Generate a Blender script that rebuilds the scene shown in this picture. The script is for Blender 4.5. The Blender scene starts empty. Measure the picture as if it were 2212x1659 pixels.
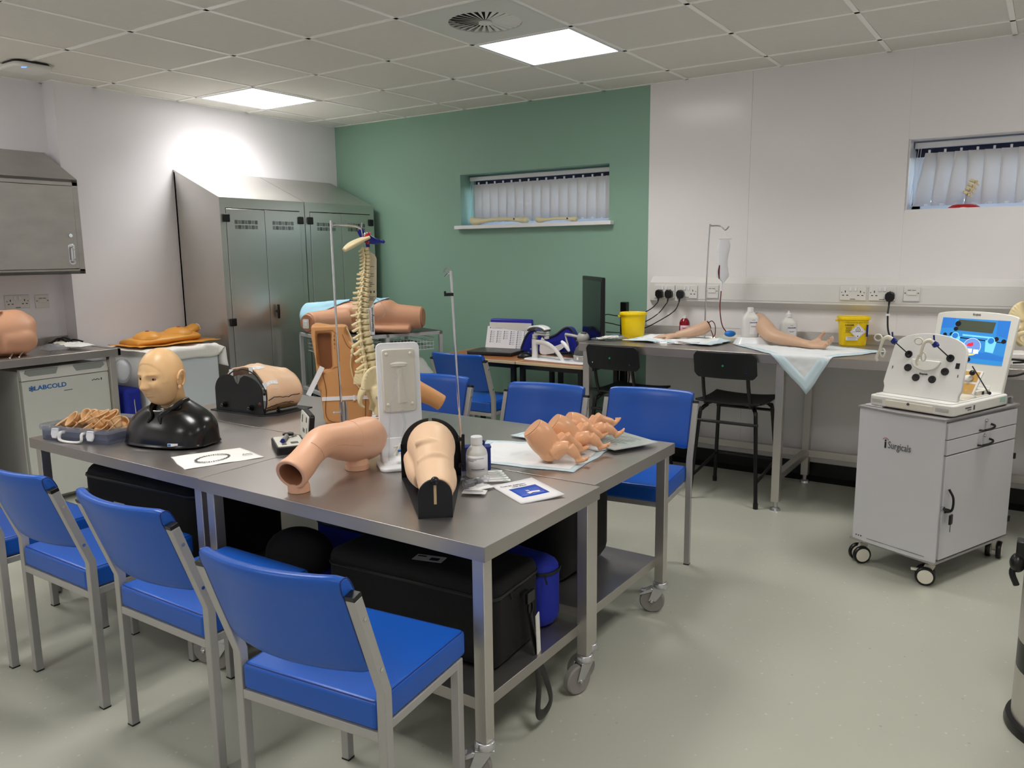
import bpy, bmesh, math, random
from mathutils import Vector, Matrix, Euler, noise
import numpy as np
SC = bpy.context.scene
COL = SC.collection
PI = math.pi
def R(d): return math.radians(d)

# ------------------------------------------------------------------ camera
cam_data = bpy.data.cameras.new('camera'); cam = bpy.data.objects.new('camera', cam_data); COL.objects.link(cam)
yaw, pitch, roll = -5.92382018e-01, 1.63463617e-01, -1.12067193e-02
fwd = Vector((math.sin(yaw)*math.cos(pitch), math.cos(yaw)*math.cos(pitch), -math.sin(pitch)))
rgt = Vector((math.cos(yaw), -math.sin(yaw), 0)); upv = rgt.cross(fwd)
r2 = rgt*math.cos(roll)+upv*math.sin(roll); u2 = -rgt*math.sin(roll)+upv*math.cos(roll)
m = Matrix.Identity(4)
for i in range(3): m[i][0] = r2[i]; m[i][1] = u2[i]; m[i][2] = -fwd[i]
m.translation = (5.2866, -5.1305, 1.4448)
cam.matrix_world = m
cam_data.sensor_width = 36; cam_data.lens = 36*1719.15/2212; cam_data.clip_start = .05
SC.camera = cam

# ------------------------------------------------------------------ world, exposure
w = bpy.data.worlds.new('sky'); SC.world = w; w.use_nodes = True
nt = w.node_tree; bg = nt.nodes['Background']
sky = nt.nodes.new('ShaderNodeTexSky'); sky.sky_type = 'NISHITA'; sky.sun_disc = False
sky.sun_elevation = R(35); sky.sun_rotation = R(200); sky.dust_density = 2
nt.links.new(sky.outputs[0], bg.inputs[0]); bg.inputs[1].default_value = .9
SC.view_settings.view_transform = 'Standard'; SC.view_settings.look = 'None'
SC.view_settings.exposure = 0.42; SC.view_settings.gamma = 1; SC.view_settings.use_curve_mapping = False
PANEL = 4.2      # radiance of the diffuser of a ceiling light
LAMP = 8.6      # watts of the lamp in each ceiling light

# ------------------------------------------------------------------ materials
def lin(c):
    return tuple(((x/255)/12.92 if x/255 <= .04045 else ((x/255+.055)/1.055)**2.4) for x in c)
MATS = {}
def mat(name, rgb, rough=.5, metal=0., var=.0, vscale=8., bump=0., bscale=60., spec=.5, trans=0., alpha=1., emit=0., coat=0., stretch=None, rvar=0., sss=0., speckle=0, ior=1.45):
    if name in MATS: return MATS[name]
    mt = bpy.data.materials.new(name); mt.use_nodes = True; n = mt.node_tree.nodes; l = mt.node_tree.links
    p = n['Principled BSDF']; c = lin(rgb)+(1,)
    p.inputs['Base Color'].default_value = c; p.inputs['Roughness'].default_value = rough; p.inputs['Metallic'].default_value = metal
    p.inputs['Specular IOR Level'].default_value = spec; p.inputs['IOR'].default_value = ior
    if trans: p.inputs['Transmission Weight'].default_value = trans
    if alpha < 1: p.inputs['Alpha'].default_value = alpha
    if coat: p.inputs['Coat Weight'].default_value = coat; p.inputs['Coat Roughness'].default_value = .15
    if sss: p.inputs['Subsurface Weight'].default_value = sss; p.inputs['Subsurface Radius'].default_value = (.02, .008, .004); p.inputs['Subsurface Scale'].default_value = .5
    if emit: p.inputs['Emission Color'].default_value = c; p.inputs['Emission Strength'].default_value = emit
    tc = n.new('ShaderNodeTexCoord'); mp = n.new('ShaderNodeMapping'); l.new(tc.outputs['Object'], mp.inputs[0])
    if stretch: mp.inputs['Scale'].default_value = stretch
    if var or rvar:
        nz = n.new('ShaderNodeTexNoise'); nz.inputs['Scale'].default_value = vscale; nz.inputs['Detail'].default_value = 5; l.new(mp.outputs[0], nz.inputs['Vector'])
        if var:
            mx = n.new('ShaderNodeMix'); mx.data_type = 'RGBA'
            mx.inputs[6].default_value = tuple(max(0, x*(1-var)) for x in c[:3])+(1,); mx.inputs[7].default_value = tuple(min(1, x*(1+var)) for x in c[:3])+(1,)
            l.new(nz.outputs[0], mx.inputs[0]); l.new(mx.outputs[2], p.inputs['Base Color'])
            if speckle:
                vo = n.new('ShaderNodeTexVoronoi'); vo.inputs['Scale'].default_value = 26; l.new(tc.outputs['Object'], vo.inputs['Vector'])
                cmpn = n.new('ShaderNodeMath'); cmpn.operation = 'LESS_THAN'; cmpn.inputs[1].default_value = .11; l.new(vo.outputs['Distance'], cmpn.inputs[0])
                m2 = n.new('ShaderNodeMix'); m2.data_type = 'RGBA'; l.new(mx.outputs[2], m2.inputs[6]); l.new(vo.outputs['Color'], m2.inputs[7])
                hs = n.new('ShaderNodeHueSaturation'); hs.inputs['Saturation'].default_value = .12; hs.inputs['Value'].default_value = .75; l.new(vo.outputs['Color'], hs.inputs['Color']); l.new(hs.outputs[0], m2.inputs[7])
                m3 = n.new('ShaderNodeMath'); m3.operation = 'MULTIPLY'; m3.inputs[1].default_value = .35; l.new(cmpn.outputs[0], m3.inputs[0]); l.new(m3.outputs[0], m2.inputs[0])
                l.new(m2.outputs[2], p.inputs['Base Color'])
        if rvar:
            mr = n.new('ShaderNodeMapRange'); mr.inputs[3].default_value = max(.02, rough-rvar); mr.inputs[4].default_value = rough+rvar
            l.new(nz.outputs[0], mr.inputs[0]); l.new(mr.outputs[0], p.inputs['Roughness'])
    if bump:
        nb = n.new('ShaderNodeTexNoise'); nb.inputs['Scale'].default_value = bscale; nb.inputs['Detail'].default_value = 3; l.new(mp.outputs[0], nb.inputs['Vector'])
        bn = n.new('ShaderNodeBump'); bn.inputs['Strength'].default_value = bump; bn.inputs['Distance'].default_value = .004
        l.new(nb.outputs[0], bn.inputs['Height']); l.new(bn.outputs[0], p.inputs['Normal'])
    if name == 'blind_fabric':
        tl = n.new('ShaderNodeBsdfTranslucent'); tl.inputs[0].default_value = (.95, .93, .88, 1); ms = n.new('ShaderNodeMixShader'); ms.inputs[0].default_value = .22
        l.new(p.outputs[0], ms.inputs[1]); l.new(tl.outputs[0], ms.inputs[2]); l.new(ms.outputs[0], n['Material Output'].inputs[0])
    if name == 'absorbent_pad':
        v_ = n.new('ShaderNodeTexVoronoi'); v_.feature = 'SMOOTH_F1'; v_.inputs['Scale'].default_value = 26; l.new(tc.outputs['Object'], v_.inputs['Vector']); b2_ = n.new('ShaderNodeBump'); b2_.inputs['Strength'].default_value = .55; b2_.inputs['Distance'].default_value = -.012
        l.new(v_.outputs['Distance'], b2_.inputs['Height']); l.new(b2_.outputs[0], p.inputs['Normal'])
    MATS[name] = mt; return mt
WALLW = mat('wall_white', (240, 238, 242), .42, var=.015, vscale=3, bump=.05, bscale=200)
WALLC = mat('wall_cladding', (238, 235, 234), .19, var=.015, vscale=3)
GREEN = mat('wall_green', (138, 174, 154), .5, var=.02, vscale=3, bump=.05, bscale=200)
FLOOR = mat('vinyl_floor', (176, 177, 163), .30, var=.05, vscale=2, bump=.03, bscale=300, speckle=1, rvar=.06)
TILE = mat('ceiling_tile', (224, 222, 215), .9, var=.03, vscale=40, bump=.15, bscale=250)
GRID = mat('ceiling_grid', (252, 252, 248), .5)
BLACKSK = mat('black_skirting', (12, 12, 14), .3)
WHITEP = mat('white_plastic', (225, 224, 220), .35, var=.01)
IVORYP = mat('ivory_plastic', (226, 221, 205), .35, var=.01)
UPVC = mat('upvc_frame', (235, 236, 238), .25)
STEEL = mat('brushed_steel', (205, 201, 196), .40, .95, var=.06, vscale=3, stretch=(1, 1, 1), rvar=.08)
STEELT = mat('steel_top', (180, 175, 171), .33, .92, var=.07, vscale=5, rvar=.06, bump=.05, bscale=30)
STEELV = mat('locker_steel', (205, 203, 198), .34, .92, var=.05, vscale=1.2, stretch=(1, 1, 6), rvar=.09)
STEELS = mat('scuffed_steel', (186, 183, 178), .42, .92, var=.22, vscale=5, stretch=(1, 1, 2.5), rvar=.1)
CHROME = mat('chrome', (205, 205, 208), .12, 1.)
ZINC = mat('zinc', (200, 200, 202), .3, .9, var=.1, vscale=30)
BLUEV = mat('blue_vinyl', (20, 84, 178), .35, var=.04, vscale=4, bump=.06, bscale=220, spec=.5)
SEAM = mat('dark_blue_piping', (14, 40, 110), .4)
FRAME = mat('silver_paint', (168, 166, 163), .42, .25, var=.03, vscale=30)
RUBBER = mat('grey_rubber', (138, 134, 130), .6)
BLACKP = mat('black_plastic', (14, 14, 16), .35, var=.1)
BLACKG = mat('gloss_black', (8, 8, 10), .24, coat=.2)
BLACKM = mat('matt_black_board', (20, 22, 26), .5, bump=.06, bscale=300)
FABRIC = mat('black_fabric', (8, 8, 10), .85, bump=.3, bscale=300)
FABRICB = mat('blue_fabric', (20, 38, 150), .75, bump=.3, bscale=300)
SKIN = mat('flesh_vinyl', (226, 176, 144), .42, var=.03, vscale=6, sss=.05)
SKIND = mat('brown_flesh_vinyl', (208, 156, 124), .45, var=.04, vscale=6)
SKINP = mat('pale_flesh_latex', (236, 200, 165), .45, var=.04, vscale=9, sss=.15)
SKINH = mat('head_flesh', (224, 184, 134), .38, var=.05, vscale=7, sss=.12)
SKINB = mat('baby_flesh', (232, 174, 132), .3, var=.02, vscale=9, sss=.05)
SKINO = mat('orange_flesh_foam', (206, 150, 96), .55, var=.04, vscale=9)
SKINY = mat('ochre_latex', (224, 156, 62), .4, var=.06, vscale=9)
ARM = mat('arm_flesh', (206, 170, 142), .42, var=.05, vscale=12, sss=.12)
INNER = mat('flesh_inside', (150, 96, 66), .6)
BONE = mat('bone_plastic', (232, 216, 172), .42, var=.06, vscale=14, sss=.1)
BONEY = mat('yellow_bone', (230, 220, 178), .45, var=.05, vscale=14)
DISC = mat('disc_plastic', (176, 160, 108), .35, trans=.2)
RED = mat('red_plastic', (178, 20, 32), .2, coat=.4)
YEL = mat('sharps_yellow', (250, 214, 10), .35, sss=.1)
PAPER = mat('paper_white', (235, 234, 236), .8)
PAPERG = mat('grey_plastic_folder', (188, 194, 194), .2, coat=.5)
PAD = mat('absorbent_pad', (232, 236, 238), .85, bump=.5, bscale=28)
PADB = mat('pad_blue_edge', (204, 224, 232), .6)
CLOTHW = mat('white_cotton', (238, 236, 232), .9, bump=.4, bscale=60)
INK = mat('black_ink', (20, 20, 22), .6)
INKG = mat('grey_ink', (95, 95, 98), .6)
INKB = mat('blue_ink', (30, 110, 190), .5)
INKD = mat('navy_ink', (40, 50, 130), .5)
CABLE = mat('black_cable', (10, 10, 12), .45)
WOOD = mat('teak_laminate', (158, 100, 56), .35, var=.18, vscale=6, stretch=(1.5, 14, 1))
WOODE = mat('beech_edge', (206, 186, 150), .4)
WGREY = mat('cart_grey', (205, 204, 207), .38, var=.01)
CREAM = mat('cream_plastic', (228, 226, 218), .38)
GREYP = mat('grey_plastic', (140, 138, 136), .4)
GREYD = mat('dark_grey_plastic', (82, 82, 84), .45)
CLEAR = mat('clear_plastic', (225, 230, 240), .08, trans=.85, alpha=.55, ior=1.2)
CLEARD = mat('smoky_clear_plastic', (150, 156, 176), .12, trans=.6, alpha=.75, ior=1.2)
MILKY = mat('milky_plastic', (240, 240, 236), .35, trans=.12, alpha=.93)
LIQ = mat('clear_liquid', (214, 212, 180), .15, trans=.3)
REDL = mat('red_liquid', (150, 14, 34), .2, trans=.2)
BLOOD = mat('blood_tube', (96, 14, 14), .25)
NAVY = mat('navy_plastic', (22, 40, 120), .35)
NAVYT = mat('translucent_navy', (16, 40, 150), .2, trans=.3)
BLUEB = mat('bright_blue_rubber', (40, 130, 220), .35)
MASKB = mat('pale_blue_drape', (160, 206, 226), .8, bump=.3, bscale=80)
GLASS = mat('window_glass', (240, 248, 250), .02, trans=1., alpha=.25, ior=1.1)
BLIND = mat('blind_fabric', (238, 236, 238), .8, bump=.2, bscale=260)
GREENB = mat('green_bag', (60, 150, 40), .3, trans=.1)
LIGHTM = mat('light_diffuser', (255, 252, 250), .5, emit=PANEL)
SCREEN = mat('lit_screen_blue', (44, 124, 190), .3, emit=.55)

# ------------------------------------------------------------------ mesh builder
class MB:
    def __init__(s): s.v = []; s.f = []; s.mi = []; s.T = Matrix.Identity(4); s.m = 0
    def at(s, loc=(0, 0, 0), rz=0, rx=0, ry=0, sc=None):
        s.T = Matrix.Translation(loc) @ Euler((R(rx), R(ry), R(rz))).to_matrix().to_4x4()
        if sc: s.T = s.T @ Matrix.Diagonal(tuple(sc)+(1,))
        return s
    def add(s, vs, fs):
        b = len(s.v); s.v += [tuple(s.T @ Vector(p)) for p in vs]
        for f in fs: s.f.append([b+i for i in f]); s.mi.append(s.m)
        return s
    def box(s, c, d, rz=0):
        x, y, z = d[0]/2, d[1]/2, d[2]/2; M = Matrix.Rotation(R(rz), 3, 'Z'); c = Vector(c)
        vs = [c+M@Vector(p) for p in ((-x,-y,-z),(x,-y,-z),(x,y,-z),(-x,y,-z),(-x,-y,z),(x,-y,z),(x,y,z),(-x,y,z))]
        return s.add(vs, [(0,3,2,1),(4,5,6,7),(0,1,5,4),(1,2,6,5),(2,3,7,6),(3,0,4,7)])
    def bb(s, a, b):
        return s.box([(a[i]+b[i])/2 for i in range(3)], [abs(b[i]-a[i]) for i in range(3)])
    def lathe(s, prof, c=(0, 0, 0), n=28, axis='z'):
        c = Vector(c); vs = []; fs = []
        for r, z in prof:
            for k in range(n):
                a = 2*PI*k/n; p = (r*math.cos(a), r*math.sin(a), z)
                if axis == 'x': p = (p[2], p[0], p[1])
                if axis == 'y': p = (p[0], p[2], p[1])
                vs.append(c+Vector(p))
        for i in range(len(prof)-1):
            for k in range(n):
                q = (i*n+k, i*n+(k+1) % n, (i+1)*n+(k+1) % n, (i+1)*n+k); fs.append(q if axis != 'y' else q[::-1])
        e = [tuple(range(n))[::-1], tuple(range((len(prof)-1)*n, len(prof)*n))]
        if axis == 'y': e = [x[::-1] for x in e]
        if prof[0][0] > 1e-5: fs.append(e[0])
        if prof[-1][0] > 1e-5: fs.append(e[1])
        return s.add(vs, fs)
    def cyl(s, c, r, h, n=24, axis='z', r2=None):
        return s.lathe([(r, -h/2), (r if r2 is None else r2, h/2)], c, n, axis)
    def sweep(s, pts, rad, n=12, up=(0, 0, 1), closed=False, cap=True, sq=1.):
        pts = [Vector(p) for p in pts]; N = len(pts)
        if not hasattr(rad, '__len__'): rad = [rad]*N
        elif isinstance(rad, tuple): rad = [rad]*N
        up = Vector(up); vs = []; fs = []; prev = None
        for i, p in enumerate(pts):
            if closed: t = pts[(i+1) % N]-pts[i-1]
            else: t = pts[min(i+1, N-1)]-pts[max(i-1, 0)]
            t.normalize()
            u = (up if prev is None else prev); u = u-t*u.dot(t)
            if u.length < 1e-4: u = Vector((1, 0, 0)); u = u-t*u.dot(t)
            if u.length < 1e-4: u = Vector((0, 1, 0))-t*t.y
            u.normalize(); prev = u; b = t.cross(u)
            r = rad[i]; ra, rb = (r if hasattr(r, '__len__') else (r, r))
            for k in range(n):
                a = 2*PI*k/n; ca, sa = math.cos(a), math.sin(a)
                if sq != 1.: ca = math.copysign(abs(ca)**sq, ca); sa = math.copysign(abs(sa)**sq, sa)
                vs.append(p+b*(ra*ca)+u*(rb*sa))
        for i in range(N if closed else N-1):
            for k in range(n):
                j = (i+1) % N; fs.append((i*n+k, i*n+(k+1) % n, j*n+(k+1) % n, j*n+k))
        if cap and not closed: fs.append(tuple(range(n))[::-1]); fs.append(tuple(range((N-1)*n, N*n)))
        return s.add(vs, fs)
    def bar(s, a, b, w, d, up=(0, 1, 0)):
        """rectangular bar from a to b"""
        a = Vector(a); b = Vector(b); t = (b-a).normalized(); u = Vector(up); u = (u-t*u.dot(t)).normalized(); c = t.cross(u)
        vs = [p+c*(x*w/2)+u*(y*d/2) for p in (a, b) for x, y in ((-1,-1),(1,-1),(1,1),(-1,1))]
        return s.add(vs, [(0,3,2,1),(4,5,6,7),(0,1,5,4),(1,2,6,5),(2,3,7,6),(3,0,4,7)])
    def prism(s, poly, d0, d1, axis='z'):
        n = len(poly)
        def q(p, d): return (p[0], p[1], d) if axis == 'z' else ((p[0], d, p[1]) if axis == 'y' else (d, p[0], p[1]))
        vs = [q(p, d0) for p in poly]+[q(p, d1) for p in poly]
        fs = [tuple(range(n))[::-1], tuple(range(n, 2*n))]+[(i, (i+1) % n, n+(i+1) % n, n+i) for i in range(n)]
        return s.add(vs, fs)
    def ball(s, c, r, n=16, m=10):
        if not hasattr(r, '__len__'): r = (r, r, r)
        c = Vector(c); vs = [c-Vector((0, 0, r[2]))]; fs = []
        for i in range(1, m):
            b = -PI/2+PI*i/m
            for k in range(n):
                a = 2*PI*k/n; vs.append(c+Vector((r[0]*math.cos(a)*math.cos(b), r[1]*math.sin(a)*math.cos(b), r[2]*math.sin(b))))
        vs.append(c+Vector((0, 0, r[2]))); L = len(vs)-1
        for k in range(n): fs.append((0, 1+(k+1) % n, 1+k)); fs.append((L, L-n+k, L-n+(k+1) % n))
        for i in range(m-2):
            for k in range(n): a = 1+i*n; fs.append((a+k, a+(k+1) % n, a+n+(k+1) % n, a+n+k))
        return s.add(vs, fs)
    def grid(s, fn, nu, nv, flip=False):
        vs = [fn(i/nu, j/nv) for j in range(nv+1) for i in range(nu+1)]; W = nu+1
        fs = [(j*W+i, j*W+i+1, (j+1)*W+i+1, (j+1)*W+i) for j in range(nv) for i in range(nu)]
        if flip: fs = [f[::-1] for f in fs]
        return s.add(vs, fs)
def rrect(w, h, r, n=5, cx=0, cy=0):
    o = []
    for sx, sy, a0 in ((1, 1, 0), (-1, 1, 90), (-1, -1, 180), (1, -1, 270)):
        for k in range(n+1):
            a = R(a0+90*k/n); o.append((cx+sx*(w/2-r)+r*math.cos(a), cy+sy*(h/2-r)+r*math.sin(a)))
    return o
def smoothpath(pts, n=8):
    pts = [Vector(p) for p in pts]; P = [pts[0]*2-pts[1]]+pts+[pts[-1]*2-pts[-2]]; o = []
    for i in range(1, len(P)-2):
        for k in range(n):
            t = k/n; a, b, c, d = P[i-1:i+3]
            o.append(.5*((2*b)+(c-a)*t+(2*a-5*b+4*c-d)*t*t+(3*b-a-3*c+d)*t**3))
    o.append(pts[-1]); return o
def sp2(pts, n=6, closed=True):
    """closed smooth 2-D outline"""
    N = len(pts); o = []
    for i in range(N):
        a, b, c, d = (Vector(pts[(i+k-1) % N]) for k in range(4))
        for k in range(n):
            t = k/n; q = .5*((2*b)+(c-a)*t+(2*a-5*b+4*c-d)*t*t+(3*b-a-3*c+d)*t**3); o.append((q[0], q[1]))
    return o
def lerpl(vals, N):
    """resample list of radii (floats or tuples) smoothly to N entries"""
    v = [(x if hasattr(x, '__len__') else (x, x)) for x in vals]; q = smoothpath([(a, b, 0) for a, b in v], 12)
    return [tuple(q[round(i*(len(q)-1)/(N-1))][:2]) for i in range(N)]
def limb(mb, pts, rad, n=18, up=(0, 0, 1), k=6, cap=True, sq=1.):
    q = smoothpath(pts, k); mb.sweep(q, lerpl(rad, len(q)), n, up, cap=cap, sq=sq); return mb

def obj(name, mb, mats, parent=None, smooth=35, bevel=0, bseg=2, sub=0, solid=0, fuse=0, fsm=6, kind=None, loc=None, rz=None):
    me = bpy.data.meshes.new(name); me.from_pydata([tuple(v) for v in mb.v], [], mb.f); me.validate()
    if not hasattr(mats, '__len__'): mats = [mats]
    for x in mats: me.materials.append(x)
    if len(mats) > 1: me.polygons.foreach_set('material_index', mb.mi[:len(me.polygons)])
    bmm = bmesh.new(); bmm.from_mesh(me); bmesh.ops.recalc_face_normals(bmm, faces=bmm.faces); bmm.to_mesh(me); bmm.free()
    if smooth is not None:
        me.polygons.foreach_set('use_smooth', [True]*len(me.polygons))
        if smooth < 180: me.set_sharp_from_angle(angle=R(smooth))
    o = bpy.data.objects.new(name, me); COL.objects.link(o)
    if parent is not None: o.parent = parent
    if loc: o.location = loc
    if rz is not None: o.rotation_euler = (0, 0, R(rz))
    if solid: q = o.modifiers.new('solid', 'SOLIDIFY'); q.thickness = solid; q.offset = 0
    if fuse:
        q = o.modifiers.new('fuse', 'REMESH'); q.mode = 'VOXEL'; q.voxel_size = fuse; q.use_smooth_shade = True
        q = o.modifiers.new('soft', 'SMOOTH'); q.iterations = fsm; q.factor = .5
    if bevel: q = o.modifiers.new('bevel', 'BEVEL'); q.width = bevel; q.segments = bseg; q.limit_method = 'ANGLE'; q.angle_limit = R(40)
    if sub: q = o.modifiers.new('sub', 'SUBSURF'); q.levels = sub; q.render_levels = sub
    if kind: o['kind'] = kind
    return o
def tag(o, label, cat, group=None, kind=None):
    o['label'] = label; o['category'] = cat
    if group: o['group'] = group
    if kind: o['kind'] = kind
    return o
def thing(name, label, cat, loc=(0, 0, 0), rz=0, group=None):
    o = bpy.data.objects.new(name, None); o.empty_display_size = .05; COL.objects.link(o)
    o.location = loc; o.rotation_euler = (0, 0, R(rz)); return tag(o, label, cat, group)
def struct(name, mb, m, **k): return obj(name, mb, m, kind='structure', **k)
def dup(root, loc, rz, label=None, group=None, rot=None):
    r = root.copy(); COL.objects.link(r); r.location = loc; r.rotation_euler = rot or (0, 0, R(rz))
    if label: r['label'] = label
    if group: r['group'] = group
    def rec(src, dst):
        for ch in list(src.children):
            c = ch.copy(); COL.objects.link(c); c.parent = dst; rec(ch, c)
    rec(root, r); return r
def text(name, s, size, m, parent, loc, rx=90, ry=0, rz=0, ext=.0006, align='CENTER', sx=1., M=None, bold=0):
    cu = bpy.data.curves.new(name, 'FONT'); cu.body = s; cu.size = size; cu.extrude = ext; cu.align_x = align; cu.align_y = 'CENTER'; cu.offset = bold; cu.resolution_u = 3
    t = bpy.data.objects.new(name, cu); COL.objects.link(t)
    dg = bpy.context.evaluated_depsgraph_get(); me = bpy.data.meshes.new_from_object(t.evaluated_get(dg)); bpy.data.objects.remove(t)
    me.materials.clear(); me.materials.append(m); me.name = name
    o = bpy.data.objects.new(name, me); COL.objects.link(o)
    mm = M if M is not None else Matrix.Translation(loc) @ Euler((R(rx), R(ry), R(rz)), 'XYZ').to_matrix().to_4x4()
    me.transform(mm @ Matrix.Diagonal((sx, 1, 1, 1)))
    if parent is not None: o.parent = parent
    return o
def nz(x, y, z=0., s=1.): return noise.noise(Vector((x*s, y*s, z*s)))
# ================================================================== THE ROOM
H = 2.54; XR = 6.9; YN = -7.0; XREC = -.13
# floor
b = MB(); b.bb((-.3, YN, -.05), (XR, .3, 0)); struct('floor', b, FLOOR)
# welded vinyl seam lines
# walls
WX = ((1.364, 2.672), (4.567, 5.90)); WZ = (1.66, 2.053)
def wall_with_holes(x0, x1, y0, y1, holes):
    b = MB(); xs = [x0]+[v for h in holes for v in h]+[x1]
    for i in range(len(xs)-1):
        if i % 2 == 0: b.bb((xs[i], y0, 0), (xs[i+1], y1, H+.1))
        else: b.bb((xs[i], y0, 0), (xs[i+1], y1, WZ[0])); b.bb((xs[i], y0, WZ[1]), (xs[i+1], y1, H+.1))
    return b
b = wall_with_holes(-.2, 2.976, 0, .26, [WX[0]]); struct('wall_back_green', b, GREEN)
b = wall_with_holes(2.976, XR+.1, 0, .26, [WX[1]]); struct('wall_back_white', b, WALLW)
b = MB(); b.bb((2.976, -.008, .1), (3.6605, 0, H)); b.bb((3.6615, -.008, .1), (WX[1][0]-.0082, 0, H)); b.bb((WX[1][0]-.0078, -.008, .1), (XR, 0, WZ[0])); b.bb((WX[1][0]-.0078, -.008, WZ[1]), (XR, 0, H)); b.bb((WX[1][1], -.008, WZ[0]), (XR, 0, WZ[1]))
struct('trim_1', b, WALLC)
b = MB(); b.bb((-.3, -2.39, 0), (0, .26, H+.1)); struct('wall_left', b, WALLW)
b = MB(); b.bb((-.4, YN, 0), (XREC, -2.39, H+.1)); struct('wall_left_recess', b, WALLW)
b = MB(); b.bb((XR, YN, 0), (XR+.1, .26, H+.1)); struct('wall_right', b, WALLW)
b = MB(); b.bb((-.4, YN-.1, 0), (XR+.1, YN, H+.1)); struct('wall_front', b, WALLW)
# black coved skirting
b = MB(); b.bb((0, -.018, 0), (XR, -.001, .115)); b.prism([(-.018, .0), (-.05, 0), (-.018, .03)], 0, XR, 'x'); struct('baseboard_back', b, BLACKSK)
b = MB(); b.bb((.001, -2.39, 0), (.016, -.02, .115)); struct('baseboard_left', b, BLACKSK)
# ceiling: slab, recessed tiles and T-bars
B0, A1, S = .232, -.327, .6
xs = [-.4]+[B0+S*i for i in range(-1, 12) if -.4 < B0+S*i < XR]+[XR]
ys = [.0]+[A1-S*i for i in range(0, 12) if A1-S*i > YN]+[YN]
LIGHTS = [(0, 1), (4, 1), (8, 1), (0, 5), (4, 5), (8, 5), (0, 9), (4, 9), (8, 9)]      # (column, row) of the grid cells that hold a light panel
VENTS = [(4, 2), (4, 7)]
def cell(i, j): return B0+S*(i+.5), A1-S*(j-.5)-S
SKIP = set((round(cell(i, j)[0], 2), round(cell(i, j)[1], 2)) for i, j in LIGHTS+VENTS)
b = MB(); b.bb((-.5, YN-.1, H+.04), (XR+.1, .3, H+.12))
for i in range(len(xs)-1):
    for j in range(len(ys)-1):
        x0, x1, y0, y1 = xs[i], xs[i+1], ys[j+1], ys[j]
        if (round((x0+x1)/2, 2), round((y0+y1)/2, 2)) in SKIP: continue
        if x1-x0 < .03 or y1-y0 < .03: continue
        b.bb((x0+.013, y0+.013, H+.001), (x1-.013, y1-.013, H+.03))
struct('ceiling', b, TILE, smooth=None)
b = MB()
for x in xs[1:-1]: b.bb((x-.012, YN, H-.003), (x+.012, 0, H+.01))
for y in ys[1:-1]: b.bb((-.13, y-.012, H-.003), (XR, y+.012, H+.01))
b.bb((0, -.02, H-.003), (XR, 0, H+.01)); b.bb((0, -2.39, H-.003), (.02, 0, H+.01)); b.bb((XREC, YN, H-.003), (XREC+.02, -2.39, H+.01)); b.bb((XREC, -2.41, H-.003), (.02, -2.39, H+.01))
struct('trim_2', b, GRID, smooth=None)
where = ['lit square ceiling light nearest the steel lockers, left of the two in view', 'lit square ceiling light beside the round air vent, right of the two in view']
for k, (i, j) in enumerate(LIGHTS):
    x, y = cell(i, j)
    t = thing('ceiling_light', where[k] if k < 2 else 'square ceiling light panel in the grid %s' % ('above the right side of the room' if i == 8 else 'behind the viewer'), 'ceiling light', (x, y, H-.006), 0, 'square ceiling light panels')
    b = MB()
    for a in ((-.293, -.293, .293, -.275), (-.293, .275, .293, .293), (-.293, -.275, -.275, .275), (.275, -.275, .293, .275)): b.bb((a[0], a[1], 0), (a[2], a[3], .03))
    obj('frame', b, UPVC, t)
    b = MB(); b.box((0, 0, .012), (.55, .55, .012)); obj('diffuser', b, LIGHTM, t)
    ld_ = bpy.data.lights.new('ceiling_lamp', 'AREA'); ld_.size = .54; ld_.energy = LAMP; ld_.color = (1, .975, .94); ld_.spread = R(132); lo_ = bpy.data.objects.new('lamp', ld_); COL.objects.link(lo_); lo_.parent = t; lo_.location = (0, 0, .004)
for k, (i, j) in enumerate(VENTS):
    x, y = cell(i, j)
    t = thing('ceiling_vent', 'round swirl air vent in a square ceiling plate beside the right ceiling light' if k == 0 else 'round swirl air vent behind the viewer', 'air vent', (x, y, H-.004), 0, 'swirl air vents')
    b = MB(); o_ = [(.293*(1 if a in (0, 3) else -1), .293*(1 if a < 2 else -1)) for a in (0, 1, 2, 3)]
    n = 40
    ring = [(.178*math.cos(2*PI*q/n), .178*math.sin(2*PI*q/n)) for q in range(n)]
    def sqp(a):
        c, s = math.cos(a), math.sin(a); q = .293/max(abs(c), abs(s)); return (c*q, s*q)
    sq = [sqp(2*PI*q/n) for q in range(n)]
    b.add([(p[0], p[1], 0) for p in ring]+[(p[0], p[1], 0) for p in sq]+[(p[0], p[1], .03) for p in ring], [(q, (q+1) % n, n+(q+1) % n, n+q) for q in range(n)]+[(q, (q+1) % n, 2*n+(q+1) % n, 2*n+q) for q in range(n)])
    obj('face_plate', b, mat('vent_plate', (216, 218, 212), .45), t, smooth=None)
    b = MB(); b.cyl((0, 0, .03), .178, .002, 40); obj('duct', b, mat('duct_dark', (22, 22, 22), .8), t)
    b = MB()
    for q in range(28):
        a = 360*q/28; b.at((0, 0, .006), a); b.add([(.028, -.0015, .000), (.176, -.0105, .002), (.176, .0105, -.003), (.028, .0015, -.001), (.028, -.0015, .0015), (.176, -.0105, .0035), (.176, .0105, -.0015), (.028, .0015, .0005)], [(0, 1, 2, 3), (4, 7, 6, 5), (0, 4, 5, 1), (2, 6, 7, 3), (1, 5, 6, 2), (0, 3, 7, 4)])
    b.at(); b.cyl((0, 0, -.001), .032, .008, 28)
    obj('swirl_blades', b, mat('vent_blade', (226, 228, 222), .45), t, smooth=None)
t = thing('wireless_access_point', 'white rounded wireless access point with a blue light on the ceiling', 'access point', (.33, -2.70, 2.536))
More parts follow.
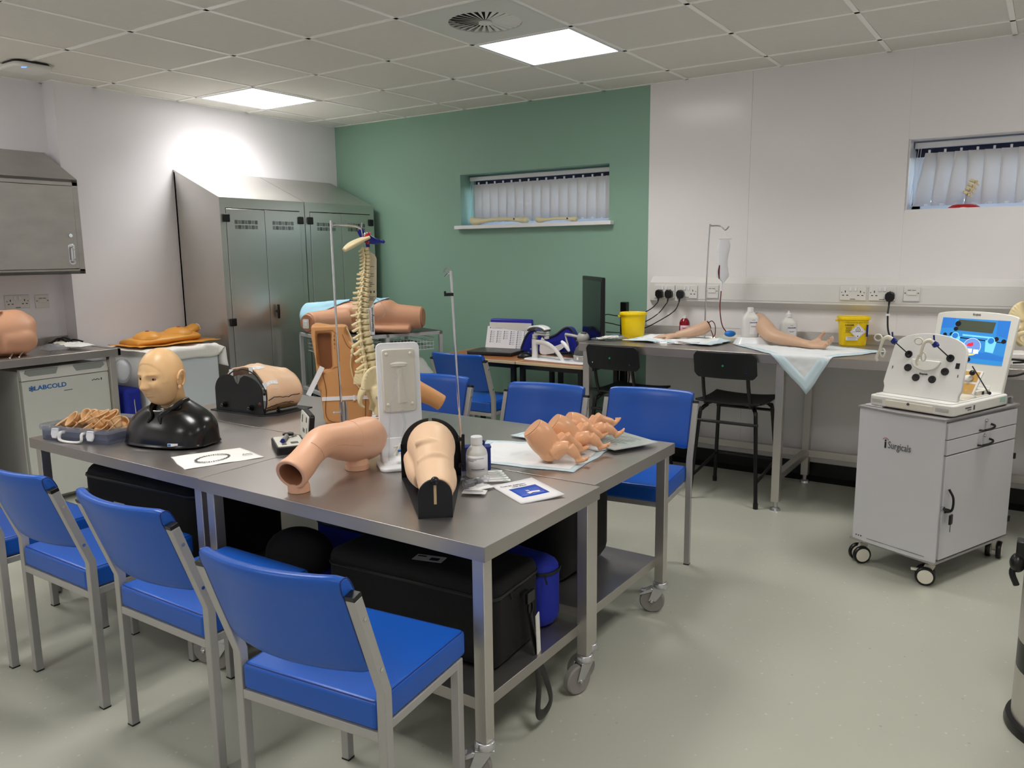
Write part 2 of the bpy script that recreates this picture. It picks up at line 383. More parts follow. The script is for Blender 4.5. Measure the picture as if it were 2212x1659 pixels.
b = MB(); b.prism(rrect(.22, .22, .05), -.035, -.008); obj('cover', b, WHITEP, t, bevel=.012, bseg=4)
b = MB(); b.prism(rrect(.2, .2, .05), -.01, .0); obj('bracket', b, BLACKP, t)
b = MB(); b.box((.09, -.055, -.037), (.03, .006, .003), 30); obj('status_light', b, mat('blue_led', (70, 110, 255), .3, emit=3.), t)
# windows 1 and 2 with vertical blinds
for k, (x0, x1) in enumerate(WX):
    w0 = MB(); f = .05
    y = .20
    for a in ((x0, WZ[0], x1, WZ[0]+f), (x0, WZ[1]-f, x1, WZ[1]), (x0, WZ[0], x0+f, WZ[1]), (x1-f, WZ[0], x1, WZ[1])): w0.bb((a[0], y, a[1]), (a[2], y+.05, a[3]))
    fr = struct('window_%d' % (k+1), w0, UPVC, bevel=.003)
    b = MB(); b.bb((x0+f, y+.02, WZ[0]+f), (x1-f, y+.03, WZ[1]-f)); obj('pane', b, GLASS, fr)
    b = MB(); b.bb((x0+.01, y-.006, WZ[1]-.085), (x1-.01, y-.001, WZ[1]-.002)); obj('top_shade_strip', b, mat('shade_navy', (24, 30, 56), .5), fr)  # added dark strip, stands in for the shaded gap above the slats
    rv = MB()
    if k == 0:
        rv.bb((x0-.03, -.055, WZ[0]-.028), (x1+.04, 0, WZ[0])); rv.bb((x0+.001, 0, WZ[0]-.005), (x1-.001, y, WZ[0]+.001)); struct('trim_3', rv, UPVC, bevel=.01, bseg=3)
    else:
        rv.bb((x0, -.006, WZ[0]-.002), (x1, y, WZ[0]+.003)); rv.bb((x0, -.01, WZ[1]-.004), (x1, y, WZ[1])); rv.bb((x0, -.01, WZ[0]), (x0+.004, y, WZ[1])); rv.bb((x1-.004, -.01, WZ[0]), (x1, y, WZ[1])); struct('trim_4', rv, WALLC)
    yb = .13
    t = thing('vertical_blind', ('white vertical blind closed over the small window in the green wall', 'white vertical blind over the window in the white wall at right')[k], 'blind', ((x0+x1)/2, yb, WZ[1]-.02), 0, 'vertical window blinds')
    hw = (x1-x0)/2
    b = MB(); b.bb((-hw+.01, -.02, -.022), (hw-.005, .02, .008)); obj('head_rail', b, UPVC, t, bevel=.003)
    n = 16 if k == 0 else 16; sp = (2*hw-.05)/n; z1 = -.05; z0 = -(WZ[1]-WZ[0])+.045
    random.seed(5+k)
    for q in range(n):
        x = -hw+.045+sp*(q+.5)
        b = MB(); tilt = 0 if k == 0 else {0: .05, 1: .02, 2: .03}.get(q, 0)*1.0; aa = R(14+random.uniform(-3, 3)); c, s_ = math.cos(aa)*.046, math.sin(aa)*.046
        def sl(u, v, x=x, c=c, s_=s_, tilt=tilt):
            e = (u-.5)*2; zz = z0+(z1-z0)*v; return (x+e*c+tilt*(v-.5), s_*e+.006*(1-e*e), zz)
        b.grid(sl, 6, 2); o_ = obj('slat', b, BLIND, t, solid=.001)
        b = MB(); b.box((x, 0, z1+.008), (.012, .008, .018)); b.box((x, 0, z0+.006), (.02, .005, .012)); obj('slat_clip', b, UPVC, o_)
    b = MB()
    ch = []
    for q in range(n):
        x = -hw+.045+sp*(q+.5); ch += [(x, -.012, z0+.012), (x+sp*.5, -.012, z0-.008)]
    b.sweep(smoothpath(ch[:-1], 4), .0012, 5); 
    b.sweep(smoothpath([(-hw+.035, -.03, -.01), (-hw+.02, -.04, z0*.5), (-hw+.01, -.05, z0*.95), (-hw+.03, -.045, z0*.95), (-hw+.04, -.03, z0*.4), (-hw+.045, -.02, -.01)], 6), .0014, 5)
    obj('bead_chain', b, UPVC, t)
# dado trunking on the white wall
b = MB(); b.prism([(-.008, 1.075), (-.03, 1.085), (-.058, 1.115), (-.058, 1.235), (-.03, 1.262), (-.008, 1.275)][::-1], 3.02, XR-.02, 'x')
b.prism([(-.058, 1.128), (-.0605, 1.128), (-.0605, 1.222), (-.058, 1.222)], 3.05, XR-.05, 'x')
tr = tag(obj('cable_trunking', b, WHITEP, bevel=.002), 'long white plastic dado trunking carrying sockets along the white wall', 'trunking')
def socket(x, z, y=-.061, double=True, label='', rz=0, data=False, xx=None):
    t = thing('power_socket' if not data else 'data_outlet', label, 'socket' if not data else 'data outlet', (x, y, z), rz, 'sockets and outlets')
    w = .146 if double else .086
    b = MB(); b.box((0, -.004, 0), (w, .009, .086)); obj('face_plate', b, WHITEP, t, bevel=.003)
    if data:
        b = MB(); b.box((0, -.010, .004), (.05, .006, .024)); obj('data_module', b, CREAM, t, bevel=.002)
        b = MB(); b.box((-.034, -.009, .004), (.006, .002, .006)); b.box((.034, -.009, .004), (.006, .002, .006)); b.box((-.012, -.0135, .02), (.018, .001, .003)); b.box((.012, -.0135, .02), (.018, .001, .003)); obj('screw', b, GREYD, t)
        return t
    for s in (-1, 1):
        b = MB(); b.box((s*.014, -.0105, .024), (.015, .006, .024)); obj('rocker_switch', b, UPVC, t, bevel=.002)
        b = MB(); c = s*.042; b.box((c, -.0087, .009), (.005, .001, .012)); b.box((c-.0115, -.0087, -.013), (.011, .001, .005)); b.box((c+.0115, -.0087, -.013), (.011, .001, .005)); b.cyl((s*.062, -.0087, .004), .0028, .001, 10, 'y'); obj('socket_holes', b, INK, t)
    b = MB(); b.box((0, -.0088, -.035), (.03, .0006, .004)); obj('marking', b, INKG, t)
    return t
socket(3.13, 1.175, label='double socket at the left end of the trunking holding two black plugs'); socket(3.288, 1.175, label='double socket holding one black plug in its left half near the red bottle')
socket(3.46, 1.18, double=False, data=True, label='small data outlet on trunking behind the drip stand rod')
socket(4.322, 1.186, label='empty double socket on trunking above the labelled sharps bin'); socket(4.482, 1.187, label='double socket right of the empty one, with a thick black lead hanging down')
socket(4.637, 1.188, double=False, data=True, label='small data outlet on trunking above the simulator screen')
for x, z, lab in ((3.10, 1.162, 'leftmost of three black mains plugs in the trunking'), (3.168, 1.162, 'middle of three black mains plugs in the trunking'), (3.25, 1.162, 'right one of three black mains plugs near the red bottle'), (4.527, 1.172, 'large black mains plug in the socket behind the simulator')):
    t = thing('mains_plug', lab, 'plug', (x, -.072, z), 0, 'black mains plugs')
    b = MB(); b.prism([(-.025, -.012), (-.014, -.030), (.014, -.030), (.025, -.012), (.025, .012), (.012, .026), (-.012, .026), (-.025, .012)], -.032, 0, 'y'); obj('plug_body', b, BLACKP, t, bevel=.005)
    b = MB(); b.sweep([(0, -.022, -.022), (0, -.03, -.042), (0, -.034, -.055)], [.007, .0055, .004], 10); obj('cable_grip', b, BLACKP, t)
def cable(name, label, pts, r=.0035, m=None, tagp=None, cat='cable', grp=None):
    b = MB(); b.sweep(smoothpath(pts, 8), r, 8); o = tag(obj(name, b, m or CABLE), label, cat, grp)
    if tagp: 
        q = MB()
        for p in tagp: q.box(p, (.022, .004, .012), 20)
        obj('cable_tag', q, PAPER, o, smooth=None)
    return o
cable('power_cable', 'upper black power lead curving from the first plug to the monitor stand', [(3.10, -.107, 1.105), (3.06, -.13, 1.06), (2.98, -.16, 1.02), (2.86, -.20, 1.01), (2.78, -.24, 1.02), (2.74, -.26, .99)], tagp=[(3.045, -.135, 1.052)], grp='leads from the plugs')
cable('power_cable', 'black power lead from the middle plug passing behind the plain yellow bin', [(3.168, -.107, 1.105), (3.12, -.15, 1.03), (3.03, -.19, .97), (2.92, -.22, .945), (2.82, -.24, .96), (2.76, -.26, .97)], tagp=[(3.115, -.152, 1.03)], grp='leads from the plugs')
cable('power_cable', 'lowest black power lead from the third plug sinking behind the yellow bin', [(3.25, -.107, 1.105), (3.23, -.14, 1.05), (3.13, -.17, .98), (3.03, -.19, .93), (2.9, -.21, .90), (2.78, -.24, .90)], tagp=[(3.2, -.147, 1.03)], grp='leads from the plugs')
cable('power_cable', 'thick black lead hanging from the right plug to the simulator', [(4.527, -.107, 1.115), (4.53, -.14, 1.06), (4.56, -.25, .97), (4.64, -.40, .91), (4.78, -.6, .895), (4.9, -.72, .893), (5.0, -.85, .86), (5.02, -.93, .80)], r=.005, tagp=[(4.53, -.142, 1.07)], grp='leads from the plugs')
# two sockets on the recessed left wall (they face +x)
socket(XREC, 1.173, y=-2.68, rz=90, label='double socket on the left wall under the steel wall cabinet'); socket(XREC, 1.168, y=-2.53, double=False, data=True, rz=90, label='small outlet right of the double socket under the wall cabinet')
# ================================================================== FURNITURE
def caster(parent, x, y, ang, brake=True, name='caster', top=.13, r=.05):
    """a swivel caster: wheel on the floor, centred under (x, y)"""
    e = MB(); e.at((x, y, 0), ang); off = .032
    e.lathe([(.0, top), (.026, top), (.03, top-.006), (.03, top-.02), (.024, top-.024), (0, top-.024)], (0, 0, 0), 20)
    for s in (-1, 1): e.prism([(off-.016, .03+.02), (off+.014, .03+.02), (.026, top-.022), (-.024, top-.022)], s*.019-.0015, s*.019+.0015, 'y')
    e.bb((-.026, -.0205, top-.027), (.028, .0205, top-.021)); e.cyl((off, 0, r), .006, .05, 12, 'y')
    f = obj(name, e, ZINC, parent, bevel=.0015)
    q = MB(); q.at((x, y, 0), ang); q.lathe([(r*.72, -.013), (r*.9, -.014), (r, -.009), (r, .009), (r*.9, .014), (r*.72, .013)], (off, 0, r), 28, 'y'); obj('tyre', q, RUBBER, f)
    q = MB(); q.at((x, y, 0), ang); q.lathe([(0, -.008), (r*.3, -.010), (r*.5, -.006), (r*.72, -.012), (r*.72, .012), (r*.5, .006), (r*.3, .010), (0, .008)], (off, 0, r), 24, 'y'); obj('wheel_disc', q, ZINC, f)
    if brake:
        q = MB(); q.at((x, y, 0), ang); q.prism([(.02, top-.03), (.035, top-.026), (.082, top-.05), (.08, top-.058), (.03, top-.04)], -.019, .019, 'y'); q.box((.066, 0, top-.04), (.022, .022, .006)); obj('brake_pedal', q, ZINC, f, bevel=.0015)
    return f
def work_table(x0, x1, y0, y1, label, brakes=(0, 0, 0, 0), angs=(200, 20, 20, 200), zt=.70):
    cx, cy = (x0+x1)/2, (y0+y1)/2; t = thing('work_table', label, 'table', (cx, cy, 0), 0, 'wheeled steel work tables'); X, Y = (x1-x0)/2, (y1-y0)/2
    b = MB(); b.bb((-X, -Y, zt-.003), (X, Y, zt))
    for a in ((-X, -Y, X, -Y+.002), (-X, Y-.002, X, Y), (-X, -Y, -X+.002, Y), (X-.002, -Y, X, Y)): b.bb((a[0], a[1], zt-.042), (a[2], a[3], zt-.001))
    obj('tabletop', b, STEELT, t, bevel=.002)
    i = .035; lw = .038
    for k, (sx, sy) in enumerate(((-1, -1), (1, -1), (1, 1), (-1, 1))):
        b = MB(); b.bb((sx*(X-i)-lw/2, sy*(Y-i)-lw/2, .13), (sx*(X-i)+lw/2, sy*(Y-i)+lw/2, zt-.003)); obj('leg', b, STEEL, t, bevel=.002)
        caster(t, sx*(X-i), sy*(Y-i), angs[k], brakes[k])
    b = MB(); zs = .235; a_ = X-i-.012; c_ = Y-i-.012; b.bb((-a_, -c_, zs-.003), (a_, c_, zs))
    for a in ((-a_, -c_, a_, -c_+.002), (-a_, c_-.002, a_, c_), (-a_, -c_, -a_+.002, c_), (a_-.002, -c_, a_, c_)): b.bb((a[0], a[1], zs-.035), (a[2], a[3], zs-.001))
    obj('undershelf', b, STEELT, t, bevel=.0015)
    return t
TZ = .70
work_table(2.943, 4.139, -3.56, -2.925, 'steel work table at front right carrying the knee model and booklet', (0, 1, 0, 0), (200, 215, 250, 60))
work_table(1.775, 2.938, -3.555, -2.925, 'steel work table at front left carrying the head bust and case of ears', (0, 0, 0, 0), (150, 200, 20, 60))
work_table(2.945, 4.115, -2.918, -2.247, 'steel work table at back right carrying the baby models on pads', (0, 0, 1, 0), (230, 240, 200, 60))
work_table(1.775, 2.94, -2.918, -2.247, 'steel work table at back left carrying the black breast stand', (0, 0, 0, 0), (30, 200, 20, 60))

# ---- blue chairs
def make_chair(label):
    t = thing('blue_chair', label, 'chair', (0, 0, 0), 0, 'blue vinyl chairs')
    P = .2155; PF = .189; w = .025
    for s in (-1, 1):
        b = MB(); b.prism([(-w/2, 0), (w/2, 0), (w/2, .50), (w/2-.088, .752), (-w/2-.088, .746), (-w/2, .497)], s*P-w/2, s*P+w/2, 'x')
        o = obj('rear_post', b, FRAME, t, bevel=.002)
        b = MB(); b.prism([(w/2-.088, .752), (-w/2-.088, .746), (-w/2-.0915, .757), (w/2-.0915, .763)], s*P-w/2, s*P+w/2, 'x'); obj('post_cap', b, BLACKP, o, bevel=.001)
        b = MB(); b.bb((s*P-w/2-.0005, -w/2-.0005, 0), (s*P+w/2+.0005, w/2+.0005, .005)); obj('foot_pad', b, BLACKP, o)
        b = MB()
        for f_ in (.25, .8): y = -.088*f_; z = .5+.25*f_; b.at((s*(P+w/2), y, z)); b.cyl((0, 0, 0), .005, .004, 10, 'x')
        obj('screw', b, CHROME, o)
        b = MB(); b.bb((s*PF-w/2, .345-w/2, 0), (s*PF+w/2, .345+w/2, .4)); o = obj('front_leg', b, FRAME, t, bevel=.002)
        b = MB(); b.bb((s*PF-w/2-.0005, .345-w/2-.0005, 0), (s*PF+w/2+.0005, .345+w/2+.0005, .005)); obj('foot_pad', b, BLACKP, o)
    b = MB(); b.bb((-P+.012, -w/2+.001, .375), (P-.012, w/2-.001, .399)); b.bb((-PF+.012, .345-w/2+.001, .375), (PF-.012, .345+w/2-.001, .399))
    for s in (-1, 1): b.bb((s*PF-w/2+.001, .01, .376), (s*PF+w/2-.001, .335, .3985))
    obj('seat_rails', b, FRAME, t, bevel=.002)
    b = MB(); b.bb((-.2015, -.012, .400), (.2015, .375, .470)); st = obj('seat', b, BLUEV, t, bevel=.012, bseg=4)
    b = MB(); z = .4675; b.sweep([(x, y, z) for x, y in rrect(.393, .377, .012, 3, 0, .1815)], .0016, 6, closed=True); obj('piping', b, SEAM, st)
    b = MB(); hw = .203; n = 20; th = .017
    def cy(u): e = 2*u-1; return -.042*(1-e*e)
    prof = []
    for k in range(24):
        a = 2*PI*k/24; c, s = math.cos(a), math.sin(a); prof.append((math.copysign(abs(c)**.55, c)*th*(1.25 if s > .3 else 1), math.copysign(abs(s)**.45, s)*.127))
    vs = []; fs = []
    for i in range(n+1):
        u = i/n; e = 2*u-1; inset = 1-.5*max(0, (abs(e)-.93)/.07)**2*.1
        for py, pz in prof:
            zz = .673+pz*inset; yb = -.088*(zz-.5)/.25
            vs.append((e*hw, yb+.004+cy(u)+py*inset, zz))
    m_ = len(prof)
    for i in range(n):
        for k in range(m_): fs.append((i*m_+k, i*m_+(k+1) % m_, (i+1)*m_+(k+1) % m_, (i+1)*m_+k))
    fs.append(tuple(range(m_))); fs.append(tuple(range(n*m_, (n+1)*m_)))
    b.add(vs, fs); bk = obj('backrest', b, BLUEV, t, smooth=60, bevel=.004)
    for e in (-1, 1): b = MB(); b.sweep([(e*(hw-.002), vs[k][1], vs[k][2]) for k in range(m_)], .0016, 5, closed=True); obj('piping', b, SEAM, bk)
    return t
chair = make_chair('blue vinyl chair nearest the viewer, at the front right table corner'); chair.location = (3.930, -3.975, 0); chair.rotation_euler = (0, 0, R(6.5))
for x, y, rz, lab in ((3.228, -3.895, .5, 'second blue chair from the front, left of the nearest one'),
                      (2.63, -3.895, 0, 'third blue chair from the front, with its back under the ear case'),
                      (2.10, -3.93, 0, 'blue chair at the far left edge showing only seat and one leg'),
                      (3.77, -1.775, 187, 'blue chair behind the babies, rightmost on the far side of the table'),
                      (3.265, -1.90, 187, 'blue chair on the far side of the table directly left of the babies chair'),
                      (2.60, -1.945, 187, 'blue chair partly hidden behind the white board on the far side'),
                      (2.09, -.925, 1, 'blue chair turned towards the laptop desk by the green wall')):
    dup(chair, (x, y, 0), rz, lab)

# ---- bench along the white wall
t = thing('steel_bench', 'high stainless steel bench along the white wall with sharps bins', 'bench', (2.87, 0, 0)); BZ = .885; L = 3.1; BY = -.79
b = MB(); b.bb((0, BY, BZ-.003), (L, -.03, BZ)); b.bb((0, BY, BZ-.05), (L, BY+.003, BZ)); b.bb((0, BY, BZ-.05), (.003, -.03, BZ)); b.bb((0, -.035, BZ-.05), (L, -.03, BZ)); b.prism([(-.05, BZ), (-.03, BZ+.055), (-.012, BZ+.055), (-.012, BZ-.05), (-.03, BZ-.05)], .0, L, 'x')
obj('benchtop', b, STEELT, t, bevel=.002)
for x in (.035, 1.235, 2.55):
    for y in (BY+.055, -.09):
        b = MB(); b.bb((x-.022, y-.022, .05), (x+.022, y+.022, BZ-.01)); o = obj('leg', b, STEEL, t, bevel=.002)
        b = MB(); b.lathe([(.012, .05), (.012, .02), (.026, .012), (.03, 0), (0, 0)], (x, y, 0), 20); obj('adjustable_foot', b, ZINC, o)
    b = MB(); b.bb((x-.02, BY+.07, .17), (x+.02, -.1, .21)); obj('side_rail', b, STEEL, t, bevel=.002)
b = MB(); b.bb((.05, -.11, .17), (L-.5, -.075, .215)); obj('rear_rail', b, STEEL, t, bevel=.002)

# ---- black high stools
def make_stool(label):
    t = thing('high_stool', label, 'stool', (0, 0, 0), 0, 'black high lab stools')
    r = .0115; zs = .575
    for s in (-1, 1):
        for q, yf, yt in ((0, -.215, -.15), (1, .215, .14)):
            b = MB(); b.sweep(smoothpath([(s*.195, yf, .02), (s*.165, yt+(-.02 if q == 0 else .02), zs-.09), (s*.155, yt, zs-.04), (s*.135, yt+(.03 if q == 0 else -.03), zs-.018)], 6), r, 10); o = obj('leg', b, BLACKP, t)
            b = MB(); b.cyl((s*.1955, yf, .016), .014, .032, 14); obj('ferrule', b, RUBBER if 0 else BLACKP, o)
        b = MB(); b.sweep(smoothpath([(s*.13, .10, zs-.012), (s*.13, -.13, zs-.01), (s*.132, -.175, zs+.02), (s*.13, -.215, zs+.12), (s*.128, -.245, zs+.29)], 6), [(.011, .009)]*25, 8); obj('back_strut', b, BLACKP, t)
    for z, y in ((.47, -.178), (.50, .17), (.19, .21)): b = MB(); b.sweep([(-.18, y, z), (.18, y, z)], .009, 10); obj('rung', b, BLACKP, t)
    for s in (-1, 1): b = MB(); b.sweep([(s*.185, -.205, .14), (s*.183, .2, .19)], .009, 10); obj('rung', b, BLACKP, t)
    b = MB()
    def st(u, v): x, y = (u-.5)*.38, (v-.5)*.36; return (x, y-.0, zs+.012*(2*(v-.5))**2+.012*abs(2*u-1)**2.2-.006)
    b.grid(st, 16, 12); obj('seat', b, BLACKM, t, solid=.012, bevel=.003)
    b = MB()
    def bk(u, v): e = 2*u-1; x = e*.18; zz = zs+.16+.15*v; return (x, -.228-.035*(v)+.012-.03*(1-e*e)+.0, zz)
    poly = rrect(1, 1, .16, 5, .5, .5)
    b.grid(lambda u, v: bk(u, .5+(v-.5)*(1 if abs(2*u-1) < .86 else 1-.35*((abs(2*u-1)-.86)/.14)**1.5)), 28, 10); o = obj('backrest', b, BLACKM, t, solid=.011, bevel=.003)
    b = MB(); b.cyl((0, -.2725, zs+.235), .006, .003, 14, 'y'); obj('green_dot', b, mat('green_dot', (30, 150, 90), .4), o)
    b = MB(); b.cyl((-.128, -.248, zs+.20), .004, .02, 10, 'y'); b.cyl((.128, -.248, zs+.20), .004, .02, 10, 'y'); obj('rivet', b, CHROME, o)
    return t
st = make_stool('black high stool in the middle of the steel bench'); st.location = (3.812, -.565, 0)
dup(st, (3.13, -.575, 0), -3, 'black high stool at the left end of the steel bench')

# ---- lockers
def locker(y0, y1, label):
    t = thing('steel_locker', label, 'locker', (0, (y0+y1)/2, 0), 0, 'steel lockers'); D = .50; Y = (y1-y0)/2-.002; zf = 1.845; zb = 2.06
    b = MB()
    SQ = [(.004, .121), (D-.001, .121), (D-.001, zf-.002), (.004, zb-.002)]; b.prism(SQ, -Y, -Y+.015, 'y'); b.prism(SQ, Y-.015, Y, 'y')
    b.add([(.003, -Y-.001, zb), (D+.001, -Y-.001, zf), (D+.001, Y+.001, zf), (.003, Y+.001, zb), (.003, -Y-.001, zb-.004), (D+.001, -Y-.001, zf-.004), (D+.001, Y+.001, zf-.004), (.003, Y+.001, zb-.004)], [(0, 1, 2, 3), (7, 6, 5, 4), (0, 4, 5, 1), (1, 5, 6, 2), (2, 6, 7, 3), (3, 7, 4, 0)])
    b.bb((.003, -Y, .12), (.02, Y, zb-.02)); b.bb((.02, -Y+.02, .12), (D-.02, Y-.02, .14))
    b.bb((D-.018, -Y-.0006, zf-.07), (D+.0005, Y+.0006, zf-.0012)); b.bb((D-.018, -Y-.0006, .12), (D+.0005, Y+.0006, .17)); b.bb((D-.018, -Y-.0006, .17), (D+.0005, -Y+.045, zf-.07)); b.bb((D-.018, Y-.045, .17), (D+.0005, Y+.0006, zf-.07))
    bd = obj('body', b, STEELV, t, smooth=None)
    b = MB()
    for sy in (-1, 1): b.bb((.05, sy*(Y-.06)-.02, 0), (.09, sy*(Y-.06)+.02, .12)); b.bb((D-.09, sy*(Y-.06)-.02, 0), (D-.05, sy*(Y-.06)+.02, .12))
    obj('plinth_legs', b, STEEL, t)
    dw = (2*Y-.1)/2
    for s in (-1, 1):
        b = MB(); a, c = (s*.002, s*(Y-.048)); lo, hi = min(a, c), max(a, c); b.bb((D-.014, lo, .175), (D+.004, hi, zf-.076)); dr = obj('door', b, STEELV, t, bevel=.0015)
        b = MB(); m_ = (lo+hi)/2; cw = .2/7
        for r_ in range(2):
            for c_ in range(7):
                yy = m_-.1+cw*(c_+.5); zz = zf-.165-r_*.035
                for q in range(5):
                    d = (q-2)*.0052
                    if (r_+c_) % 2: b.box((D+.0042, yy, zz+d), (.001, cw*.82, .0026))
                    else: b.box((D+.0042, yy+d, zz), (.001, .0026, .027))
        obj('louvre_slots', b, INK, dr, smooth=None)
        for z in (zf-.14, .98, .35):
            b = MB(); b.box((D+.01, s*(Y-.044), z), (.016, .05, .055)); obj('hinge', b, BLACKP, dr, bevel=.006, bseg=3)
        if s == 1:
            b = MB(); b.cyl((D+.012, lo+.055, 1.035), .009, .02, 12, 'x'); b.prism([(-.01, -.055), (.008, -.055), (.014, 0), (.008, .05), (-.008, .05)], D+.02, D+.034, 'x'); b2 = MB(); b2.cyl((D+.012, lo+.055, 1.035), .009, .02, 12, 'x'); b2.at((0, lo+.055, 1.035)); b2.prism([(-.009, -.055), (.008, -.055), (.011, 0), (.008, .05), (-.008, .05)], D+.02, D+.034, 'x'); obj('handle', b2, BLACKP, dr, bevel=.004)
    return t
locker(-1.60, -.842, 'tall steel double locker with sloping top, the left one further from the corner'); locker(-.838, -.08, 'tall steel double locker with sloping top in the corner by the green wall')

# ---- wall cabinet
t = thing('hanging_cabinet', 'scuffed steel wall cabinet with sloping top at upper left', 'cabinet', (XREC+.003, -2.42, 1.345)); D = .36; W = 1.3; zf = .575; zb = .765
b = MB(); P_ = [(0, 0.001), (D-.001, 0.001), (D-.001, zf-.001), (0, zb-.001)]
b.prism(P_, -.02, 0, 'y'); b.prism(P_, -W, -W+.02, 'y'); b.bb((0, -W, 0), (D, 0, .02)); b.bb((0, -W, .02), (.015, 0, zf))
b.add([(0, -W, zb), (D, -W, zf), (D, 0, zf), (0, 0, zb), (0, -W, zb-.02), (D, -W, zf-.02), (D, 0, zf-.02), (0, 0, zb-.02)], [(0, 1, 2, 3), (7, 6, 5, 4), (0, 4, 5, 1), (1, 5, 6, 2), (2, 6, 7, 3), (3, 7, 4, 0)])
b.bb((D-.02, -W, zf-.04), (D, 0, zf)); b.bb((D-.02, -W, 0), (D, 0, .03)); b.bb((D-.02, -.035, .0), (D, 0, zf)); b.bb((D-.02, -W/2-.02, 0), (D, -W/2+.02, zf)); b.bb((D-.02, -W, 0), (D, -W+.035, zf))
obj('body', b, STEELS, t, smooth=None, bevel=.0015)
for k in (0, 1):
    y1 = -.038-k*(W/2); y0 = y1-(W/2-.06)+.002
    b = MB(); b.bb((D-.015, y0, .033), (D+.006, y1, zf-.043)); dr = obj('door', b, STEELS, t, bevel=.0015)
    b = MB(); b.bb((D-.018, y0-.004, .029), (D-.012, y1+.004, zf-.039)); obj('door_gap', b, INK, dr)
    b = MB(); b.sweep(smoothpath([(D+.006, y1-.04, .075), (D+.03, y1-.04, .08), (D+.033, y1-.04, .12), (D+.03, y1-.04, .16), (D+.006, y1-.04, .165)], 5), (.006, .006), 10); b.prism(rrect(.042, .13, .02, 5, y1-.04, .12), D+.006, D+.009, 'x'); obj('handle', b, CHROME, dr, bevel=.001)
    b = MB(); b.cyl((D+.01, y1-.04, .235), .011, .01, 18, 'x'); b.box((D+.016, y1-.04, .235), (.003, .003, .01)); obj('lock', b, CHROME, dr)

# ---- left steel worktop (sink unit)
t = thing('steel_worktop', 'steel worktop along the left wall above the white lab fridge', 'worktop', (XREC+.004, -2.395, 0)); WZT = .885; D = .60+.03; W = 2.4
b = MB(); b.bb((0, -W, WZT-.004), (D, 0, WZT-.008)); 
b.bb((D-.02, -W, WZT-.045), (D, 0, WZT)); b.bb((0, -.02, WZT-.045), (D, 0, WZT)); b.bb((0, -W, WZT-.05), (.015, 0, WZT+.05))
obj('worktop', b, STEELT, t, bevel=.003)
for y in (-.045, -.80, -2.3):
    for x in (D-.04, .05): b = MB(); b.bb((x-.02, y-.02, 0), (x+.02, y+.02, WZT-.01)); obj('leg', b, STEEL, t, bevel=.002)
t2 = thing('base_cabinet', 'steel cupboard under the left worktop beside the fridge, with black hinge', 'cabinet', (XREC+.06, -3.24, .02)); 
b = MB(); b.bb((0, -1.0, 0), (.53, 0, .78)); obj('body', b, STEELS, t2, bevel=.002)
b = MB(); b.bb((.53, -.5, .02), (.55, -.03, .76)); dr = obj('door', b, STEELS, t2, bevel=.002)
for z in (.64, .15): b = MB(); b.box((.555, -.02, z), (.016, .05, .055)); obj('hinge', b, BLACKP, dr, bevel=.006, bseg=3)
# ---- fridge
t = thing('lab_fridge', 'white undercounter laboratory fridge with blue lettering under the worktop', 'fridge', (0, -2.715, 0)); fx = .46
b = MB(); b.bb((-.08, -.255, .03), (fx-.045, .255, .80)); b.bb((-.06, -.24, 0), (fx-.09, .24, .03)); obj('body', b, WHITEP, t, bevel=.006)
b = MB(); b.bb((fx-.042, -.255, .04), (fx, .255, .745)); d = obj('door', b, mat('fridge_white', (214, 216, 210), .32), t, bevel=.006)
b = MB(); b.prism([(fx-.042, .748), (fx-.004, .748), (fx, .76), (fx-.012, .815), (fx-.042, .815)], -.255, .255, 'y'); obj('top_trim', b, WHITEP, t, bevel=.003)
b = MB()
for s in (-1, 1): b.prism([(s*.045, .808), (s*.225, .808), (s*.235, .79), (s*.21, .772), (s*.06, .772)], fx-.03, fx-.002, 'x')
obj('grip_recess', b, mat('grip_grey', (150, 152, 150), .4), t)
text('lettering', 'LABCOLD', .036, INKB, d, (fx+.001, -.10, .70), 90, 0, 90, sx=1.15, bold=.0008)
b = MB()
for k in range(6):
    b.at((fx+.001, -.205, .70), 0, 60*k); b.bb((0, -.0016, 0), (.0012, .0016, .018)); 
    for s in (-1, 1): b.add([(.0, 0, .009), (.0, s*.0055, .0145), (.0, s*.0065, .0130), (0, 0, .0065), (.0012, 0, .009), (.0012, s*.0055, .0145), (.0012, s*.0065, .013), (.0012, 0, .0065)], [(0, 1, 2, 3), (4, 7, 6, 5), (0, 4, 5, 1), (1, 5, 6, 2), (2, 6, 7, 3), (3, 7, 4, 0)])
obj('snowflake_mark', b, INKB, d, smooth=None)
b = MB()
for q in range(5): b.box((fx+.0006, .15+.01*q, .703+.004*(q % 2)), (.001, .008, .006))
b.box((fx+.0006, .205, .705), (.001, .008, .014)); b.box((fx+.0006, -.0, .665), (.001, .05, .004)); obj('marking', b, INKG, d)
# ---- white freezer with towel
t = thing('chest_freezer', 'white freezer draped with a towel between worktop and lockers', 'freezer', (.03, -2.0, 0)); fx = .55
b = MB(); b.bb((0, -.25, .03), (fx-.05, .25, .845)); b.bb((.02, -.23, 0), (fx-.09, .23, .03)); obj('body', b, WHITEP, t, bevel=.008)
b = MB(); b.bb((fx-.046, -.25, .04), (fx, .25, .845)); d = obj('door', b, mat('freezer_white', (214, 222, 228), .3), t, bevel=.008)
text('lettering', 'BIVA', .016, INKG, d, (fx+.001, -.06, .775), 90, 0, 90)

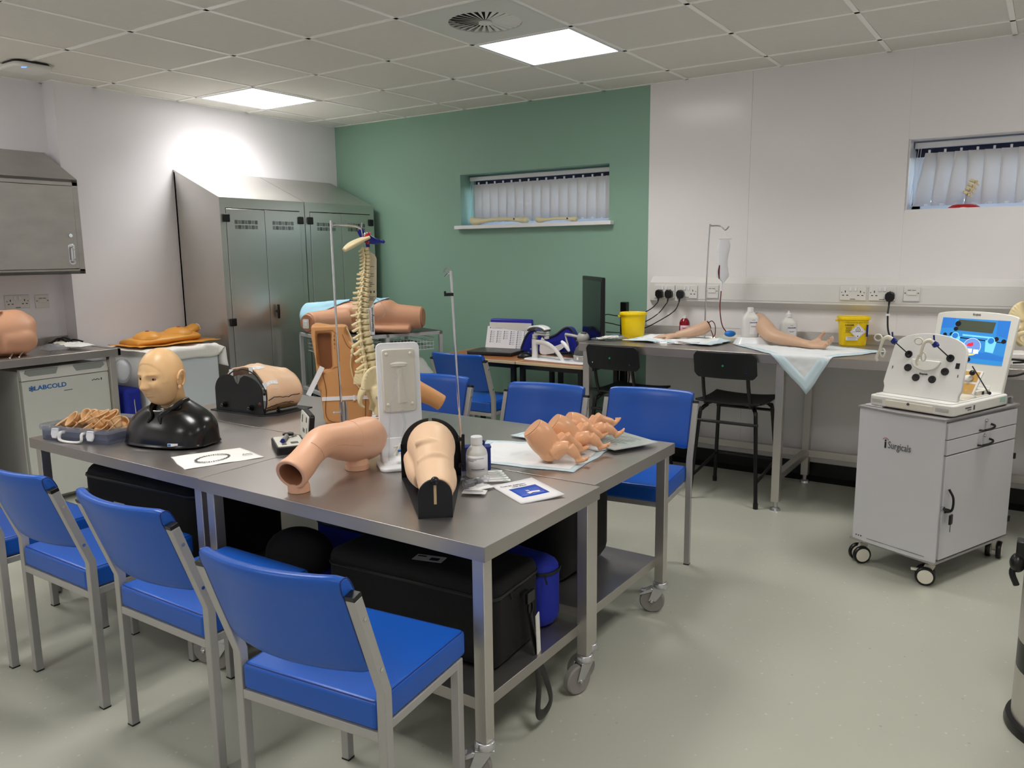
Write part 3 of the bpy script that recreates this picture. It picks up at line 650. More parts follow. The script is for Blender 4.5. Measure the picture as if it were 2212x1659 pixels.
# ---- two laminate desks by the green wall
def desk(x0, x1, label):
    y0, y1, z = -.715, -.14, .722; t = thing('laminate_desk', label, 'desk', ((x0+x1)/2, (y0+y1)/2, 0), 0, 'laminate desks'); X, Y = (x1-x0)/2, (y1-y0)/2
    b = MB(); b.bb((-X+.004, -Y+.004, z-.018), (X-.004, Y-.004, z)); tp = obj('desktop', b, WOOD, t)
    b = MB()
    for a in ((-X, -Y, X, -Y+.005), (-X, Y-.005, X, Y), (-X, -Y, -X+.005, Y), (X-.005, -Y, X, Y)): b.bb((a[0], a[1], z-.019), (a[2], a[3], z+.0005))
    obj('edging', b, WOODE, tp, bevel=.002)
    b = MB()
    for a in ((-X+.02, -Y+.02, X-.02, -Y+.045), (-X+.02, Y-.045, X-.02, Y-.02), (-X+.02, -Y+.02, -X+.045, Y-.02), (X-.045, -Y+.02, X-.02, Y-.02)): b.bb((a[0], a[1], z-.05), (a[2], a[3], z-.018))
    obj('frame', b, BLACKP, t)
    for sx in (-1, 1):
        for sy in (-1, 1): b = MB(); b.bb((sx*(X-.035)-.015, sy*(Y-.035)-.015, 0), (sx*(X-.035)+.015, sy*(Y-.035)+.015, z-.05)); obj('leg', b, BLACKP, t)
    return t
desk(2.345, 2.862, 'wood laminate desk under the haptic device and monitor'); desk(1.64, 2.341, 'wood laminate desk under the laptop by the green wall')
t = thing('computer_shelf_unit', 'dark low shelf unit standing under the bench and desk end', 'shelf unit', (2.66, -.36, 0))
b = MB()
for z in (.30, .02): b = MB(); b.box((0, 0, z), (.40, .36, .018)); obj('shelf', b, BLACKM, t, bevel=.002)
b = MB()
for sx in (-1, 1):
    for sy in (-1, 1): b.bb((sx*.185-.012, sy*.165-.012, 0), (sx*.185+.012, sy*.165+.012, .36))
obj('post', b, BLACKP, t)

# ---- metal-framed trolley with the torso (rotated)
TRA = 67.4
t = thing('frame_trolley', 'light grey metal frame trolley with wire baskets under the prone torso', 'trolley', (1.32, -.70, 0), TRA-0)
# local x runs along its long side, local y across (towards the lockers)
t.location = (1.067, -.76, 0)
X, Y, z = .4475, .305, .872
b = MB()
for sx in (-1, 0, 1):
    for sy in (-1, 1):
        if sx == 0 and sy == 1: pass
        b.bb((sx*(X-.0125)-.0125, sy*(Y-.0125)-.0125, .06), (sx*(X-.0125)+.0125, sy*(Y-.0125)+.0125, z))
for zz in (z-.0125, .09, .45):
    for sy in (-1, 1): b.bb((-X, sy*(Y-.0125)-.0125, zz-.0125), (X, sy*(Y-.0125)+.0125, zz+.0125))
    for sx in (-1, 1): b.bb((sx*(X-.0125)-.0125, -Y, zz-.0125), (sx*(X-.0125)+.0125, Y, zz+.0125))
obj('frame', b, mat('trolley_grey', (188, 190, 192), .4, .2), t, bevel=.001)
b = MB(); b.bb((-X+.01, -Y+.01, z-.006), (X-.01, Y-.01, z+.002)); obj('top_shelf', b, mat('dark_shelf', (52, 50, 50), .4), t)
b = MB(); b.bb((-X+.02, -Y+.02, .095), (X-.02, Y-.02, .105)); b.bb((-X+.02, -Y+.02, .455), (X-.02, Y-.02, .462)); obj('lower_shelf', b, GREYD, t)
for sx in (-1, 1):
    for sy in (-1, 1): caster(t, sx*(X-.03), sy*(Y-.03), 30, False, top=.075, r=.03)
for k, (cx, zz) in enumerate(((-.215, .79), (.215, .79))):
    b = MB(); w_, d_, h_ = .19, .26, .09
    for q in range(4): b.sweep([(cx+x_, y_, zz+.03-q*.028) for x_, y_ in rrect(2*w_, 2*d_, .02, 3)], .0022, 6, closed=True)
    for q in range(14): x_ = cx-w_+2*w_*(q+.5)/14; b.sweep([(x_, -d_, zz+.03), (x_, -d_, zz-.055), (x_, d_, zz-.055), (x_, d_, zz+.03)], .0013, 5)
    obj('wire_basket', b, UPVC, t)
def crumpled(mb, c, d, seed, nu=16, nv=12, amp=.012):
    """closed crumpled packet"""
    def f(u, v, s):
        x, y = (u-.5)*d[0], (v-.5)*d[1]; e = (1-(2*abs(u-.5))**4)*(1-(2*abs(v-.5))**4)
        return (c[0]+x+.4*amp*nz(u*4, v*4, seed), c[1]+y+.4*amp*nz(u*4, v*4, seed+9), c[2]+s*d[2]/2*e+amp*e*(nz(u*7, v*7, seed+s)+.5*nz(u*15, v*15, seed+3*s))*s)
    mb.grid(lambda u, v: f(u, v, 1), nu, nv); mb.grid(lambda u, v: f(u, v, -.6), nu, nv, True); return mb
def at_tr(x, y, z):
    a = R(TRA); return (t_loc[0]+x*math.cos(a)-y*math.sin(a), t_loc[1]+x*math.sin(a)+y*math.cos(a), z)
t_loc = (1.067, -.76)
for k, (x, y, z_, d, m_, lab) in enumerate(((.25, -.10, .55, (.30, .30, .26), MILKY, 'clear packets bundle with a green recycling mark low in the grey trolley'), (-.24, -.1, .51, (.28, .3, .16), MILKY, 'crumpled clear plastic packets in the left bay of the grey trolley'), (.20, -.12, .765, (.30, .28, .06), CLEAR, 'clear plastic tray of packets in the upper right basket of the trolley'), (-.20, -.12, .765, (.28, .26, .05), MASKB, 'pale blue wrapped pack in the upper left basket of the trolley'))):
    p = at_tr(x, y, z_); e = thing('packet_bundle', lab, 'packets', p, TRA, 'packs in the grey trolley'); b = MB(); crumpled(b, (0, 0, 0), d, 3+k, 18, 16, .02); obj('film', b, m_, e, smooth=60)
    if k == 0:
        b = MB()
        for q in range(3): b.at((-.05, -.152, .06), 0, 0, 120*q); b.bb((-.012, -.001, .012), (.016, .001, .019))
        obj('recycling_mark', b, mat('green_ink', (40, 140, 80), .5), e)
# dark blue cupboard / bags seen behind the case of ears
t = thing('blue_trolley_bag', 'dark blue soft bag standing on the floor between fridge and freezer', 'bag', (.30, -2.33, 0))
b = MB(); b.bb((-.25, -.06, 0), (.2, .055, .62)); obj('bag_body', b, FABRICB, t, bevel=.03, bseg=4)
b = MB(); b.sweep([(.2, 0, .08), (.207, 0, .3), (.2, 0, .55)], .004, 6); obj('zip', b, CHROME, t)
t = thing('plastic_bag_of_pads', 'clear plastic bag of white pads hanging beside the fridge', 'bag', (.46, -2.36, .735))
b = MB(); b.ball((0, -.01, 0), (.035, .06, .08), 20, 14); obj('film', b, CLEAR, t); b = MB(); b.ball((-.005, -.01, .0), (.026, .045, .065)); obj('pads', b, PAPER, t)
# ================================================================== TEACHING MODELS ON THE STEEL TABLES
def rings(mb, L, n=24, up=(0, 0, 1), sq=1., cap0=True, cap1=True):
    """loft through (centre, axis, ra, rb); ra is sideways, rb along up"""
    vs = []; fs = []; up = Vector(up)
    for c, ax, ra, rb in L:
        ax = Vector(ax).normalized(); u = (up-ax*up.dot(ax)).normalized(); s = ax.cross(u); c = Vector(c)
        for k in range(n):
            a = 2*PI*k/n; ca, sa = math.cos(a), math.sin(a)
            if sq != 1: ca = math.copysign(abs(ca)**sq, ca); sa = math.copysign(abs(sa)**sq, sa)
            vs.append(c+s*ra*ca+u*rb*sa)
    for i in range(len(L)-1):
        for k in range(n): fs.append((i*n+k, i*n+(k+1) % n, (i+1)*n+(k+1) % n, (i+1)*n+k))
    if cap0: fs.append(tuple(range(n))[::-1])
    if cap1: fs.append(tuple(range((len(L)-1)*n, len(L)*n)))
    return mb.add(vs, fs)
# ---- black bust with the training head
t = thing('head_bust', 'flesh-coloured training head on a glossy black shoulder bust', 'training manikin', (2.385, -3.285, TZ), 14)
b = MB()
secs = [(0, .205, .125, 0), (.012, .206, .126, 0), (.014, .200, .12, 0), (.04, .199, .118, 0), (.075, .195, .112, .005), (.105, .180, .100, .01), (.13, .150, .086, .012), (.15, .110, .074, .012), (.163, .083, .066, .012), (.168, .072, .063, .012), (.172, .062, .058, .015), (.176, .060, .056, .018), (.177, .055, .051, .018), (.15, .048, .045, .015)]
n = 40; vs = []; fs = []
for z, ra, rb, dy in secs:
    for k in range(n):
        a = 2*PI*k/n; c, s = math.cos(a), math.sin(a); x = math.copysign(abs(c)**.75, c)*ra; y = math.copysign(abs(s)**.85, s)*rb+dy
        if z > .15: zz = z-.035*max(0, -s)**1.5*(1 if z > .16 else .3)
        else: zz = z
        if z < .14: x = max(-.193, min(.193, x))
        vs.append((x, y, zz))
for i in range(len(secs)-1):
    for k in range(n): fs.append((i*n+k, i*n+(k+1) % n, (i+1)*n+(k+1) % n, (i+1)*n+k))
fs += [tuple(range(n)), tuple(range((len(secs)-1)*n, len(secs)*n))]
b.add(vs, fs); obj('shoulder_bust', b, BLACKG, t, smooth=50, sub=1)
b = MB()
for s in (-1, 1):
    b.sweep(smoothpath([(s*.058, .038, .174), (s*.060, -.008, .164), (s*.05, -.050, .144), (s*.022, -.076, .120), (s*.032, -.092, .098)], 5), lerpl([(.005, .012), (.006, .016), (.007, .018), (.007, .016), (.003, .006)], 21), 12)
obj('collar', b, BLACKG, t)
b = MB(); b.box((.10, -.110, .022), (.04, .004, .011), 18); pl_ = obj('label_plate', b, PAPER, t); b = MB(); b.box((.088, -.1155, .022), (.012, .001, .009), 18); obj('blue_mark', b, INKB, pl_)
# the head: a sphere pushed into shape by smooth bumps (face towards local -y)
def headshape(u, v):
    a = 2*PI*u; e = PI*(v-.5)
    d = Vector((math.sin(a)*math.cos(e), -math.cos(a)*math.cos(e), math.sin(e)))
    x, y, z = math.copysign(abs(d.x)**.92, d.x)*.076, d.y*.094, math.copysign(abs(d.z)**.96, d.z)*.116
    if y < 0: y *= 1-.10*max(0, -d.z)**2
    if z < 0:
        k = -d.z; x *= 1-.16*k**2; 
        if d.y > 0: y *= 1-.35*k; z *= .72
    def g(cx, cz, sx, sz): return math.exp(-((x-cx)/sx)**2-((z-cz)/sz)**2) if d.y < 0 else 0
    f = 0
    f += .023*g(0, -.022, .0105, .013)+.013*g(0, -.004, .0085, .020)+.006*g(0, .018, .012, .014)       # nose
    f += .007*(g(-.010, -.026, .006, .006)+g(.010, -.026, .006, .006))
    f -= .013*(g(-.030, .008, .014, .009)+g(.030, .008, .014, .009))                                      # eye sockets
    f += .005*(g(-.030, .009, .010, .0055)+g(.030, .009, .010, .0055))
    f += .005*(g(-.030, .026, .019, .006)+g(.030, .026, .019, .006))                                      # brows
    f += .006*(g(-.036, -.024, .018, .018)+g(.036, -.024, .018, .018))                                    # cheeks
    f += .009*g(0, -.055, .02, .014)+.0065*g(0, -.0475, .017, .0035)+.0075*g(0, -.0565, .015, .0045)-.009*g(0, -.0518, .023, .0024)
    f += .012*g(0, -.085, .017, .014)-.004*g(0, -.068, .016, .005)                                       # chin
    if z > -.01 and d.y < .75:                                                                          # moulded cap edge
        fr = x*x/(.062**2)+((z-.01)/(.058))**2
        if fr > 1 or d.y > -.1: f += .0018
    return Vector((x, y-f, z))
b = MB(); b.at((0, -.030, .275), rx=4); NU, NV = 120, 96
b.grid(lambda u, v: headshape(u, v), NU, NV); h_ = obj('head', b, SKINH, t, smooth=180)
b = MB(); b.at((0, .0, 0)); limb(b, [(0, .026, .12), (0, .018, .17), (0, .004, .215), (0, -.006, .25)], [(.056, .055), (.048, .05), (.050, .054), (.054, .06)], 24, (0, 1, 0)); obj('neck', b, SKINH, t, smooth=180)
for s in (-1, 1):
    b = MB(); b.at((s*.0735, -.024, .266), rz=s*6); ear = []
    for q in range(14):
        a = R(-70+q*250/13); ear.append((s*(.010+.004*math.sin(a)), .020*math.cos(a)+.004, .031*math.sin(a)+.004))
    b.sweep(smoothpath(ear, 3), [(.0045, .0055)]*40, 8); b.sweep([(s*.004, .016, 0), (s*.003, .0, .0), (s*.004, -.012, 0)], [(.004, .022), (.004, .028), (.003, .018)], 10, (0, 0, 1)); b.ball((s*.006, -.004, -.028), (.006, .009, .010)); b.ball((s*.006, -.012, -.006), (.004, .005, .008)); obj('ear', b, SKINH, h_, smooth=180)
    b = MB(); b.at((0, -.030, .275), rx=4); b.ball((s*.030, -.0745, .0075), (.0115, .006, .0062), 16, 10); e_ = obj('eye', b, mat('eye_pink', (150, 96, 80), .3), h_)
    b = MB(); b.at((0, -.030, .275), rx=4); b.ball((s*.030-.001, -.0792, .0075), (.0058, .0022, .0052), 12, 8); obj('pupil', b, INK, e_)
# ---- training case full of rubber ears
cl = (1.995, -3.365); ca = 14
t = thing('carry_case', 'clear plastic carry case with white latches, open and heaped with rubber ears', 'case', (cl[0], cl[1], TZ), ca)
b = MB(); w_, d_, h_ = .355, .265, .052
for p0, p1 in (((-w_/2, -d_/2, 0), (w_/2, d_/2, .003)), ((-w_/2, -d_/2, 0), (w_/2, -d_/2+.003, h_)), ((-w_/2, d_/2-.003, 0), (w_/2, d_/2, h_)), ((-w_/2, -d_/2, 0), (-w_/2+.003, d_/2, h_)), ((w_/2-.003, -d_/2, 0), (w_/2, d_/2, h_))): b.bb(p0, p1)
obj('tray', b, CLEARD, t, bevel=.002)
b = MB(); b.sweep([(x, y, h_+.002) for x, y in rrect(w_+.02, d_+.02, .02, 5)], (.003, .011), 8, up=(0, 0, 1), closed=True); obj('rim', b, CLEAR, t)
for s in (-1, 1):
    b = MB(); b.at((s*.095, -d_/2-.008, .034), rx=-8); b.prism([(-.016, .02), (.016, .02), (.02, -.004), (.012, -.022), (-.012, -.022), (-.02, -.004)], -.006, .004, 'y'); obj('latch', b, UPVC, t, bevel=.003)
b = MB(); b.sweep(smoothpath([(-.055, -.132, .04), (-.058, -.15, .036), (-.05, -.155, .008), (.05, -.155, .008), (.058, -.15, .036), (.055, -.132, .04)], 5), (.005, .007), 10); obj('handle', b, WHITEP, t)
t = thing('case_lid', 'thin clear open lid edge behind the ears and bust', 'lid', (2.09, -3.155, TZ), ca); b = MB(); b.bb((-.15, -.05, 0), (.1, .05, .035)); obj('shell', b, CLEAR, t, bevel=.008)
t = thing('paper_insert', 'dark grey foam sheet lining the ear case', 'liner', (cl[0], cl[1], TZ+.004), ca); b = MB(); b.bb((-.17, -.125, 0), (.17, .125, .012)); obj('sheet', b, mat('liner_blue_grey', (74, 78, 98), .6), t)
def ear_bm():
    b = MB()
    def f(u, v):
        a = 2*PI*u; r = v; x = .023*r*math.cos(a)*(1+.15*math.sin(a)); y = .037*r*math.sin(a)
        z = .016*r**3-.008*math.exp(-((r-.55)/.2)**2)*(1 if math.sin(a) > -.6 else .2)+.005*math.exp(-((r-.9)/.12)**2)
        return (x, y, z)
    b.grid(f, 26, 9); return b
random.seed(11)
e0 = obj('rubber_ear', ear_bm(), mat('ear_flesh', (216, 172, 122), .45, var=.08, vscale=20), solid=.004, smooth=180); tag(e0, 'loose flesh-coloured rubber ear in the heap filling the clear case', 'rubber ear', 'rubber ears heaped in the case')
k = 0
for lay, cnt in ((0, 16), (1, 11), (2, 6)):
    for q in range(cnt):
        ang = random.uniform(0, 6.28); nx, ny = ((q % 6)-2.5)/2.5, (q//6-1)/1.3
        rr = (1, .75, .5)[lay]; x = nx*.14*rr+random.uniform(-.01, .01)+(.02*lay); y = (ny*.09)*rr+random.uniform(-.012, .012)
        c_, s_ = math.cos(R(ca)), math.sin(R(ca)); P3 = (cl[0]+x*c_-y*s_, cl[1]+x*s_+y*c_, TZ+.040+.018*lay+.012*random.random()); rot = (random.uniform(.2, .95), random.uniform(-.5, .5), random.uniform(-1.2, 1.4))
        if k == 0: e0.location = P3; e0.rotation_euler = rot
        else: dup(e0, P3, 0, rot=rot)
        k += 1
# ---- cloth tote / specimen bag
def sheet(name, label, cat, corners, z, m, amp=.004, fr=9, nu=30, nv=24, group=None, solid=.0012, edge=None, seed=0, fn=None, esz=.012, wob=.006):
    c = [Vector((p[0], p[1], 0)) for p in corners]; o0 = sum(c, Vector())/4
    t = thing(name, label, cat, (o0.x, o0.y, z), 0, group)
    def f(u, v, dz=0):
        p = (c[0]*(1-u)+c[1]*u)*(1-v)+(c[3]*(1-u)+c[2]*u)*v; zz = .0012+amp*max(0, .5+nz(p.x, p.y, seed, fr)+.5*nz(p.x, p.y, seed+4, fr*2.3))*min(1, 6*min(u, 1-u, v, 1-v)+.35)
        q = Vector((p.x+(amp+wob)*.8*nz(p.y*9, seed, 1), p.y+(amp+wob)*.8*nz(p.x*9, seed, 2), z+zz))
        if fn: q = Vector(fn(q.x, q.y, q.z))
        return (q.x-o0.x, q.y-o0.y, q.z-z+dz)
    b = MB(); b.grid(f, nu, nv); o = obj('sheet', b, m, t, solid=solid, smooth=180)
    if edge:
        b = MB(); e = esz
        def fr_(s):
            s4 = (s % 1)*4; i = int(s4); q = s4-i; return ((q, 0), (1, q), (1-q, 1), (0, 1-q))[i]
        def g(u, v):
            a, bb_ = fr_(u); k = (1-2*e*0) ; cx = .5+(a-.5)*(1-2*e*5*v); cy = .5+(bb_-.5)*(1-2*e*5*v); q_ = f(cx, cy, .0012); return (q_[0], q_[1]-.0014, q_[2])
        b.grid(g, 96, 3); obj('blue_border', b, edge, t, solid=.0008, smooth=180)
    return t
TT = sheet('cotton_bag', 'flat white cotton bag printed with a black ring, on the front left table', 'bag', [(2.60, -3.44), (2.80, -3.515), (2.90, -3.25), (2.70, -3.20)], TZ, CLOTHW, .004, 14)
a0 = TT.location
b = MB()
ctr = (2.765, -3.375)
for q in range(46):
    a = 2*PI*q/46; b.at((ctr[0]-a0.x+.055*math.cos(a)*.85, ctr[1]-a0.y+.055*math.sin(a)*1.15, .0072), R(0)+math.degrees(a)); b.box((0, 0, 0), (.006+.004*(q % 2), .005, .0012))
obj('printed_ring', b, INKG, TT, smooth=None)
text('lettering', 'Adam\nRouilly', .014, INKG, TT, (2.83-a0.x, -3.27-a0.y, .0082), 0, 0, 60, ext=.0003)
# ---- otoscope case
t = thing('otoscope_case', 'small black hinged case open with an otoscope handle on grey foam', 'case', (2.875, -3.108, TZ), -33)
b = MB(); b.prism(rrect(.19, .115, .012), 0, .030); obj('base_shell', b, BLACKP, t, bevel=.003)
b = MB(); b.prism(rrect(.174, .10, .008), .026, .033); fo = obj('foam', b, mat('grey_foam', (206, 204, 194), .8, bump=.5, bscale=90), t, bevel=.002)
b = MB()
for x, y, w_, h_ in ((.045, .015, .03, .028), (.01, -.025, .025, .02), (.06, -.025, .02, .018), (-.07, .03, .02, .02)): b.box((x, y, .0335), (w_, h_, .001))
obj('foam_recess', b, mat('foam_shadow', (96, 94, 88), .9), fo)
def lidp(): q = MB(); q.at((0, .0585, .028), rx=-6); return q
b = lidp(); b.prism(rrect(.19, .115, .012, 5, 0, .0575), 0, .020, 'y'); obj('lid_shell', b, BLACKP, t, bevel=.003)
b = lidp(); b.prism(rrect(.174, .10, .008, 5, 0, .0575), -.004, .001, 'y'); lf = obj('lid_foam', b, MATS['grey_foam'], t, bevel=.001)
b = lidp()
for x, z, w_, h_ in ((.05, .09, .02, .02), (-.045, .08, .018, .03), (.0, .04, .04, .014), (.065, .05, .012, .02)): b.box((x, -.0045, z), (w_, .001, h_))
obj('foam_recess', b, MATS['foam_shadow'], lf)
o = thing('otoscope', 'otoscope with steel handle and blue end lying in the black case', 'otoscope', (2.862, -3.115, TZ+.043), -50)
b = MB(); b.sweep([(-.035, 0, 0), (.045, 0, 0)], .0085, 14); obj('handle', b, GREYP, o); b = MB(); b.sweep([(.045, 0, 0), (.053, 0, 0)], .0088, 14); obj('end_cap', b, NAVY, o)
b = MB(); b.sweep([(-.035, 0, 0), (-.055, 0, 0)], [.009, .007], 12); b.sweep([(-.052, -.018, .002), (-.052, .010, .004), (-.05, .024, .004)], [.004, .009, .006], 12); obj('head', b, BLACKP, o)
# ---- bent knee model
t = thing('knee_model', 'hollow bent flesh-coloured knee model standing on two round feet', 'knee model', (3.325, -3.28, TZ), 0)
P = smoothpath([(.035, -.235, .066), (.026, -.19, .082), (.016, -.14, .108), (.008, -.085, .132), (.002, -.03, .130), (-.004, .03, .114), (-.012, .10, .102), (-.02, .17, .098), (-.028, .222, .100)], 5)
RR = lerpl([(.056, .053), (.052, .048), (.048, .045), (.053, .052), (.057, .057), (.062, .067), (.068, .075), (.069, .076), (.052, .058)], len(P))
L = []
for i, p in enumerate(P):
    ax = (P[min(i+1, len(P)-1)]-P[max(i-1, 0)]); L.append((p, ax, RR[i][0], RR[i][1]))
b = MB(); p0, ax0 = P[0], L[0][1].normalized()
inner = [(p0+ax0*d, ax0, .056*s, .053*s) for d, s in ((.10, .55), (.06, .62), (.02, .66), (.004, .70), (-.001, .76))]
L2 = inner+[(p0-ax0*.004, ax0, .051, .048)]+L
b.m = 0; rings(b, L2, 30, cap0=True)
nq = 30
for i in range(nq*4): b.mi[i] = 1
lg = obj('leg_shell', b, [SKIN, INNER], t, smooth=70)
b = MB(); b.ball((.0, -.075, .168), (.026, .03, .014), 18, 10); b.ball((.035, -.065, .13), (.02, .03, .03)); obj('kneecap', b, SKIN, lg, smooth=180)
for x_, y, r in ((.022, -.195, .035), (-.012, .10, .042)):
    b = MB(); zt_ = .030 if y < 0 else .050; b.lathe([(r, 0), (r, .020), (r*.96, .022), (r*.90, zt_), (0, zt_)], (x_, y, 0), 28); obj('foot_disc', b, SKIN, t, bevel=.002)
b = MB()
def seam(i, a0, a1, off=.0006):
    p, ax, ra, rb = L[i]; ax = ax.normalized(); u = (Vector((0, 0, 1))-ax*ax.z).normalized(); s = ax.cross(u)
    return [p+s*(ra+off)*math.cos(a)+u*(rb+off)*math.sin(a) for a in np.linspace(a0, a1, 18)]
b.sweep(seam(27, -.2, 2.4), .0009, 5); b.sweep(seam(11, -.4, 1.2), .0009, 5)
b.sweep([L[i][0]+Vector((1, 0, 0))*(L[i][2]*.995)+Vector((0, 0, -.006)) for i in range(1, 28)], .0011, 5)
obj('mould_seam', b, mat('seam_tint', (226, 178, 146), .45), lg)
# ---- joint injection model on black stand
t = thing('joint_model_stand', 'black stand with two arched plates holding a pale flesh joint and a drip pole', 'joint model', (3.745, -3.285, TZ), 41.1)
def arch(w, h, r_): return [(-w/2, 0), (w/2, 0), (w/2, h-r_)]+[(w/2*math.cos(a), h-r_+r_*math.sin(a)) for a in np.linspace(.1, PI-.1, 18)]+[(-w/2, h-r_)]
b = MB(); wp = .2; hp = .205; r_ = .10
for s in (-1, 1):
    pts = [(s*.006, 0), (s*wp/2, 0), (s*wp/2, hp-r_)]+[(s*wp/2*math.cos(a), hp-r_+r_*math.sin(a)) for a in np.linspace(.1, PI/2-.06, 12)]+[(s*.006, hp)]
    b.prism(pts if s > 0 else pts[::-1], .20, .208, 'y')
b.prism([(-.1, 0), (.1, 0), (.1, .12), (-.1, .12)], .2, .208, 'y'); obj('rear_plate', b, BLACKM, t, bevel=.001)
b = MB(); b.prism(arch(.098, .114, .049), -.215, -.205, 'y'); fp = obj('front_plate', b, BLACKM, t, bevel=.001)
b = MB(); b.prism([(-.1, .208), (-.049, -.215), (.049, -.215), (.1, .208)], .0, .006); obj('base_plate', b, BLACKM, t)
b = MB(); b.box((0, -.2155, .072), (.008, .002, .062)); obj('slot', b, mat('slot_tan', (196, 170, 130), .5), fp, bevel=.001)
b = MB(); b.ball((0, -.222, .112), .0125, 16, 12); b.sweep([(0, -.218, .11), (0, -.20, .11)], .004, 8); obj('knob', b, BLACKP, fp)
b = MB(); limb(b, [(0, .20, .112), (0, .155, .120), (0, .09, .128), (.004, .02, .118), (.004, -.04, .098), (.004, -.10, .088), (.006, -.16, .078), (.006, -.20, .070)], [(.070, .074), (.078, .084), (.076, .080), (.064, .066), (.060, .058), (.056, .054), (.052, .050), (.046, .046)], 30)
limb(b, [(-.062, .10, .10), (-.055, .03, .07), (-.04, -.03, .06)], [(.03, .035), (.028, .034), (.02, .03)], 16)
limb(b, [(.050, -.05, .08), (.045, -.12, .075), (.03, -.18, .07)], [(.02, .03), (.022, .034), (.018, .03)], 16)
limb(b, [(-.05, .015, .165), (-.01, .0, .172), (.045, .005, .15)], [.012, .016, .012], 10)
limb(b, [(-.045, -.065, .125), (.0, -.075, .148), (.045, -.055, .13)], [.010, .014, .010], 10)
obj('joint_skin', b, SKINP, t, smooth=180, fuse=.004, fsm=4)
b = MB(); a = .078; b.sweep([(a+.026, .185, .03), (a, .165, .69)], .0042, 10); b.sweep(smoothpath([(a, .165, .69), (a-.008, .165, .70), (a-.018, .16, .695), (a-.022, .155, .685)], 4), .0025, 8); b.sweep(smoothpath([(a, .165, .685), (a-.01, .17, .682), (a-.02, .175, .672)], 4), .0025, 8); po = obj('drip_pole', b, CHROME, t)
b = MB(); b.box((a-.008, .165, .615), (.03, .014, .010)); b.box((a-.02, .16, .619), (.006, .012, .014)); obj('pole_clip', b, BLACKP, po)
b = MB()
for z in (.045, .135): b.box((a+.022, .190, z), (.02, .03, .012))
b.box((a+.028, .184, .09), (.012, .012, .12)); obj('pole_bracket', b, BLACKP, t)
# ---- white phantom board
t = thing('injection_phantom_board', 'upright white board on curved foot with a milky pad and clear tube', 'phantom board', (3.395, -3.035, TZ), 52)
b = MB(); b.at((0, 0, 0), rx=-4); b.prism([(x, z) for x, z in rrect(.155, .42, .02, 5, 0, .225)], -.006, .006, 'y'); obj('board', b, UPVC, t, bevel=.002)
b = MB(); b.prism(rrect(.19, .15, .03, 6, 0, -.045), 0, .014); b.prism([(-.10, 0), (.02, 0), (.01, .03), (-.005, .10), (-.02, .03), (-.07, .014)], -.078, .078, 'x'); obj('foot', b, UPVC, t, bevel=.006, bseg=3)
b = MB(); b.at((0, 0, 0), rx=-4); b.prism(rrect(.118, .225, .012, 4, 0, .30), -.016, -.006, 'y'); pd = obj('pad', b, mat('milky_silicone', (222, 218, 204), .35, trans=.1), t, bevel=.003)
b = MB(); b.at((0, 0, 0), rx=-4)
for x, z in ((-.043, .395), (.043, .395), (-.043, .215), (.043, .215)): b.ball((x, -.017, z), (.006, .004, .006))
b.ball((0, -.016, .358), (.032, .005, .008)); b.ball((0, -.0165, .353), (.03, .005, .004)); limb(b, [(0, -.016, .345), (.003, -.017, .30), (.01, -.016, .22)], [(.012, .003), (.010, .004), (.018, .003)], 12, (0, 1, 0)); obj('pad_nubs', b, MATS['milky_silicone'], pd)
b = MB(); b.sweep(smoothpath([(-.005, -.045, .345), (-.025, -.05, .30), (-.045, -.055, .20), (-.055, -.06, .10), (-.06, -.07, .03)], 6), .0026, 8); b.sweep(smoothpath([(.0, -.03, .20), (.006, -.04, .15), (-.008, -.05, .10), (-.02, -.06, .07)], 6), .004, 8); tb = obj('clear_tube', b, CLEAR, t)
b = MB(); b.sweep([(-.012, -.055, .085), (-.035, -.062, .045)], [.006, .008], 10); b.box((-.03, -.06, .075), (.02, .006, .006), 20); obj('connector', b, IVORYP, tb); b = MB(); b.box((-.018, -.066, .062), (.018, .008, .007)); obj('blue_clamp', b, BLUEB, tb)
# ---- orange foam torso with limb
t = thing('foam_torso', 'upright orange foam torso half with recess and one limb, on back table', 'torso model', (2.71, -2.64, TZ), 45)
b = MB(); y0, y1 = -.028, .060
b.prism(sp2([(-.132, .437), (-.05, .438), (.018, .436), (.03, .40), (.045, .355), (.09, .335), (.15, .30), (.19, .26), (.175, .17), (.13, .09), (.10, .001), (.0, 0), (-.088, 0), (-.10, .08), (-.11, .158), (-.12, .283)], 3), -.005, y1, 'y')
lo = [(-.132, .437), (-.050, .438), (-.112, .415), (-.112, .26), (-.05, .245), (-.03, .26), (-.03, .415)]
b.prism([(-.131, .436), (-.112, .415), (-.112, .27), (-.095, .235), (-.115, .15), (-.12, .283)], y0, 0, 'y')
b.prism([(-.131, .436), (.017, .435), (.012, .40), (-.04, .410), (-.112, .410)], y0, 0, 'y')
b.prism([(-.045, .41), (.014, .40), (.03, .36), (.07, .335), (.11, .31), (.12, .2), (.12, .1), (.10, .003), (-.088, .003), (-.10, .1), (-.1, .23), (-.045, .25)], y0, 0, 'y')
limb(b, [(.10, .012, .24), (.20, .01, .20), (.30, .01, .14), (.38, .01, .10), (.435, .01, .065)], [(.055, .08), (.055, .065), (.05, .05), (.04, .04), (.037, .038)], 20, (0, 0, 1))
obj('foam_body', b, SKINO, t, smooth=180, fuse=.0055, fsm=5)
b = MB(); b.bb((-.11, -.008, .25), (-.048, -.002, .41)); obj('recess_floor', b, mat('recess_brown', (120, 72, 36), .6), t)
b = MB()
ou = [(-.112, .418), (-.04, .42), (-.025, .40), (-.022, .26), (-.06, .25), (-.1, .25)]
b.sweep([(x, y0-.0015, z) for x, z in ou], .0012, 5, closed=True)
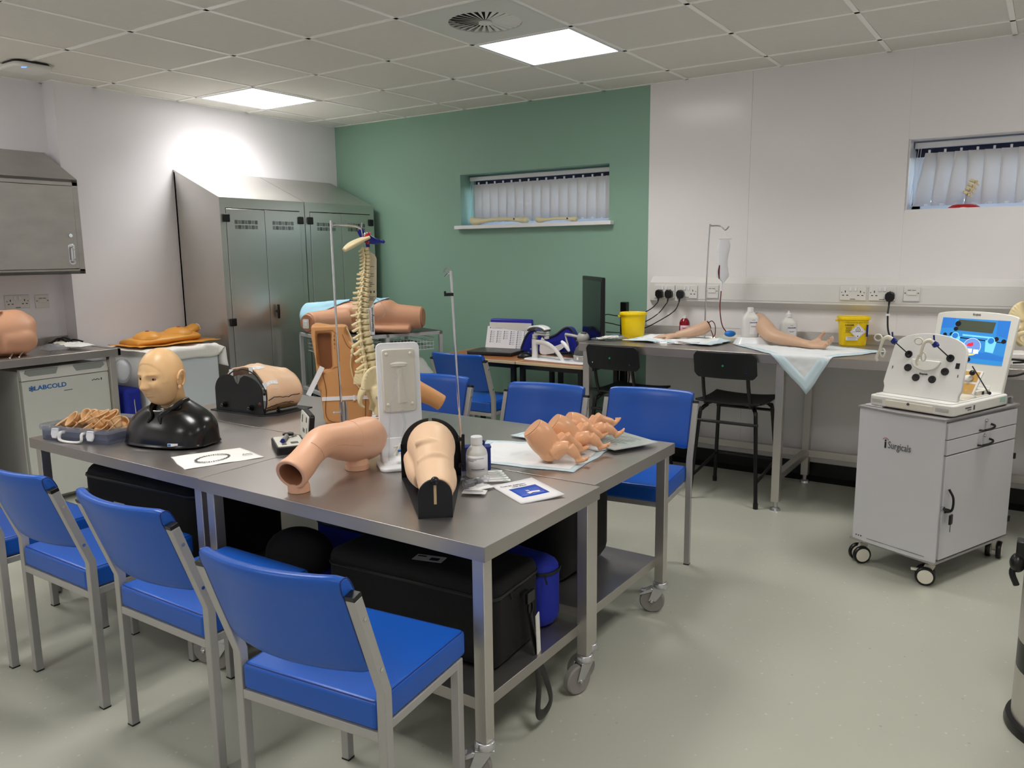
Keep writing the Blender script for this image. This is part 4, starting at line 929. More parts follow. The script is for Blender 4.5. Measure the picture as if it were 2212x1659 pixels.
b.sweep(smoothpath([(.0, y0-.0015, .40), (.02, y0-.0015, .35), (.06, y0-.0015, .31), (.09, y0-.0015, .2), (.085, y0-.0015, .02)], 6), .0013, 5)
b.sweep(smoothpath([(-.105, y0-.0015, .29), (-.09, y0-.0015, .22), (-.08, y0-.0015, .15), (-.075, y0-.0015, .02), (.08, y0-.0015, .012)], 6), .0018, 5); obj('moulded_groove', b, mat('groove_brown', (140, 88, 44), .6), t)
for k, ch in enumerate('2001'):
    text('lettering', ch, .014, INKG, t, (-.035, y0-.002, .395-.018*k), 90, 0, 0)
b = MB(); b.bb((-.10, y0-.003, .108), (.115, y0, .125)); b.bb((.035, y0-.006, .105), (.045, y0-.002, .128)); obj('strap', b, PAPER, t)
b = MB(); b.at((-.125, -.04, .20), ry=28); b.bb((-.010, 0, -.07), (.012, .002, .07)); obj('hook_strip', b, UPVC, t)
b = MB(); b.sweep(smoothpath([(.02, y0-.01, .43), (.04, y0-.01, .38), (.042, y0-.012, .33), (.03, y0-.01, .27), (.045, y0-.01, .19), (.075, y0-.012, .15)], 6), .0022, 8); b.ball((.04, y0-.012, .325), (.007, .006, .014)); b.ball((.036, y0-.012, .305), (.005, .005, .008)); obj('cord', b, BONEY, t)
# ---- spine model with pelvis, hanging from its chrome stand
def vert_bm():
    """one vertebra: body (local +x is anterior), arch, processes; unit size = body depth 1"""
    b = MB(); b.lathe([(0, -.36), (.50, -.37), (.54, -.30), (.44, 0), (.54, .30), (.50, .37), (0, .36)], (0, 0, 0), 18)
    limb(b, [(-.35, 0, .05), (-.75, 0, .0), (-1.25, 0, -.35), (-1.6, 0, -.5)], [(.22, .22), (.16, .2), (.1, .24), (.12, .2)], 10)
    for s in (-1, 1):
        limb(b, [(-.3, s*.32, .1), (-.65, s*.45, .12), (-.85, s*.85, .2)], [(.16, .18), (.15, .15), (.13, .13)], 10)
        limb(b, [(-.68, s*.36, .58), (-.7, s*.38, 0), (-.78, s*.36, -.58)], [(.13, .15), (.17, .2), (.13, .14)], 10)
    return b
vmesh = [None]
def spine_model(t, path, hips=True, flip=1, skull=True):
    """path: functions z -> x of body centres, from top to bottom"""
    z = path[0][1]; out = []; zs = [p[1] for p in path][::-1]; xs_ = [p[0] for p in path][::-1]
    hts = [.0150]*7+[.0185]*4+[.0215]*4+[.0245]*4+[.0325]*5; dps = [.021]*7+[.026]*4+[.032]*4+[.036]*4+[.043]*5
    tot = sum(hts); sc = (path[0][1]-path[-1][1])/tot
    for k, (h, d) in enumerate(zip(hts, dps)):
        h *= sc; zc = z-h/2; x = float(np.interp(zc, zs, xs_)); x2 = float(np.interp(zc-.01, zs, xs_)); tilt = math.atan2(x-x2, .01)*.8
        if vmesh[0] is None:
            o = obj('vertebra', vert_bm(), BONE, t, smooth=50); vmesh[0] = o.data
        else: o = bpy.data.objects.new('vertebra', vmesh[0]); COL.objects.link(o); o.parent = t
        o.location = (x*flip, 0, zc); sp_ = 1.25 if k < 7 else (1.35 if k < 19 else 1.0)
        o.scale = (d*sp_ if 0 else d, d*1.05, h*.98*1.05); o.rotation_euler = (0, (tilt+(.25 if 7 <= k < 16 else 0))*1, 0 if flip > 0 else PI)
        if flip < 0: o.rotation_euler = (0, -tilt, PI)
        q = MB(); q.cyl((0, 0, 0), d*.47, h*.32, 14)
        dd = obj('disc', q, DISC, t); dd.location = (x*flip, 0, zc-h/2); z -= h
    xe = path[-1][0]; ze = z
    b = MB(); limb(b, [(xe*flip, 0, ze+.0), ((xe-.015)*flip, 0, ze-.04), ((xe-.045)*flip, 0, ze-.08), ((xe-.05)*flip, 0, ze-.12), ((xe-.03)*flip, 0, ze-.14)], [(.035, .022), (.038, .02), (.028, .014), (.014, .008), (.007, .005)], 14, (1, 0, 0)); obj('sacrum', b, BONE, t, fuse=.004, smooth=180)
    if hips:
        for s in (-1, 1):
            b = MB(); X = xe*flip
            # ilium wing: a curved fan
            def il(u, v, s=s, X=X):
                a = R(20+150*u); r = .022+.062*v; return (X+flip*(-.0+r*math.cos(a)*.95)-.0, s*(.052+.030*v-.012*math.sin(PI*u)*v), ze-.045+r*math.sin(a)*1.0)
            b.grid(il, 16, 6); o_ = len(b.v)
            bb_ = MB(); bb_.v = list(b.v); bb_.f = list(b.f); bb_.mi = list(b.mi)
            ed = [(X+flip*((.066+.026*math.sin(R(15+160*u/14))**3)*math.cos(R(15+160*u/14))*.95+.006), s*(.085-.012*math.sin(PI*u/14)), ze-.050+(.066+.026*math.sin(R(15+160*u/14))**3)*1.02*math.sin(R(15+160*u/14))) for u in range(15)]
            m_ = MB(); N = 14
            for u in range(N+1):
                a = R(15+160*u/N); inner = (X+flip*.012*math.cos(a), s*.050, ze-.050+.012*math.sin(a)); rr_ = .066+.026*math.sin(a)**3; outer = (X+flip*(rr_*math.cos(a)*.95+.006), s*(.085-.012*math.sin(PI*u/N)), ze-.050+rr_*1.02*math.sin(a)); m_.sweep([inner, outer], [(.014, .006), (.012, .005)], 8)
            m_.sweep(ed, .006, 8)
            limb(m_, [(X+flip*.0, s*.055, ze-.045), (X+flip*.012, s*.062, ze-.085), (X+flip*.02, s*.06, ze-.125), (X+flip*.012, s*.05, ze-.165)], [(.018, .022), (.022, .026), (.016, .018), (.015, .02)], 12)
            limb(m_, [(X+flip*.02, s*.058, ze-.085), (X+flip*.055, s*.04, ze-.095), (X+flip*.075, s*.010, ze-.115), (X+flip*.055, s*.015, ze-.15), (X+flip*.015, s*.045, ze-.165)], [(.012, .012), (.010, .011), (.010, .014), (.007, .009), (.012, .013)], 12)
            hp_ = obj('hip_bone', m_, BONE, t, smooth=180, fuse=.0042, fsm=5)
            q = MB(); q.cyl((X+flip*.005, s*.088, ze-.085), .006, .01, 12, 'y'); obj('screw', q, ZINC, hp_)
    b = MB(); b.ball((xe*flip-flip*.008, .0, ze+.018), (.014, .021, .009)); obj('red_disc', b, RED, t)
    z0 = path[0][1]; x0 = path[0][0]*flip
    if skull:
        b = MB(); limb(b, [(x0+flip*.012, 0, z0+.040), (x0-flip*.025, 0, z0+.026), (x0-flip*.065, 0, z0+.006), (x0-flip*.092, 0, z0-.012)], [(.035, .008), (.045, .012), (.045, .014), (.025, .009)], 18, (0, 0, 1)); obj('occipital_plate', b, BONE, t, smooth=180)
        b = MB(); b.sweep([(x0+.018*math.cos(a), .018*math.sin(a), z0+.045+.012*math.cos(a)) for a in np.linspace(0, 2*PI, 20)[:-1]], .005, 8, closed=True); b.ball((x0+flip*.006, -.012, z0+.018), (.008, .008, .007)); obj('red_artery', b, RED, t)
        b = MB(); b.ball((x0-.0, 0, z0+.052), (.010, .010, .010)); b.sweep(smoothpath([(x0-flip*.012, 0, z0+.045), (x0-flip*.016, 0, z0+.075), (x0-flip*.012, 0, z0+.10)], 4), .0022, 8); obj('hanging_hook', b, CHROME, t)
SPX = (2.80, -2.83); SPA = 56
t = thing('spine_model', 'full-length spine and pelvis model hanging from the chrome stand on the tables', 'spine model', (SPX[0], SPX[1], 0), SPA)
spine_model(t, [(.190, 1.475), (.196, 1.43), (.190, 1.36), (.180, 1.28), (.172, 1.20), (.175, 1.12), (.190, 1.03), (.198, .97), (.188, .935)])
t = thing('spine_stand', 'thin chrome rod stand with bent top holding the spine model', 'stand', (SPX[0]+.03, SPX[1]+.044, TZ), SPA)
b = MB(); b.sweep(smoothpath([(.006, 0, .02), (.0, 0, .40), (-.004, 0, .845), (.003, 0, .862), (.02, 0, .866), (.09, 0, .862), (.12, 0, .85)], 6), .0048, 10); obj('bent_rod', b, CHROME, t)
b = MB(); b.lathe([(.0, 0), (.07, 0), (.07, .006), (.012, .012), (.011, .13), (.0, .13)], (.008, 0, 0), 24); b.lathe([(.006, 0), (.006, .13)], (.024, 0, 0), 16); st_ = obj('base_tube', b, CHROME, t)
b = MB(); b.cyl((-.012, 0, .085), .003, .03, 10, 'x'); b.ball((-.028, 0, .085), .005); obj('thumb_screw', b, ZINC, st_)
# drip bag + blue clip on the same hook
t = thing('drip_bag', 'cream drip bag printed with black lines hanging behind the spine', 'drip bag', (SPX[0], SPX[1], 0), SPA)
def bag(u, v, s):
    z = 1.455-.235*v; w_ = .030*min(1, (v*7)**.5+.1)*(1 if v < .82 else max(.15, 1-(v-.82)*4.6)); e = 2*u-1
    return (.212-.01*v+e*w_, .035+s*.014*(1-e*e)*math.sin(PI*min(1, v*1.02))**.5, z)
b = MB(); b.grid(lambda u, v: bag(u, v, -1), 12, 24); b.grid(lambda u, v: bag(u, v, 1), 12, 24, True); bg_ = obj('bag', b, mat('cream_bag', (222, 212, 176), .3, trans=.1), t, smooth=180)
b = MB()
for k, (z, x0_, x1_) in enumerate(((1.405, -.012, -.004), (1.392, -.004, .02), (1.365, -.01, .0), (1.362, .004, .018), (1.352, -.006, .018), (1.325, -.014, .010), (1.318, -.01, .018), (1.310, -.016, .006), (1.265, -.018, .018), (1.258, -.018, .012), (1.252, -.012, .018))): b.bb((.205+x0_, .0185, z), (.205+x1_, .0195, z+.0022))
for x_ in (-.014, .0, .014): b.bb((.204+x_, .0185, 1.283), (.210+x_, .0195, 1.292))
obj('printed_text', b, INKG, bg_, smooth=None)
b = MB(); b.sweep([(.202, .035, 1.222), (.202, .035, 1.16), (.205, .035, 1.12)], .004, 8); obj('outlet_tube', b, CLEAR, t)
t = thing('hanging_clip', 'translucent blue plastic clip at the top of the spine stand', 'clip', (SPX[0], SPX[1], 0), SPA)
b = MB(); limb(b, [(.165, .02, 1.545), (.195, .02, 1.515), (.23, .02, 1.50), (.262, .02, 1.497)], [(.006, .008), (.012, .02), (.009, .014), (.004, .005)], 12); b.ball((.268, .02, 1.497), .008); limb(b, [(.20, .02, 1.51), (.205, .03, 1.475)], [(.01, .02), (.008, .008)], 10); b.sweep(smoothpath([(.16, .02, 1.552), (.175, .02, 1.556), (.185, .02, 1.54)], 4), .004, 8); obj('clip_body', b, NAVYT, t, smooth=180)
# ---- black stand with breast skin
t = thing('breast_model_stand', 'black notched plate stand with taped flesh skin draped over it, back left table', 'training model', (2.105, -2.62, TZ), 3)
b = MB(); b.prism([(-.19, -.15), (.15, -.15), (.215, -.09), (.215, .13), (-.19, .13)], 0, .006); obj('base_plate', b, BLACKM, t, bevel=.001)
b = MB(); pts = [(-.165, 0), (.165, 0), (.163, .10)]+[(.045+.118*math.cos(a), .10+.085*math.sin(a)) for a in np.linspace(.15, PI/2, 10)]+[(.02, .172), (.005, .145), (-.008, .14), (-.02, .15), (-.035, .178), (-.06, .185)]+[(-.07+.095*math.cos(a), .10+.085*math.sin(a)) for a in np.linspace(PI/2+.1, PI-.1, 10)]
b.prism(pts, -.135, -.129, 'y'); pf = obj('front_plate', b, BLACKM, t, bevel=.001)
b = MB()
for x in (-.095, .09): b = MB(); b.cyl((x, -.142, .035), .014, .016, 18, 'y'); b.ball((x, -.155, .035), (.010, .009, .010)); obj('knob', b, BLACKG, t)
for x, y in ((.175, -.05), (.15, -.12)): b = MB(); b.cyl((x, y, .018), .006, .03, 12); b.cyl((x, y, .014), .012, .003, 16); obj('bolt', b, BLACKG, t)
pass
b = MB()
def sk(u, v, s=0):
    a = R(150-185*u); e = math.sin(PI*u); x = .035+(.150+.02*v)*math.cos(a)+.015*v; z = .098+(.125-.018*v)*max(-.55, math.sin(a))+.01*math.sin(PI*v)
    return (x, -.122+.185*v, z+.014*nz(u*4, v*4, 5)+.006*nz(u*11, v*9, 2))
b.grid(sk, 36, 14); sk_ = obj('skin', b, SKINP, t, solid=.007, smooth=180)
b = MB()
def flap(u, v): return (.135+.035*math.sin(PI*v)-.0+.012*u, -.10+.19*u, .145-.13*v)
b.grid(flap, 12, 12); obj('side_flap', b, mat('flap_flesh', (206, 160, 112), .5), sk_, solid=.006, smooth=180)
b = MB()
for u in (.12, .42, .66):
    for v in np.linspace(0, .35, 6)[:-1]:
        p = Vector(sk(u, v)); q = Vector(sk(u, v+.07)); p2 = Vector(sk(u+.045, v)); q2 = Vector(sk(u+.045, v+.07)); nrm = (q-p).cross(p2-p).normalized()*.0052
        if nrm.z < 0: nrm = -nrm
        b.add([p+nrm, p2+nrm, q2+nrm, q+nrm, p, p2, q2, q], [(0, 1, 2, 3), (4, 7, 6, 5), (0, 4, 5, 1), (1, 5, 6, 2), (2, 6, 7, 3), (3, 7, 4, 0)])
    p = Vector(sk(u, 0)); b.box(p+Vector((.006, -.004, -.008)), (.024, .003, .03))
for u in (.8,):
    p = Vector(sk(u, .45)); b.box(p+Vector((-.02, 0, .02)), (.03, .09, .003))
obj('white_tape', b, UPVC, sk_, smooth=None)
b = MB(); b.sweep([Vector(sk(u, 0))+Vector((0, -.006, -.012)) for u in np.linspace(0, .97, 30)], .0028, 8); b.sweep([Vector(sk(.86, v))+Vector((.007, 0, .002)) for v in np.linspace(0, .9, 12)], .002, 6); b.sweep([Vector(sk(.97, v))+Vector((.006, 0, .002)) for v in np.linspace(0, .8, 12)], .0025, 6); obj('black_band', b, CABLE, sk_)
b = MB(); b.ball((.145, -.13, .055), (.012, .012, .012)); b.ball((.150, -.11, .10), (.006, .006, .006)); obj('red_spot', b, mat('dark_red', (70, 14, 14), .5), sk_)
# ---- baby lower bodies
def baby(label):
    t = thing('baby_model', label, 'baby model', (0, 0, 0), 0, 'flesh baby lower-body models')
    b = MB(); limb(b, [(-.078, 0, .118), (-.056, 0, .094), (-.034, 0, .064), (-.012, 0, .040), (.006, 0, .034)], [(.040, .040), (.047, .049), (.048, .048), (.044, .040), (.026, .024)], 26, (1, 0, 1))
    b.ball((-.022, 0, .028), (.036, .046, .028))
    b.ball((-.020, 0, .1165), .0055)
    for s, kx, kz, fx, fz in ((-1, .040, .070, .074, .012), (1, .044, .086, .098, .022)):
        sp = 1 if s > 0 else 1
        limb(b, [(-.01, s*.028, .036), (.018, s*.042, .055), (kx, s*.05, kz-.012)], [(.030, .028), (.026, .025), (.021, .021)], 18)
        limb(b, [(kx-.002, s*.05, kz-.010), (kx+.014, s*.052, kz-.03), (fx-.008, s*.052, fz+.014), (fx-.004, s*.052, fz+.004)], [(.021, .020), (.021, .019), (.014, .013), (.013, .012)], 16)
        limb(b, [(fx-.014, s*.052, fz), (fx+.006, s*.056, fz+.002), (fx+.026, s*.060, fz+.008)], [(.013, .010), (.014, .008), (.012, .006)], 14)
        for q in range(5): b.ball((fx+.031-.003*q, s*(.052+.0055*q), fz+.011), (.0055-.0005*q, .0038, .0042), 10, 8)
    obj('body', b, SKINB, t, smooth=180, fuse=.0027, fsm=4)
    b = MB(); b.at((-.0790, 0, .1192), ry=-43); b.cyl((0, 0, 0), .038, .002, 28); obj('cut_face', b, SKINB, t)
    return t
bt = baby('front baby lower-body model seated on the pad nearest the table edge'); bt.location = (3.865, -2.745, TZ+.006); bt.rotation_euler = (0, 0, R(40)); bt.scale = (1.05, 1.05, 1.05)
for x, y, rz, z, lab in ((3.865, -2.575, 42, .012, 'middle baby model with raised legs, second from the table edge'), (3.855, -2.415, 44, .016, 'rearmost baby model of three, its feet highest and furthest right')):
    dup(bt, (x, y, TZ+.006), rz, lab, rot=(0, R(-8 if y < -2.5 else -20), R(rz)))
# pads and folder
sheet('absorbent_pad', 'white quilted absorbent pad with blue edge under the front baby model', 'pad', [(3.60, -2.90), (3.985, -2.83), (3.94, -2.42), (3.455, -2.60)], TZ, PAD, .005, 14, 40, 32, 'absorbent pads', edge=PADB, seed=3)
sheet('absorbent_pad', 'white absorbent pad under the rear baby models and grey folder', 'pad', [(3.50, -2.50), (3.93, -2.55), (4.03, -2.28), (3.57, -2.265)], TZ+.006, PAD, .004, 14, 36, 28, 'absorbent pads', edge=PADB, seed=7)
t = thing('plastic_wallet', 'pale grey plastic document wallet lying at the back right table corner', 'folder', (3.935, -2.385, TZ+.014), -25)
b = MB(); b.prism(rrect(.225, .215, .006, 3), 0, .005); fo = obj('wallet', b, PAPERG, t, bevel=.001)
b = MB()
random.seed(2)
for q in range(9): b.box((-.01+random.uniform(-.02, .02), .07-.016*q, .0056), (.15-random.uniform(0, .06), .003, .0006))
obj('faint_text', b, mat('faint_grey', (150, 156, 156), .6), fo, smooth=None)
# ---- bottle, blue box, packets
def bottle(name, label, cat, loc, rz, prof, m, cap, capm=UPVC, group=None, liquid=None, lab=None, square=False):
    t = thing(name, label, cat, loc, rz, group); b = MB()
    if square: rings(b, [((0, 0, z), (0, 0, 1), r, r*square) for r, z in prof], 32, (0, 1, 0), .55)
    else: b.lathe(prof, n=32)
    bo = obj('bottle_body', b, m, t, smooth=40)
    b = MB(); b.lathe(cap, n=24); obj('cap', b, capm, t, smooth=40)
    if liquid:
        b = MB(); r, z = liquid; k = .96
        if square: rings(b, [((0, 0, .002), (0, 0, 1), r*k, r*k*square), ((0, 0, z), (0, 0, 1), r*k, r*k*square)], 32, (0, 1, 0), .55)
        else: b.lathe([(0, .002), (r*k, .002), (r*k, z), (0, z)], n=28)
        obj('liquid', b, LIQ, t)
    return t, bo
t, bo = bottle('plastic_bottle', 'milky plastic bottle with white cap and paper label by the joint model', 'bottle', (3.73, -3.035, TZ), 35, [(0, 0), (.033, 0), (.036, .004), (.036, .080), (.033, .092), (.020, .108), (.017, .112), (.017, .118)], MILKY, [(0, .112), (.020, .112), (.020, .137), (.018, .139), (0, .139)], liquid=(.036, .022))
b = MB()
def cyl_label(b, r, z0, z1, a0, a1):
    b.grid(lambda u, v: (r*math.sin(R(a0+(a1-a0)*u)), -r*math.cos(R(a0+(a1-a0)*u)), z0+(z1-z0)*v), 24, 2)
cyl_label(b, .0364, .024, .078, -85, 85); lb = obj('paper_label', b, PAPER, bo, solid=.0004, smooth=180)
b = MB()
for z, a0_, a1_ in ((.068, -60, 40), (.064, -60, 0), (.060, -60, -15), (.030, -30, 45)): cyl_label(b, .0370, z, z+(.0016 if z > .04 else .003), a0_, a1_)
obj('printed_text', b, INKG, lb, smooth=None)
t = thing('blue_box', 'small blue plastic carry box with handle behind the milky bottle', 'box', (3.672, -2.965, TZ), 42)
b = MB(); b.bb((-.052, -.02, 0), (.052, .02, .080)); obj('box_body', b, NAVY, t, bevel=.003)
b = MB(); b.bb((-.054, -.022, .078), (.054, .022, .084)); obj('lid', b, NAVY, t, bevel=.002)
b = MB(); b.sweep(smoothpath([(.0, 0, .082), (.002, 0, .098), (.03, 0, .098), (.026, 0, .082)], 4), (.003, .004), 8); obj('handle', b, NAVY, t)
random.seed(4)
mg = mat('needle_green', (120, 190, 160), .4)
labs = ['top', 'second', 'third', 'fourth', 'lowest']
for q in range(5):
    x, y = 3.735+.026*q*.9, -2.972-.022*q; t = thing('needle_packet', 'slim white needle packet, %s of the fan of five beside the booklet' % labs[q], 'needle packet', (x, y, TZ+.0005+.0012*q), 40+random.uniform(-3, 3), 'slim needle packets')
    b = MB(); b.bb((-.045, -.010, 0), (.045, .010, .0022)); o = obj('wrapper', b, PAPER, t, bevel=.0008)
    b = MB(); b.bb((-.03, -.003, .0022), (.03, .003, .0042)); obj('needle_shape', b, MILKY, o)
    b = MB(); b.box((.0, .0065, .0024), (.05, .001, .0006)); b.box((.028, -.0065, .0024), (.016, .003, .0006)); obj('green_print', b, mg, o)
t = thing('large_syringe', 'clear wide syringe lying beside the black joint stand', 'syringe', (3.795, -3.13, TZ+.0145), 78)
b = MB(); b.lathe([(.0125, -.04), (.0135, .0), (.0135, .045), (.004, .05), (.003, .06)], (0, 0, 0), 20, 'x'); b.lathe([(.0, -.045), (.0145, -.045), (.0145, -.041), (0, -.041)], (0, 0, 0), 20, 'x'); obj('barrel', b, CLEAR, t); b = MB(); b.lathe([(.0, .0), (.012, .0), (.012, .012), (0, .014)], (0, 0, 0), 18, 'x'); b.lathe([(.003, -.05), (.003, .0)], (0, 0, 0), 8, 'x'); obj('plunger', b, GREYP, t)
for k, (x, y, rz, lab) in enumerate(((3.845, -3.205, 25, 'small opened syringe wrapper with purple stripe against the black stand'), (3.835, -3.155, 70, 'small opened clear wrapper with syringe tip right of the purple one'))):
    t = thing('opened_wrapper', lab, 'wrapper', (x, y, TZ+.001), rz, 'opened wrappers'); b = MB(); crumpled(b, (0, 0, .007), (.075, .042, .009), 20+k, 14, 10, .003); obj('film', b, MILKY, t, smooth=60)
    b = MB(); b.box((0, -.014, .0145), (.06, .005, .0008)) if k == 0 else b.lathe([(.006, -.02), (.006, .008), (.002, .012), (.002, .022)], (0, 0, .014), 12, 'x'); obj('stripe' if k == 0 else 'syringe_tip', b, mat('purple_print', (80, 60, 140), .5) if k == 0 else CLEAR, t)
# ---- booklet
t = thing('booklet', 'folded white booklet with a blue picture at the front right table corner', 'booklet', (3.968, -3.098, TZ), 61)
b = MB(); w_, d_ = .148, .212
def bk_(z0, sk): 
    return lambda u, v: ((u-.5)*w_+sk*u, (v-.5)*d_, z0+.006*u*u)
for q in range(3): b.grid(bk_(.0008+.0012*q, .002*q), 8, 8)
pg = obj('pages', b, PAPER, t, solid=.0006, smooth=180)
b = MB(); b.grid(lambda u, v: ((u-.5)*.095+.004, (v-.5)*.095-.012, .0040+.006*((u-.5)*.65+.5)**2), 8, 4); pc = obj('blue_picture', b, mat('photo_blue', (28, 78, 190), .4), pg, solid=.0004, smooth=180)
b = MB(); b.sweep(smoothpath([(-.012, -.037, .0068), (.005, -.029, .0075), (.030, -.034, .0084)], 4), (.007, .0006), 8); b.box((-.004, -.010, .0066), (.003, .014, .0008)); b.box((.002, -.010, .0068), (.003, .014, .0008)); obj('white_syringe_picture', b, PAPER, pc)
text('lettering', 'Trust for Aspiration Mk 2', .0110, INKG, pg, (0, .066, .0062), 0, 0, 0, ext=.0004); text('lettering', 'User Guide', .0110, INKG, pg, (.002, .050, .0062), 0, 0, 0, ext=.0004)
# ---- leaflets on the back table behind the spine
for k, (x, y, rz, lab) in enumerate(((2.64, -2.40, 20, 'white leaflet with orange print behind the spine pelvis'), (2.70, -2.48, 48, 'paper leaflet with dark red print under the orange one'))):
    t = thing('leaflet', lab, 'leaflet', (x, y, TZ+.0005+.003*(1-k)), rz, 'leaflets on the back table'); b = MB(); b.bb((-.1, -.07, 0), (.1, .07, .0015)); o = obj('sheet', b, PAPER, t); b = MB(); b.box((-.03, .0, .0018), (.08, .05, .0006)); b.box((.05, -.03, .0018), (.05, .02, .0006)); obj('print', b, mat('orange_print', (200, 100, 50), .6) if k == 0 else mat('dark_red_print', (130, 40, 40), .6), o)
# ================================================================== ON THE BENCH
def hand(b, M, spread=0., curl=(.5, .5, .6, .7), k=1., thumb=1, tcurl=.3):
    """right-size hand, wrist at origin of M, fingers along +x, palm up (+z), thumb on side thumb*y"""
    old = b.T; b.T = old @ M
    limb(b, [(-.03, 0, 0), (0, 0, 0), (.035*k, 0, 0), (.085*k, 0, .002)], [(.026*k, .020*k), (.027*k, .018*k), (.038*k, .017*k), (.040*k, .013*k)], 18, (0, 0, 1))
    limb(b, [(.01*k, thumb*.018*k, .002), (.04*k, thumb*.030*k, .006), (.06*k, thumb*.030*k, .006)], [(.012, .012), (.015, .014), (.010, .010)], 12)
    for q, (ln, y) in enumerate(((.070, .029), (.078, .010), (.072, -.010), (.056, -.028))):
        y *= thumb*k; ln *= k; c = curl[q]; pts = [Vector((.078*k, y*.95, 0)), Vector((.088*k, y, 0))]; a = .15; L_ = (ln*.45, ln*.32, ln*.26); p = pts[-1].copy()
        for s_ in L_:
            p = p+Vector((math.cos(a)*s_, (y*spread*6)*s_*4, math.sin(a)*s_)); pts.append(p.copy()); a += c*1.2
        limb(b, pts, [(.010*k, .0095*k), (.0098*k, .0094*k), (.0094*k, .009*k), (.0086*k, .0082*k), (.0070*k, .0066*k)], 12, k=4)
    limb(b, [(.022*k, thumb*.024*k, .003), (.045*k, thumb*.044*k, .008+.01*tcurl), (.066*k, thumb*.056*k, .016+.03*tcurl), (.086*k, thumb*.058*k, .022+.05*tcurl)], [(.013*k, .012*k), (.0125*k, .012*k), (.0105*k, .010*k), (.008*k, .0075*k)], 12)
    b.T = old
def frame_to(p, ax, palm):
    ax = Vector(ax).normalized(); z = Vector(palm); z = (z-ax*z.dot(ax)).normalized(); y = z.cross(ax); M = Matrix.Identity(4)
    for i in range(3): M[i][0] = ax[i]; M[i][1] = y[i]; M[i][2] = z[i]
    M.translation = p; return M
# left forearm model
t = thing('forearm_model', 'cut forearm and hand model palm down on a padded tray, left part of bench', 'arm model', (3.42, -.40, BZ+.012), 0)
b = MB(); limb(b, [(.115, .075, .085), (.08, .05, .064), (.03, .02, .046), (-.03, -.008, .032), (-.055, -.02, .026)], [(.040, .036), (.042, .038), (.038, .034), (.028, .024), (.027, .020)], 22)
hand(b, frame_to(Vector((-.06, -.022, .022)), (-.88, -.38, -.05), (0, 0, -1)), .05, (.25, .2, .3, .35), .95, -1, .1)
obj('arm_skin', b, ARM, t, smooth=180, fuse=.0032, fsm=4)
b = MB(); rings(b, [((.119, .0775, .087), (.8, .5, .38), .033, .03), ((.122, .079, .0885), (.8, .5, .38), .03, .027)], 20); obj('cut_face', b, mat('cut_dark', (80, 50, 36), .6), t)
b = MB(); b.sweep(smoothpath([(.115, .07, .10), (.14, .07, .115), (.165, .06, .09), (.17, .05, .035), (.16, .045, .02)], 6), .0028, 8); b.sweep(smoothpath([(.12, .08, .08), (.14, .09, .03), (.15, .07, .01)], 6), .0028, 8); obj('red_tube', b, BLOOD, t)
t = thing('steel_tray', 'shallow oval metal tray under the left forearm model', 'tray', (3.40, -.50, BZ+.001), 10)
b = MB(); b.prism(rrect(.30, .20, .08, 8), 0, .010); obj('tray', b, CHROME, t, bevel=.003)
sheet('absorbent_pad', 'white and blue crumpled absorbent pad under the left forearm on the bench', 'pad', [(3.08, -.60), (3.66, -.60), (3.70, -.25), (3.12, -.20)], BZ+.006, PAD, .018, 10, 44, 30, 'absorbent pads', edge=PADB, seed=12, esz=.02, wob=.02)
t = thing('white_dish', 'cream kidney-shaped dish with blue bulb behind the left forearm', 'dish', (3.66, -.26, BZ), 20)
b = MB(); b.lathe([(0, .003), (.08, .003), (.095, .03), (.10, .03), (.085, 0), (0, 0)], n=32); obj('dish', b, IVORYP, t)
# fluid stand + bag + tube
t = thing('fluid_stand', 'thin steel drip stand with bent hook at the back of the bench', 'stand', (3.505, -.30, BZ), 32)
b = MB(); b.sweep(smoothpath([(0, 0, .0), (.003, 0, .4), (.012, 0, .695), (.018, 0, .708), (.03, 0, .71), (.075, 0, .708), (.105, 0, .685), (.118, 0, .69), (.13, 0, .705)], 6), .0045, 10); b.lathe([(0, 0), (.05, 0), (.05, .005), (.006, .012), (0, .03)], n=24); obj('bent_rod', b, CHROME, t)
t = thing('fluid_bag', 'narrow clear hanging fluid bag with red tube and blue bulb', 'drip bag', (3.505, -.30, BZ), 32)
def fb(u, v, s):
    e = 2*u-1; w_ = .036*(1 if .12 < v < .85 else (.72+.28*v/.12 if v <= .12 else max(.1, 1-(v-.85)*6))); w_ *= 1+.10*math.sin(v*9)
    return (.108+.012*math.sin(v*3)*-1+e*w_, s*.012*(1-e*e)**.5*min(1, v*4), .625-.265*v)
b = MB(); b.grid(lambda u, v: fb(u, v, 1), 14, 30); b.grid(lambda u, v: fb(u, v, -1), 14, 30, True); bg2 = obj('bag', b, mat('bag_film', (240, 241, 245), .25, trans=.15, alpha=.92), t, smooth=180)
b = MB(); b.sweep([(.072, 0, .632), (.15, 0, .632)], .0045, 8); b.sweep([(.10, 0, .685), (.09, 0, .632)], .001, 5); b.sweep([(.104, 0, .685), (.125, 0, .632)], .001, 5); obj('top_bar', b, UPVC, t)
b = MB(); limb(b, [(.078, -.009, .47), (.074, -.01, .43), (.078, -.008, .385)], [(.002, .004), (.004, .006), (.003, .003)], 8); obj('dark_liquid', b, BLOOD, bg2)
b = MB(); b.sweep(smoothpath([(.095, 0, .36), (.094, 0, .30), (.086, -.02, .20), (.10, -.03, .10), (.135, -.03, .045)], 8), .0032, 8); obj('red_tube', b, BLOOD, t); b = MB(); b.sweep([(.095, 0, .362), (.094, 0, .31)], .006, 10); obj('drip_chamber', b, UPVC, t)
b = MB(); b.ball((.15, -.035, .045), (.035, .022, .02), 20, 12); obj('blue_bulb', b, BLUEB, t, smooth=180)
